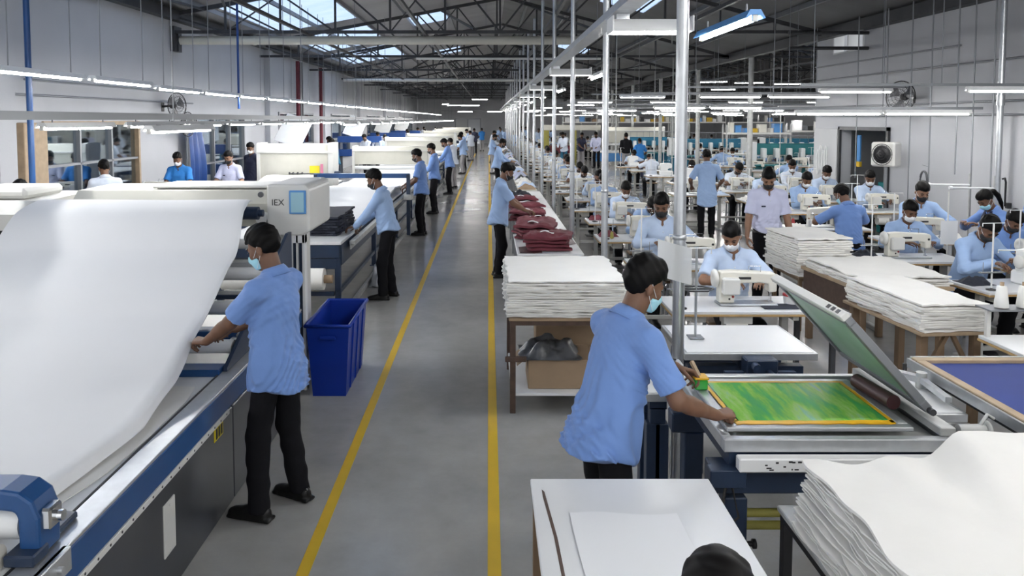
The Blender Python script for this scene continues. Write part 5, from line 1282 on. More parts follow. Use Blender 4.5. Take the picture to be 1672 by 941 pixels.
at(t, 'hinge_rail', 'alu_dull', lambda b: (b.box(2.03, 3.36, .925, 2.10, 4.20, .965, .004), b.cyl((2.12, 3.38, .95), (2.24, 3.38, .95), .025, n=12), b.lathe([(.001, 0), (.04, .004), (.04, .016), (.001, .02)], (2.24, 3.38, .95), 14, 'x'), b.tube([(2.22, 3.38, .97), (2.25, 3.38, 1.02), (2.28, 3.38, 1.0)], .008, 6)))
# lower green screen frame
t = thing('green_print_screen', 'flat silkscreen smeared with green ink and yellow tape, lying on the printing table', 'silkscreen', (1.52, 3.74, .926))
at(t, 'screen_mesh', 'green_screen', lambda b: b.grid(lambda u, v: (1.165 + .70 * u, 3.475 + .525 * v, .949 + .0012 * math.sin(9 * u) * math.sin(7 * v)), 12, 10, .003))
def tapes(b):
    rs = random.Random(2)
    def rag(p0, p1, w):
        n = 22; vs = []
        for i in range(n + 1):
            f = i / n; x = p0[0] + (p1[0] - p0[0]) * f; y = p0[1] + (p1[1] - p0[1]) * f; d = Vector((p1[1] - p0[1], p0[0] - p1[0])).normalized()
            for s in (-1, 1): q = w * (.5 + .35 * rs.random()); vs.append((x + d.x * q * s, y + d.y * q * s, .9505))
        b.add(vs, [(2 * i, 2 * i + 2, 2 * i + 3, 2 * i + 1) for i in range(n)]); b.add([(x, y, z - .003) for x, y, z in vs], [(2 * i, 2 * i + 1, 2 * i + 3, 2 * i + 2) for i in range(n)])
    rag((1.14, 3.462), (1.88, 3.468), .030); rag((1.872, 3.46), (1.88, 4.02), .014); rag((1.13, 4.01), (1.88, 4.015), .014); rag((1.148, 3.47), (1.148, 4.02), .014)
at(t, 'yellow_tape', 'tape', tapes)
at(t, 'frame', 'alu', lambda b: fr(b, 1.085, 1.94, 3.41, 4.07, .926, .947, .05))
t = thing('ink_scoop', 'small green ink block with a wooden grip in the far hand of the leaning man', 'ink scoop', (1.10, 3.93, .948))
b = MB(); b.box(-.03, -.045, 0, .035, .03, .055, .006); b.build('block', 'green_ink', t); b = MB(); b.box(-.034, -.05, .055, .04, .034, .066, .003); b.build('yellow_rim', 'tape', t); b = MB(); b.bar((0, 0, .06), (-.025, .06, .12), .018); b.build('grip', 'wood_pale', t)
b = MB(); b.cyl((1.955, 3.62, .985), (1.925, 3.93, .985), .036, n=20); o = tag(b.build('ink_roller', 'maroon_dark'), 'dark maroon roller lying at the hinge side of the green screen', 'roller')
# raised screen, hinged on the right
t = thing('raised_print_screen', 'tilted silkscreen frame with pale green mesh standing raised behind the green one', 'silkscreen', (2.06, 3.93, .992))
ang = math.atan2(.44, -.40)
b0 = Matrix.Rotation(-(ang), 4, 'Y')
def rs_(b): b.T = b0
L_ = .60
def part(name, m, fn):
    b = MB(); b.T = b0; fn(b); return b.build(name, m, t)
part('frame', 'steel_grey', lambda b: (b.box(0, -.43, -.02, .05, .43, .02, .004), b.box(L_ - .05, -.43, -.02, L_, .43, .02, .004), b.box(.05, -.43, -.02, L_ - .05, -.38, .02, .004), b.box(.05, .38, -.02, L_ - .05, .43, .02, .004)))
part('mesh', 'mesh_green', lambda b: b.box(.05, -.38, .004, L_ - .05, .38, .010))
part('top_bar', 'off_white', lambda b: b.box(L_ - .01, -.44, -.018, L_ + .022, .44, .026, .005))
part('bar_label', 'dark', lambda b: [b.box(L_ + .022, -.40 + .05 * k, -.008, L_ + .0235, -.37 + .05 * k, .014) for k in range(3)])
part('hinge', 'steel_dark', lambda b: (b.cyl((.0, -.46, 0), (.0, -.36, 0), .016, n=10), b.cyl((.0, .36, 0), (.0, .46, 0), .016, n=10)))
# white plattens on the neighbouring blue machine
def platten(label, x0, x1, y0, y1, z, legs=True, floor=0):
    t = thing('print_platen', label, 'platen', ((x0 + x1) / 2, (y0 + y1) / 2, 0))
    at(t, 'board', 'table_white', lambda b: b.box(x0 + .02, y0 + .02, z - .02, x1 - .02, y1 - .02, z, .003)); at(t, 'frame', 'alu', lambda b: fr(b, x0, x1, y0, y1, z - .05, z - .003, .02))
    at(t, 'beam', 'blue_dark', lambda b: (b.box(x0 + .05, y0 + .1, z - .22, x1 - .05, y0 + .18, z - .12, .004), b.box(x0 + .05, y1 - .2, z - .22, x1 - .05, y1 - .1, z - .12, .004), b.box((x0 + x1) / 2 - .05, y0 + .1, z - .13, (x0 + x1) / 2 + .05, y1 - .1, z - .052)))
    for x in (x0 + .12, x1 - .12):
        for y in (y0 + .14, y1 - .15): at(t, 'leg', 'blue_dark', lambda b, x=x, y=y: b.box(x - .04, y - .04, 0, x + .04, y + .04, z - .22, .004))
    return t
t = platten('white printing platen in an aluminium frame behind the green screen', 1.26, 2.12, 4.84, 5.52, .85)
at(t, 'head_clamp', 'blue_dark', lambda b: (b.box(1.62, 4.72, .70, 1.82, 4.83, .84, .008), b.cyl((1.67, 4.72, .80), (1.67, 4.66, .80), .03, n=12), b.cyl((1.76, 4.72, .76), (1.76, 4.64, .76), .022, n=12), b.box(1.5, 4.76, .72, 1.95, 4.80, .75)))
t = platten('white platen half hidden right of the raised screen', 2.28, 2.53, 3.95, 4.62, .80)
t = platten('white platen beside the pole, left of the green screen', .90, 1.09, 4.30, 4.78, .78)
t = thing('jointed_linkage', 'jointed steel arm with clamps lying over the white platen right of the raised screen', 'arm', (2.38, 4.46, .801))
b = MB(); b.bar((-.1, .10, .06), (.12, -.12, .05), .05, .035); b.bar((.12, -.12, .05), (.08, -.45, .05), .035, .03); b.build('link', 'alu', t); b = MB(); b.cyl((-.1, .1, 0), (-.1, .1, .13), .035, n=14); b.cyl((.12, -.12, 0), (.12, -.12, .09), .03, n=14); b.build('joint', 'alu_dull', t); b = MB(); b.cyl((-.04, .05, .08), (-.04, .05, .14), .012, n=8); b.cyl((.06, -.05, .08), (.06, -.05, .12), .012, n=8); b.build('clamp_knob', 'dark', t)
# blue covered screen frame on the right
t = thing('blue_print_screen', 'wide silkscreen with dark blue mesh in a wooden frame at the right edge', 'silkscreen', (3.2, 4.0, 0))
Tz = .86
at(t, 'frame', 'wood_pale', lambda b: (fr(b, 2.56, 4.0, 3.36, 4.56, Tz, Tz + .05, .055)))
at(t, 'screen_mesh', 'blue_screen', lambda b: b.box(2.61, 3.41, Tz + .020, 3.95, 4.51, Tz + .030))
at(t, 'metal_edge', 'alu', lambda b: (b.box(2.545, 3.34, Tz - .015, 2.56, 4.58, Tz + .04), b.box(2.56, 4.56, Tz - .01, 4.0, 4.575, Tz + .053), b.box(2.545, 3.33, Tz - .015, 4.0, 3.345, Tz + .03)))
at(t, 'support_rail', 'steel_dark', lambda b: (b.box(2.60, 3.42, Tz - .06, 2.66, 4.5, Tz - .001), b.box(3.9, 3.42, Tz - .06, 3.96, 4.5, Tz - .001)))
for x in (2.64, 3.92):
    for y in (3.5, 4.42): at(t, 'leg', 'blue_dark', lambda b, x=x, y=y: b.box(x - .04, y - .04, 0, x + .04, y + .04, Tz - .06, .004))
t = thing('clear_bag', 'clear plastic wrap heaped below the blue screen frame', 'bag', (2.95, 3.9, .0)); b = lump(.5, .5, .5, 8, 16, 1.5); b.build('bag_film', 'clear_bag', t)
# ---- big cloth stack at bottom right
work_table('dark framed low table under the big white cloth stack at the bottom right', 1.21, 2.7, 1.35, 3.12, .735, 'alu_dull', 'dark', 'dark')
n = 32; th = .245 / n
for i in range(n):
    top = i == n - 1; f = i / (n - 1)
    if i < 6 or top:
        b = MB(); rs = random.Random(100 + i); o1 = rs.uniform(0, 50)
        def fn(u, v, o1=o1, i=i, top=top):
            x, y = -.66 + 1.32 * u, -.78 + 1.56 * v; eu, ev = abs(2 * u - 1) ** 8, abs(2 * v - 1) ** 8
            x += (2 * u - 1) * eu * .035 * mnoise.noise(Vector((o1, y * 5, i))); y += (2 * v - 1) * ev * .035 * mnoise.noise(Vector((x * 5, o1, i)))
            z = th * .93 + .0006 * mnoise.noise(Vector((u * 5 + o1, v * 5, 0)))
            if top:
                z += .018 * mnoise.noise(Vector((u * 2.6 + 3, v * 2.2, 1))) + .006 * math.sin(14 * (u + .6 * v) + 3 * mnoise.noise(Vector((u * 2, v * 2, 9)))) + .012
                ss = lambda a, b, t: (lambda q: q * q * (3 - 2 * q))(max(0, min(1, (t - a) / (b - a)))); z += .125 * ss(.36, .47, u + .1 * (1 - v)) * ss(.62, .96, v) * (1 - .25 * ss(.6, 1, u)) + .012 * mnoise.noise(Vector((u * 9, v * 8, 5))) * ss(.3, .9, v) + .03 * math.exp(-((u - .25) / .06) ** 2 - ((v - .9) / .1) ** 2)
            return (x, y, z)
        if top: b.grid(fn, 56, 56, .011)
        else: b.grid(fn, 26, 26, th * .78)
        o = b.build('cut_cloth', 'cotton')
        if i < 6: BP = BP + [o] if i else [o]
    else: o = dup(BP[(i * 5 + 1) % 6])
    rs = random.Random(i + 5)
    o.location = (1.93 + .06 * (1 - f) * -.9 + rs.uniform(-.018, .018), 2.18 + rs.uniform(-.018, .018), .737 + i * th); o.rotation_euler = (0, 0, rs.uniform(-.02, .02) + (PI if i % 2 and i >= 6 and not top else 0))
    tag(o, 'top white cloth piece, rumpled, of the big stack at the bottom right' if top else 'white cloth piece in the big stack at the bottom right', 'cloth', 'big white cloth stack at the bottom right')
# ---- middle right cloth tables
t = thing('trestle_table', 'rough wooden table with brown legs under the long white cloth stack', 'table', (3.48, 6.25, 0), R(5))
b = MB(); b.box(-.26, -.54, .71, .30, .55, .735, .003); b.build('tabletop', 'wood_pale', t)
for x in (-.20, .23):
    for y in (-.46, .46): b = MB(); b.box(x - .03, y - .03, 0, x + .03, y + .03, .71, .003); b.build('leg', 'wood', t)
b = MB(); b.bar((-.20, -.46, .35), (.0, -.46, .70), .03); b.bar((.23, -.46, .35), (.04, -.46, .70), .03); b.bar((-.20, -.44, .25), (-.20, .44, .25), .03); b.build('brace', 'wood', t)
stack('cut_cloth', ['top white cloth piece of the long stack on the brown legged table', 'white cloth piece in the long stack on the brown legged table'], 'long white cloth stack on the wooden table', 12, .52, 1.04, .205, (3.49, 6.25, .737), R(5), 'cotton', amp=.025, seed0=70, warp=.02, proto=5)
t = thing('trestle_table', 'brown board table under the low white cloth behind the long stack', 'table', (3.86, 7.62, 0), R(4))
b = MB(); b.box(-.45, -.55, .74, .48, .6, .775, .003); b.build('tabletop', 'wood_pale', t)
for x in (-.38, .40):
    for y in (-.48, .52): b = MB(); b.box(x - .03, y - .03, 0, x + .03, y + .03, .74, .003); b.build('leg', 'wood', t)
b = MB(); b.box(-.44, -.5, .52, -.42, .55, .74); b.build('side_board', 'rust', t)
stack('cut_cloth', ['top white cloth piece of the low spread on the brown board table', 'white cloth piece in the low spread on the brown board table'], 'low white cloth spread', 5, .9, 1.05, .085, (3.87, 7.64, .777), R(4), 'cotton', amp=.03, seed0=90, warp=.03, proto=4)
work_table('narrow table under the tall square white cloth stack behind the raised screen', 3.42, 3.92, 8.36, 9.16, .62, 'wood_pale', 'wood', 'wood')
stack('cut_cloth', ['top white cloth piece of the square stack near the standing man', 'white cloth piece in the square stack near the standing man'], 'square white cloth stack', 18, .62, .86, .42, (3.67, 8.76, .622), R(3), 'cotton', amp=.025, seed0=110, warp=.02, proto=5)
# ---- tables with maroon garments beside the aisle
for i, y in enumerate((8.75, 10.3, 11.85, 13.4, 14.95)):
    work_table('white inspection table beside the aisle with maroon garments, %s from the camera' % ORD[i] if i < 4 else 'white inspection table beside the aisle past the maroon garments', .33 + .07 * (i > 0), 1.10, y, y + 1.52, .80, 'table_white', 'steel_grey', 'wood_pale')
def garment(seed):
    b = MB()
    def fn(u, v):
        x, y = (u - .5) * 2, (v - .5) * 2; r = max(abs(x), abs(y)) ** 6
        n1 = mnoise.noise(Vector((x * 1.8 + seed, y * 1.8, seed))); n2 = abs(mnoise.noise(Vector((x * 4 + seed, y * 3, 1))))
        k = 1 + .12 * mnoise.noise(Vector((math.atan2(y, x) * 1.5, seed, 0))); z = .048 + .008 * n1 - .006 * n2 - .010 * r
        return (x * .20 * k, y * .17 * k, z)
    b.grid(fn, 18, 16, .024); return b
def garment_top(seed):
    b = MB()
    def fn(u, v):
        x, y = (u - .5) * 2, (v - .5) * 2; r = max(abs(x), abs(y)) ** 5; a = math.atan2(y, x)
        k = 1 + .16 * mnoise.noise(Vector((math.cos(a) * 1.6 + seed, math.sin(a) * 1.6, seed)))
        f = abs(mnoise.noise(Vector((x * 2.6 + seed, y * 1.2, 2)))) ; g_ = mnoise.noise(Vector((x * 1.3, y * 1.3 + seed, 5)))
        return (x * .21 * k, y * .18 * k, .085 + .03 * g_ - .05 * f * (1 - r) - .035 * r)
    b.grid(fn, 30, 26, .03); return b
GP = []; gi = 0
for (x, y, n, nm) in ((.72, 9.1, 4, 'first'), (.62, 9.95, 4, 'second'), (.66, 10.75, 3, 'third'), (.60, 11.75, 3, 'fourth'), (.62, 12.7, 3, 'fifth'), (.6, 13.8, 3, 'sixth')):
    for k in range(n):
        if k == n - 1: o = garment_top(gi * 2.3 + 1).build('maroon_garment', 'maroon')
        elif len(GP) < 5: o = garment(len(GP) * 3.1 + 1).build('maroon_garment', 'maroon'); GP.append(o)
        else: o = dup(GP[gi % 5])
        gi += 1; top = k == n - 1
        o.location = (x + rnd.uniform(-.015, .015), y + rnd.uniform(-.015, .015), .802 + k * .044); o.rotation_euler = (0, 0, rnd.uniform(-.25, .25) + PI * (gi % 2)); o.scale = (1.25, 1.3, 1)
        if top:
            b = MB(); b.grid(lambda u, v: (-.07 + .13 * u, -.10 + .05 * v + .02 * math.sin(u * 4), .090 + .01 * math.sin(5 * u)), 8, 4, .006); b.build('white_tag', 'paper', o)
        tag(o, ('top folded maroon garment of the %s pile on the aisle tables' % nm) if top else 'folded maroon garment inside the %s pile on the aisle tables' % nm, 'garment', 'maroon garments in the %s pile' % nm)
b = MB(); b.grid(lambda u, v: (.36 + .26 * u, 8.78 + .42 * v, .810 + .004 * math.sin(8 * u + 5 * v)), 10, 12, .003); tag(b.build('plastic_sleeve', 'maroon_dark'), 'shiny maroon plastic sleeve at the near left corner of the first aisle table', 'sleeve')
b = MB(); b.grid(lambda u, v: (.92 + .16 * u, 9.4 + .8 * v, .808 + .003 * math.sin(8 * u + 5 * v)), 8, 12, .003); tag(b.build('plastic_sleeve', 'maroon_dark'), 'long maroon plastic sleeve on the right edge of the first aisle table', 'sleeve')
t = thing('navy_bundle', 'navy cloth bundle on the aisle table behind the man with maroon garments', 'cloth', (.62, 15.3, .802)); b = lump(.5, .6, .2, 4, 14); b.build('heap', 'navy_fabric', t)
# paper notice on the pole
t = thing('paper_notice', 'tilted white paper sheet fixed to the thick steel pole', 'paper', (1.13, 4.57, 1.48), R(-12)); b = MB(); b.grid(lambda u, v: (-.11 + .2 * u, -.012 - .012 * math.sin(u * 3), -.12 + .22 * v + .05 * (1 - u)), 8, 6, .002)
b.build('sheet', 'paper', t); b = MB(); b.cyl((0, -.012, .02), (0, .012, .02), .012, n=10); b.build('pin', 'dark', t)
# ------------------------------------------------------------------ people and stations
def worker(label, loc, rz, sc=1.0, **kw):
    o = thing('person', label, 'person', loc, R(rz)); person(kw, o); o.scale = (sc, sc, sc); return o
worker('man in blue shirt on the left, holding the edge of the big white sheet', (-1.262, 4.51, 0), 70, 1.0, vox=.007, lean=3, nod=20, turn=6, seed=11, beard=1, mask='mask_blue', shirt='shirt_blue', hem=-.20, sleeve=.80, loose=1.0, hair_vol=.026, wrinkle=.010,
       armL=dict(t=(-.13, .435, 1.0), pole=(-.5, -.7, -1), d=(.05, 1, -.05), n=(-.35, 0, 1), curl=.75, thumb=.8), armR=dict(t=(.12, .40, 1.03), pole=(.6, -.6, -.8), d=(-.1, 1, -.1), curl=.6), footL=(-.17, .03, 0, -4), footR=(.13, -.05, 0, 8))
worker('man in blue shirt with a wrist watch, leaning over the green screen', (.54, 3.52, 0), -64, 1.0, vox=.007, lean=17, nod=20, turn=-4, seed=12, mask='mask_blue', shirt='shirt_blue', hem=-.17, sleeve=.84, watch=0, hair_vol=.034, wrinkle=.010,
       armL=dict(t=(-.16, .56, 1.065), pole=(-.5, -.4, -.8), d=(.25, 1, -.35), n=(-.2, .2, 1), curl=.7, thumb=.6), armR=dict(t=(.30, .415, .995), pole=(.6, -.8, -.7), d=(.02, 1, -.02), n=(.2, 0, 1), curl=1.35, thumb=.9), footL=(-.13, .08, 0, -6), footR=(.13, -.08, 0, 8))
worker('bearded man in long sleeved light blue shirt bending over the cutting table', (-1.31, 9.98, 0), 84, 1.0, vox=.009, lean=13, nod=24, seed=13, beard=1, mask='mask_black', shirt='shirt_sky', sleeve=1.95, hem=-.06, armL=dict(t=(-.10, .44, .93), d=(.1, 1, -.1), curl=.5), armR=dict(t=(.2, .42, .95), curl=.5), footL=(-.14, .05, 0, -5), footR=(.10, -.02, 0, 8))
worker('man in short sleeved blue shirt beside the dark blue gantry bar', (-1.36, 15.5, 0), 82, 1.02, vox=.0105, lean=4, nod=20, seed=14, beard=1, mask='mask_black', shirt='shirt_blue', sleeve=.8, armL=dict(t=(-.24, .26, .98), curl=.5), armR=dict(t=(.12, .36, 1.0), curl=.5))
worker('man in blue shirt standing fourth along the left of the aisle', (-1.34, 19.0, 0), 84, 1.02, vox=.0105, lean=3, nod=18, seed=15, mask='mask_black', shirt='shirt_blue', sleeve=1.95, hem=-.1, armL=dict(t=(-.20, .30, 1.02), curl=.5), armR=dict(t=(.12, .36, 1.0), curl=.5))
LM = 'workers far along the left of the aisle'
someone('stand_b', (-1.22, 24.0, 0), R(84), 'man in blue shirt standing fifth along the left of the aisle', LM, sc=1.03)
someone('stand_a', (-1.2, 26.2, 0), R(60), 'pale shirted worker just beyond the fifth man on the left', LM, shirt='shirt_white', trouser='grey_trouser')
for i, (x, y, a, s, t_) in enumerate(((-1.1, 33, 80, 'shirt_sky', None), (-1.15, 37, 95, 'shirt_sky', None), (-1.0, 43.5, 30, 'shirt_white', 'grey_trouser'), (-.95, 51.5, 10, 'navy_top', None), (-.5, 57, 10, 'polo_blue', None), (-1.2, 48, 85, 'shirt_sky', None))):
    someone('stand_b' if i % 2 else 'stand_a', (x, y, 0), R(a), ('distant %s worker by the left tables near the end of the aisle' % {'shirt_sky': 'blue shirted', 'shirt_white': 'white shirted', 'navy_top': 'dark clad', 'polo_blue': 'bright blue'}[s]), LM, s, trouser=t_)
# right side of the aisle
worker('bearded man in short sleeved blue shirt sorting maroon garments beside the aisle', (.14, 11.35, 0), -84, 1.0, vox=.0095, lean=7, nod=26, seed=16, beard=1, mask='mask_black', shirt='shirt_sky', sleeve=.8, hem=-.16, armL=dict(t=(-.08, .42, .98), d=(.1, 1, -.1), curl=.5), armR=dict(t=(.14, .40, 1.0), d=(-.1, 1, -.05), curl=.5))
someone('stand_b', (.24, 23.6, 0), R(-88), 'second man on the right of the aisle, light blue long sleeves', None, 'shirt_sky')
someone('stand_a', (.12, 33, 0), R(-86), 'third man on the right of the aisle, far off', None, 'shirt_sky')
someone('stand_b', (.12, 41, 0), R(-86), 'fourth, smallest man on the right of the aisle', None, 'shirt_white')
# column of sewing places facing the camera beside the aisle
CA = 'in the row beside the aisle tables'
ys_ = [6.45, 8.3, 10.15, 11.85, 13.5, 15.1, 16.7, 18.3, 20.0, 21.7, 23.4, 25.2, 27.0, 29, 31, 33, 35, 37.5, 40, 43, 46, 49]
worker('seated man in pale blue shirt with white mask behind the nearest sewing machine', (2.27, 7.17, 0), 180, 1.03, sit=True, vox=.0085, lean=9, nod=30, turn=-24, seed=21, badge=1, placket=1, mask='mask_white', shirt='shirt_pale', sleeve=.85, skin='skin_pale', armL=dict(t=(-.16, .45, .89), curl=.4), armR=dict(t=(.16, .45, .89), curl=.4))
worker('seated man with black mask behind the second sewing machine by the poles', (2.03, 9.04, 0), 180, 1.09, sit=True, vox=.0095, lean=10, nod=24, turn=-16, seed=22, placket=1, mask='mask_black', shirt='shirt_pale', sleeve=1.95, armL=dict(t=(-.2, .43, .89), d=(.4, 1, -.1), curl=.4), armR=dict(t=(.14, .45, .89), d=(-.3, 1, -.1), curl=.4))
worker('seated man bowed so that only his dark hair shows, third sewing place', (2.28, 10.89, 0), 180, 1.0, sit=True, vox=.0105, lean=22, nod=58, seed=23, mask='mask_black', shirt='shirt_sky', sleeve=1.95, armL=dict(t=(-.18, .45, .89), curl=.4), armR=dict(t=(.14, .45, .89), curl=.4))
for i, y in enumerate(ys_):
    w_ = ('nearest the screen printing table', 'second in the row beside the aisle tables', 'third in the row beside the aisle tables', 'fourth in the row beside the aisle tables', 'fifth in the row beside the aisle tables', 'sixth in the row beside the aisle tables', 'seventh in the row beside the aisle tables')[i] if i < 7 else 'far along the row beside the aisle tables'
    ops = (None, None, None, 'sew_a', 'sew_c', 'sew_d', 'sew_b')
    op = ops[i] if i < 7 else ('sew_a', 'sew_b', 'sew_c', 'sew_d')[(i * 3) % 4]
    x = 2.08 if i == 0 else 2.05 + (.06 if i % 2 else -.03)
    station(x, y, PI, None, w_, op, True if i >= 7 else None, heap=(None, ('cotton', 2, .35), ('maroon', 3, .3), ('maroon', 3, .25), ('navy_fabric', 4, .3))[i] if i < 5 else (('cotton', 2, .3) if i % 2 else None), mx=-.1, shirt=('shirt_sky', 'shirt_pale', 'shirt_white', None)[i % 4] if i >= 3 else None, stool=True)
    if i < 3: put('stool', make_stool, (x + .12, y + .72, 0), PI, 'wooden stool of the worker ' + w_)
cone('yellow', 'yellow thread cone on the second sewing table by the pole', (1.76, 8.2, .781), s=.8); cone('orange', 'orange thread spool beside the yellow cone on the second sewing table', (1.85, 8.24, .781), s=.55)
cone('olive', 'olive thread cone on the third sewing table', (1.62, 10.0, .781), s=.7)
b = MB(); b.box(-.16, -.09, .0, .16, .09, .006, .002); o = tag(b.build('cloth_piece', 'navy_fabric'), 'flat navy cloth piece under the needle of the nearest sewing machine', 'cloth'); o.location = (2.44, 6.33, .782)
t = thing('thread_box', 'white tub with a red lid on the right end of the nearest sewing table', 'tub', (2.58, 6.44, .781)); b = MB(); b.lathe([(.06, 0), (.07, .07)], (0, 0, 0), 18); b.build('tub', 'white_paint', t); b = MB(); b.lathe([(.074, .07), (.074, .085), (.06, .088)], (0, 0, 0), 18); b.build('lid', 'red', t)
t = thing('table_extension', 'white side board extending the nearest sewing table to the right', 'table', (2.72, 6.42, 0)); b = MB(); b.prism([(-.045, -.30), (.22, -.30), (.05, .30), (-.045, .30)], .755, .78, 'z'); b.build('board', 'formica', t)
for x, y in ((.1, -.24), (.0, .24)): b = MB(); b.box(x - .02, y - .02, 0, x + .02, y + .02, .754); b.build('leg', 'steel_dark', t)
# two-tray thread stand in front of the nearest machine
o = thing('cone_stand', 'steel cone stand with a square foot standing on the white platen by the pole', 'thread stand', (1.42, 5.18, .852)); b = MB(); b.box(-.05, -.05, 0, .05, .05, .01, .003); b.build('foot', 'steel_grey', o); b = MB(); b.cyl((0, 0, .01), (0, 0, .62), .009, n=8); b.build('pole', 'galv', o)
b = MB(); b.tube([(-.12, 0, .34), (-.06, .08, .34), (.06, .08, .34), (.12, 0, .34), (.06, -.08, .34), (-.06, -.08, .34)], .006, 6, True); b.box(-.12, -.008, .335, .12, .008, .345); b.build('tray', 'steel_dark', o); b = MB(); b.tube([(-.13, 0, .60), (-.13, 0, .62), (.1, 0, .62), (.1, 0, .58)], .005, 6); b.build('guide_arm', 'white_paint', o)
# tables running on beside the aisle
for i, y in enumerate((16.9, 18.9, 20.9, 22.9, 24.9, 26.9, 28.9, 30.9, 32.9, 34.9, 36.9, 38.9, 40.9)):
    tag(work_table('bundle table beside the aisle %s' % ('before the second standing man' if i == 0 else 'farther along'), .66, 1.075, y, y + 1.7, .78, 'beige', 'steel_grey', 'wood_pale'), None, None, 'bundle tables beside the aisle')
    for k in range(3):
        m = ('card', 'shirt_pale', 'cotton', 'grey_bag', 'shirt_lilac')[(i * 2 + k) % 5]; key = ('bh', m)
        put(key, lambda m=m: tag(lump(.4, .36, .16, 3 + len(m), 10).build('cloth_bundle', m), None, 'cloth'), (.86 + .03 * (k % 2), y + .3 + .5 * k, .782), .7 * k, 'loose cloth bundle on the bundle tables beside the aisle', 'cloth bundles on the bundle tables')
# the standing supervisor and the other named people on the right
worker('standing man in pale lilac shirt and black mask between the sewing rows', (3.55, 9.72, 0), 176, 1.02, vox=.009, lean=3, nod=30, turn=-12, seed=31, mask='mask_black', shirt='shirt_lilac', sleeve=.85, hem=-.03, placket=1, badge=1, belt=1, skin='skin_pale', armL=dict(t=(-.27, .12, .84), pole=(-.3, -1, 0), d=(0, .2, -1), n=(-1, 0, 0), curl=.5), armR=dict(t=(.27, .12, .84), pole=(.3, -1, 0), d=(0, .2, -1), n=(1, 0, 0), curl=.5))
worker('man seen from behind with a shirt tied round his waist between far sewing rows', (4.35, 15.2, 0), -8, 1.02, vox=.0105, lean=8, nod=16, seed=32, shirt='shirt_sky', sleeve=.85, hem=-.34, loose=.95, armL=dict(t=(-.26, .30, .98), curl=.5), armR=dict(t=(.26, .30, .98), curl=.5))
station(4.45, 16.15, 0, None, 'in front of the man seen from behind', None, None, heap=('shirt_pale', 2, .2))
worker('seated man seen from behind in blue shirt left of the right hand rows', (4.98, 10.46, 0), 6, 1.06, sit=True, vox=.0095, lean=12, nod=30, turn=16, seed=33, shirt='shirt_blue', mask='mask_blue', sleeve=.9, armL=dict(t=(-.22, .45, .89), curl=.4), armR=dict(t=(.2, .43, .89), curl=.4))
station(4.9, 11.12, 0, None, 'in front of the seated man seen from behind', None, None, heap=('cotton', 2, -.3)); put('stool', make_stool, (4.98, 10.46, 0), 0, 'wooden stool under the seated man seen from behind')
station(4.75, 8.65, PI, None, 'right of the long white cloth stack', None, None, heap=('navy_fabric', 4, .36), mx=.0)
worker('man hidden up to the eyes behind the machine right of the white cloth stacks', (5.12, 9.43, 0), 180, 1.0, sit=True, vox=.0105, lean=12, nod=24, seed=34, mask='mask_white', shirt='shirt_sky', sleeve=1.95, armL=dict(t=(-.16, .43, .89), curl=.4), armR=dict(t=(.2, .43, .89), curl=.4))
put('stool', make_stool, (5.12, 9.43, 0), PI, 'wooden stool behind the machine right of the white cloth stacks')
cone('thread', 'white thread cone on the table behind the seated man seen from behind', (4.62, 10.98, .781)); cone('red', 'red thread cone on the table before the seated man seen from behind', (4.50, 11.25, .781), s=.8)
station(5.72, 10.02, PI, None, 'beside the woman with a ponytail', None, None, heap=('cotton', 2, -.4), mx=.0)
worker('man with a dark chin mask working behind the machine by the right wall', (6.08, 10.81, 0), 172, 1.08, sit=True, vox=.0105, lean=8, nod=26, seed=35, mask='mask_black', shirt='shirt_sky', sleeve=1.95, skin='skin_pale', armL=dict(t=(-.2, .43, .89), curl=.4), armR=dict(t=(.12, .45, .89), curl=.4)); put('stool', make_stool, (6.08, 10.81, 0), R(172), 'wooden stool by the right wall beside the woman with a ponytail')
worker('woman with a ponytail and navy vest bending at a machine by the right wall', (7.06, 10.45, 0), 98, 1.04, sit=True, vox=.0095, lean=20, nod=34, turn=4, seed=36, hair='ponytail', mask='mask_blue', shirt='shirt_blue', sleeve=1.95, vest=1, bulk=.92, trouser='navy_trouser', armL=dict(t=(-.14, .45, .89), curl=.4), armR=dict(t=(.14, .45, .89), curl=.4)); put('stool', make_stool, (7.06, 10.45, 0), R(98), 'wooden stool of the woman with a ponytail')
station(5.08, 7.2, PI + .12, None, 'of the man bent low at the right edge', None, None, heap=('navy_fabric', 4, .3), mx=-.12, kind='over')
worker('man in pale blue shirt bent low over his sewing at the right edge', (5.02, 7.99, 0), 192, 1.05, sit=True, vox=.0085, lean=20, nod=44, turn=-10, seed=37, mask='mask_black', shirt='shirt_sky', sleeve=1.95, armL=dict(t=(-.14, .43, .89), curl=.4), armR=dict(t=(.12, .45, .89), d=(-.3, 1, -.1), curl=.4)); put('stool', make_stool, (5.02, 7.99, 0), R(192), 'wooden stool of the man bent low at the right edge')
station(6.05, 8.15, PI, None, 'cut by the right edge of the picture', None, None, mx=.1)
worker('dark haired worker half cut by the right edge behind the bent man', (5.92, 8.81, 0), 180, 1.0, sit=True, vox=.0105, lean=16, nod=40, seed=38, mask='mask_black', shirt='shirt_blue', sleeve=1.95, armL=dict(t=(-.16, .45, .89), curl=.4), armR=dict(t=(.14, .45, .89), curl=.4)); put('stool', make_stool, (5.92, 8.81, 0), PI, 'wooden stool of the worker cut by the right edge')
worker('dark haired worker standing by the right wall at the edge of the picture', (6.80, 9.3, 0), 160, 1.0, vox=.012, lean=14, nod=34, seed=39, mask='mask_black', shirt='shirt_blue', sleeve=1.95)
station(4.15, 5.22, PI, None, 'with white cones at the right edge', None, None, mx=-.05, kind='over', stand=False)
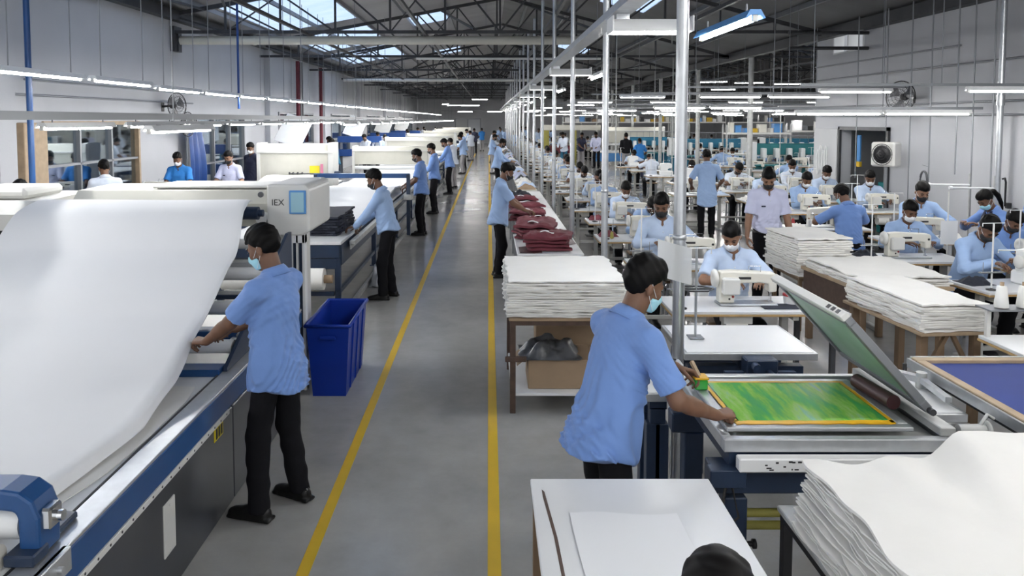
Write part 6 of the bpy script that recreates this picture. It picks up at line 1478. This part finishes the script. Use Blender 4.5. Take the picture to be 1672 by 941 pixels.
t = thing('cone_rack', 'grey rack with white thread cones above the overlock table at the right edge', 'rack', (4.05, 5.46, .781)); b = MB(); b.box(-.48, -.09, .20, .36, .09, .212, .003); b.build('shelf', 'steel_grey', t)
for x in (-.44, .32): b = MB(); b.box(x - .015, -.015, 0, x + .015, .015, .20); b.build('post', 'off_white', t)
b = MB(); b.cyl((-.1, .05, .212), (-.1, .05, .62), .008, n=8); b.tube([(-.35, .05, .60), (-.35, .05, .62), (.2, .05, .62), (.2, .05, .6)], .005, 6); b.build('guide_pole', 'white_paint', t)
for k, x in enumerate((-.36, -.20, -.04, .12)): cone('thread', 'tall white thread cone on the grey rack, %s from its left end' % ORD[k], (4.05 + x, 5.44, .994), s=1.25)
b = MB(); b.grid(lambda u, v: (-.1 + .2 * u, .0 - .01 * math.sin(u * 3), -.14 + .28 * v), 6, 6, .002); o = tag(b.build('paper_sheet', 'paper'), 'white paper sheet hung before the machine beside the woman with a ponytail', 'paper'); o.location = (5.42, 8.95, 1.02)
t = thing('paper_post', 'thin post that holds the white paper sheet on the right', 'post', (5.42, 8.98, 0)); b = MB(); b.cyl((0, .0, .0), (0, .0, 1.5), .008, n=8); b.build('rod', 'off_white', t); b = MB(); b.lathe([(.07, 0), (.07, .01), (.01, .02)], (0, 0, 0), 14); b.build('foot', 'steel_grey', t)
# second block of sewing places further right and back
cb_ = 'in the middle right block'
for i, (x, y, op, sh) in enumerate(((5.55, 13.1, 'sew_a', 'shirt_sky'), (6.77, 13.2, 'sew_c', 'shirt_pale'), (5.5, 14.9, 'sew_d', None), (6.7, 14.9, 'sew_a', None), (5.55, 16.9, 'sew_b', 'shirt_white'), (6.8, 16.8, 'sew_c', 'shirt_white'))):
    station(x, y, PI, None, '%s %s' % (('front left', 'front right', 'middle left', 'middle right', 'rear left', 'rear right')[i], cb_), op, None, heap=('navy_fabric', 4, .3) if i % 2 else ('cotton', 2, .35), shirt=sh, sc=1.05, mx=-.05)
gi_ = 0
for y in (19.2, 21.4, 23.6, 25.8, 28.2, 30.6):
    for x in (5.0, 8.4, 10.6, 13.0):
        gi_ += 1; r_ = PI if gi_ % 3 else 0
        if abs(x - 5.0) < .1 and y > 27: continue
        station(x + rnd.uniform(-.15, .15), y + rnd.uniform(-.1, .1), r_, None, 'in the crowded far right sewing floor', ('sew_a', 'sew_b', 'sew_c', 'sew_d')[gi_ % 4] if gi_ % 5 else None, True, shirt=('shirt_white', 'shirt_sky', 'shirt_pale', None)[(gi_ // 2) % 4], kind='over' if gi_ % 4 == 1 else 'lock', heap=(('cotton', 2, .3), ('navy_fabric', 4, .3), None)[gi_ % 3])
for y in (36, 40, 44, 49, 54, 60):
    for x in (3.6, 5.6, 8.5, 11.5, 14.5):
        if y < 41 and 3 < x < 9: continue
        gi_ += 1
        station(x + rnd.uniform(-.2, .2), y + rnd.uniform(-.3, .3), PI, None, 'in the crowded far right sewing floor', ('sew_a', 'sew_b', 'sew_c', 'sew_d')[gi_ % 4], True, shirt=('shirt_white', 'shirt_sky', 'shirt_pale', None)[gi_ % 4], stool=False)
worker('man in black jacket and grey trousers seen from behind on the far right', (5.85, 32.6, 0), -4, 1.03, vox=.013, lean=1, nod=6, seed=41, shirt='black_cloth', sleeve=1.95, trouser='grey_trouser', hem=-.06)
worker('man in bright blue polo shirt beside the man in the black jacket', (6.05, 30.6, 0), 8, .93, vox=.013, lean=2, nod=12, seed=42, shirt='polo_blue', sleeve=.85, trouser='navy_trouser', hem=-.1, armL=dict(t=(-.24, .24, .98), curl=.5), armR=dict(t=(.24, .24, .98), curl=.5))
for i, (x, y, a, s, t_) in enumerate(((3.6, 36.5, 150, 'shirt_white', 'teal_top'), (4.5, 37.5, 200, 'navy_top', 'grey_trouser'), (5.2, 36.9, 160, 'shirt_lilac', None), (1.5, 45, 170, 'shirt_sky', None), (1.2, 52, 190, 'shirt_sky', None), (2.4, 55, 180, 'shirt_white', None), (.9, 62, 180, 'shirt_sky', None), (.9, 58, 180, 'shirt_sky', None), (3.3, 51.8, 200, 'shirt_pale', None), (3.0, 70, 180, 'shirt_sky', None), (3.1, 64.5, 180, 'shirt_sky', None), (4.6, 57, 190, 'shirt_sky', None))):
    someone('stand_a' if i % 2 else 'stand_b', (x, y, 0), R(a), ('%s standing by the olive frame machine far right' % ('white shirted worker', 'navy topped worker', 'lilac shirted worker')[i]) if i < 3 else 'tiny worker standing in the crowd at the far end of the sewing rows', None if i < 3 else 'crowd at the far end of the rows', s, trouser=t_)
# left wall people
worker('worker with dark mask behind the white sewing machine at the far left edge', (-5.62, 9.35, 0), 178, .96, vox=.011, lean=12, nod=30, seed=51, mask='mask_black', shirt='shirt_blue', sleeve=1.95)
station(-5.3, 8.3, PI, None, 'at the far left edge beside the white sheet', None, None, mx=.1, heap=('navy_fabric', 4, .35))
worker('worker in white shirt seen from behind before the brown framed window', (-6.0, 11.95, 0), 28, 1.0, vox=.011, lean=6, nod=18, turn=16, seed=52, mask='mask_blue', shirt='shirt_white', sleeve=1.95, armL=dict(t=(-.2, .34, 1.0), curl=.4), armR=dict(t=(.2, .34, 1.0), curl=.4))
work_table('white side table at the brown framed window before the worker in white', -6.85, -5.7, 12.45, 13.15, .95, 'table_white', 'steel_grey', 'steel_grey')
worker('worker in bright blue polo with white mask at a machine by the left wall', (-6.05, 15.0, 0), 178, 1.0, vox=.011, lean=7, nod=22, seed=53, mask='mask_white', shirt='polo_blue', sleeve=.8, armL=dict(t=(-.2, .36, .98), curl=.4), armR=dict(t=(.16, .38, .98), curl=.4))
o = thing('sewing_table', 'white topped sewing table of the worker in bright blue polo', 'table', (-6.1, 14.3, 0), PI); [dup(c, parent=o) for c in kids(PROTO['table'])]; o.scale = (1, 1, 1.15)
put('lock', make_machine, (-6.2, 14.3, .90), PI, 'cream sewing machine before the worker in bright blue polo')
worker('worker in lilac shirt with black mask left of the stickered carriage', (-5.22, 15.5, 0), 170, 1.0, vox=.011, lean=6, nod=18, seed=54, mask='mask_black', shirt='shirt_lilac', sleeve=.85, badge=1, skin='skin_pale', armL=dict(t=(-.24, .32, .98), curl=.4), armR=dict(t=(.2, .36, .98), curl=.4))
worker('worker in navy jacket standing by the glass partition on the left', (-5.75, 18.6, 0), 150, 1.04, vox=.011, lean=2, nod=14, turn=14, seed=55, mask='mask_white', shirt='navy_top', sleeve=1.95, trouser='grey_trouser', badge=1)
worker('worker whose dark hair only shows above the white sheet', (-3.94, 8.02, 0), 180, .97, vox=.012, lean=16, nod=48, seed=56, mask='mask_white', shirt='shirt_blue', sleeve=1.95)
someone('stand_a', (-5.15, 25.8, 0), R(120), 'worker in teal top beside the end of the stickered carriage', None, 'teal_top')
for i, (x, y, a, s) in enumerate(((-5.9, 29, 100, 'shirt_white'), (-5.0, 31.5, 150, 'shirt_white'), (-4.5, 33, 200, 'shirt_pale'), (-5.3, 37, 170, 'shirt_white'), (-4.6, 44, 180, 'shirt_white'), (-5.0, 48, 150, 'navy_top'), (-4.4, 53, 180, 'shirt_white'), (-5.1, 57, 120, 'navy_top'), (-4.2, 62, 180, 'maroon'), (-5.4, 64, 180, 'shirt_white'), (-4.7, 67, 200, 'shirt_lilac'))):
    someone('stand_b' if i % 2 else 'stand_a', (x, y, 0), R(a), 'distant worker among the far tables by the left wall', 'distant workers by the left wall', s)
# head at the bottom edge
o = worker('dark haired head of a worker at the bottom edge before the nearest white table', (.47, 1.36, 0), -4, 1.0, sit=True, pelvis=(0, 0, .665), vox=.0085, lean=12, nod=24, seed=61, mask='mask_blue', shirt='shirt_blue', armL=dict(t=(-.2, .46, .90), curl=.4), armR=dict(t=(.18, .46, .90), curl=.4), footL=(-.13, .28, .06, 0), footR=(.13, .28, .06, 0))
put('stool', make_stool, (.47, 1.34, 0), 0, 'stool of the worker at the bottom edge', sc=(1, 1, 1.1))
# ---- far right machinery
def embroidery(label, x, y, w, m='teal', top=1.5):
    t = thing('embroidery_machine', label, 'machine', (x, y, 0))
    b = MB(); b.box(-w / 2, -.3, .1, w / 2, .3, .72, .02); b.build('base', m, t); b = MB(); b.box(-w / 2, -.55, .74, w / 2, .2, .78, .006); b.build('table_board', 'teal_green', t)
    b = MB(); b.box(-w / 2, .1, 1.1, w / 2, .42, top, .03); b.build('beam', m, t)
    for s in (-1, 1): b = MB(); b.box(s * (w / 2 - .12) - .12, .0, .72, s * (w / 2 - .12) + .12, .45, top + .05, .02); b.build('upright', 'white_paint', t)
    for k in range(int(w / .45) - 1): b = MB(); xx = -w / 2 + .45 * (k + 1); b.box(xx - .07, -.18, 1.0, xx + .07, .10, 1.34, .02); b.box(xx - .025, -.16, .82, xx + .025, -.1, 1.0); b.build('head', 'white_paint', t)
    b = MB(); b.box(-w / 2, .15, top + .25, w / 2, .22, top + .28); [b.cyl((-w / 2 + .3 * k, .18, top), (-w / 2 + .3 * k, .18, top + .26), .006, n=5) for k in range(1, int(w / .3))]; b.build('thread_rail', 'steel_grey', t)
for i, (x, y, w, m) in enumerate(((9.6, 33.5, 3.4, 'teal'), (13.6, 33.8, 3.2, 'teal'), (10.5, 26.9, 2.6, 'teal_green'), (7.9, 36.5, 2.8, 'teal'), (17, 34, 3, 'teal'), (17.2, 28.9, 2.6, 'teal'))):
    embroidery('%s teal embroidery machine on the far right floor' % ('first', 'second', 'low green', 'leftmost', 'rightmost', 'middle')[i], x, y, w, m)
carriage('long cream quilting machine behind the man in the black jacket', 6.0, 9.0, 39.2, 1.15, 1.95, depth=.9)
t = thing('machine_table', 'white and blue feed table of the cream quilting machine', 'table', (6.6, 37.9, 0)); b = MB(); b.box(-1.5, -.6, .72, 1.6, .6, .78, .006); b.build('top', 'table_white', t); b = MB(); b.box(-1.5, -.58, .3, 1.6, -.52, .70, .004); b.build('front_panel', 'blue_light', t)
for x in (-1.4, 1.5): b = MB(); b.box(x - .05, -.5, 0, x + .05, .5, .72); b.build('leg', 'steel_grey', t)
t = thing('olive_machine', 'olive yellow framed machine left of the cream quilting machine', 'machine', (3.9, 42.2, 0))
for x in (-.75, .75): b = MB(); b.box(x - .14, -.5, 0, x + .14, .5, 1.75, .02); b.build('upright', 'olive', t)
b = MB(); b.box(-.95, -.5, 1.75, 2.2, .5, 2.05, .02); b.build('top_beam', 'beige', t); b = MB(); b.box(-.6, -.4, .5, .6, .4, .9, .02); b.build('bed', 'maroon', t)
def rack(label, x, y, w, h, seed, items, igroup):
    t = thing('storage_rack', label, 'rack', (x, y, 0)); rs = random.Random(seed)
    for s in (-1, 1):
        for d in (-.25, .25): b = MB(); b.box(s * w / 2 - .025, d - .025, 0, s * w / 2 + .025, d + .025, h); b.build('post', 'alu_dull', t)
    zs = (.4, 1.0, h - .35)
    for z in zs: b = MB(); b.box(-w / 2, -.28, z - .02, w / 2, .28, z + .05, .003); b.build('shelf', 'off_white', t)
    xx = -w / 2 + .15
    k = 0
    if 'distant' in label: t['group'] = 'distant racks'
    while xx < w / 2 - .2:
        ww, hh = rs.uniform(.12, .34), rs.uniform(.16, .42); m = rs.choice(['white_paint', 'cream', 'dark', 'card', 'grey_bag', 'white_paint', 'blue_light', 'yellow', 'off_white'])
        key = ('item', m)
        def mk(m=m):
            q = thing('storage_box', 'x', 'box'); b = MB(); b.box(-.12, -.15, 0, .12, .15, .26, .008); b.build('body', m, q); b = MB(); b.box(-.125, -.155, .26, .125, .155, .30, .006); b.build('lid', m, q); return q
        put(key, mk, (x + xx + ww / 2, y, zs[2] + .051), 0, 'small box or bundle on top of the far racks', 'boxes on the far racks', sc=(ww / .24, 1, hh / .3)); xx += ww + rs.uniform(.02, .14)
rack('tall rack with boxes on top beyond the white right wall', 10.2, 29.2, 2.4, 2.15, 1, None, None)
rack('rack with boxes far behind the second teal machine', 13.6, 31.4, 2.6, 2.2, 2, None, None)
for i, x in enumerate((6.2, 9.6, 13.0, 16.6)): rack('distant rack at the back of the right floor', x, 47.5, 3.2, 2.5, 10 + i, None, None)
# ---- doorway corner on the right
t = thing('blower_unit', 'white blower unit with a round dark grille beside the right doorway', 'blower', (7.10, 13.75, 1.72), R(-58))
b = MB(); b.box(-.22, -.05, -.22, .22, .20, .22, .03); b.build('housing', 'off_white', t)
b = MB(); [b.tube([(r_ * math.cos(2 * PI * i / 26), -.06 - .03 * (r_ < .1), r_ * math.sin(2 * PI * i / 26)) for i in range(26)], .006, 5, True) for r_ in (.19, .14, .09, .045)]; [b.cyl((0, -.09, 0), (.19 * math.cos(a * PI / 6), -.06, .19 * math.sin(a * PI / 6)), .003, n=4) for a in range(12)]; b.build('grille', 'dark', t)
b = MB(); b.lathe([(.001, -.058), (.165, -.056), (.165, -.05)], (0, 0, 0), 24, 'y'); b.build('dark_mouth', 'dark', t)
b = MB(); b.cyl((.0, .08, -1.72), (0, .08, -.22), .03, n=10); b.box(-.2, -.1, -1.72, .2, .24, -1.69); b.build('stand', 'steel_grey', t)
t = thing('side_cabinet', 'teal green cabinet seen through the right doorway', 'cabinet', (8.45, 15.2, 0)); b = MB(); b.box(-.35, -.6, 0, .35, .7, 1.05, .02); b.build('body', 'teal_green', t); b = MB(); b.box(-.37, -.58, .1, -.35, .02, .95, .004); b.build('door', 'teal_green', t); b = MB(); b.box(-.37, .06, .1, -.35, .68, .95, .004); b.build('door', 'teal_green', t)
t = thing('hanging_cloth', 'small blue and yellow cloth hanging in the right doorway', 'cloth', (7.72, 15.95, 1.72)); b = MB(); b.box(-.02, -.06, -.25, .02, .06, .3, .008); b.build('cloth', 'blue_light', t); b = MB(); b.box(-.03, -.08, -.36, .03, .05, -.25, .008); b.build('yellow_end', 'yellow', t)
t = thing('hanging_cable_hanks', 'white cable hanks hung on the grey sliding leaf beside the right doorway', 'cables', (7.38, 17.0, 1.5)); b = MB()
for k in range(4): b.tube([(.0, -.25 + .13 * k + .05 * math.cos(a / 10 * 2 * PI), -.1 * (k % 2) + .28 * math.sin(a / 10 * 2 * PI)) for a in range(10)], .012, 5, True)
b.build('hank', 'white_paint', t)
t = thing('oval_frame', 'small rounded wire frame on a stand by the white right wall', 'frame', (7.15, 12.55, 0)); b = MB(); b.tube([(.0, .10 * math.cos(2 * PI * i / 20), 1.35 + .15 * math.sin(2 * PI * i / 20)) for i in range(20)], .018, 6, True); b.build('hoop', 'grey_bag', t); b = MB(); b.cyl((0, 0, 0), (0, 0, 1.2), .012, n=8); b.tube([(0, -.14, 1.22), (0, -.14, 1.58), (0, .05, 1.6)], .006, 5); b.build('stand', 'steel_grey', t)
for i, y in enumerate((11.3, 10.75)):
    t = thing('bracket_post', '%s slim post with a side arm before the white right wall' % ('first', 'second')[i], 'post', (7.12, y, 0)); b = MB(); b.cyl((0, 0, 0), (0, 0, 1.55), .012, n=8); b.build('post', 'alu_dull', t); b = MB(); b.cyl((0, 0, 1.38), (-.55, .1, 1.38), .014, n=8); b.cyl((-.57, .1, 1.38), (-.53, .1, 1.38), .026, n=8); b.build('side_arm', 'white_paint', t)
t = thing('wall_hook', 'black hooked lamp arm on the white right wall', 'hook', (7.42, 10.95, 1.35)); b = MB(); b.tube([(0, 0, -.25), (0, 0, .1), (-.03, -.02, .16), (-.08, -.05, .15)], .014, 6); b.build('arm', 'dark', t); b = MB(); b.box(.02, -.03, -.28, .08, .03, -.2, .004); b.build('plate', 'dark', t)

# ------------------------------------------------------------------ camera, light, colour
f_px, cx, hz, pitch, H = 1250.0, 798.0, 195.0, R(3.5), 2.35
cy = hz + f_px * math.tan(pitch)
cam = bpy.data.cameras.new('camera'); co = bpy.data.objects.new('camera', cam); COL.objects.link(co)
co.location = (0, 0, H); co.rotation_euler = (PI / 2 - pitch, 0, 0)
cam.sensor_width = 36; cam.lens = f_px / 1672 * 36; cam.shift_x = (836 - cx) / 1672; cam.shift_y = (cy - 470.5) / 1672; cam.clip_start = .05; cam.clip_end = 300
SC.camera = co
w = bpy.data.worlds.new('world'); SC.world = w; w.use_nodes = True
bg = w.node_tree.nodes['Background']; bg.inputs[0].default_value = (.95, .97, 1.0, 1); bg.inputs[1].default_value = SKY
vs = SC.view_settings; vs.view_transform = 'Standard'; vs.look = 'None'; vs.gamma = 1; vs.use_curve_mapping = False; vs.exposure = EXPO
SC.cycles.max_bounces = 8; SC.cycles.diffuse_bounces = 4; SC.cycles.glossy_bounces = 3; SC.cycles.transmission_bounces = 4; SC.cycles.transparent_max_bounces = 6
SC.cycles.use_denoising = True; SC.cycles.sample_clamp_indirect = 6; SC.cycles.caustics_reflective = False; SC.cycles.caustics_refractive = False
SC.cycles.use_light_tree = True
bpy.context.view_layer.update()
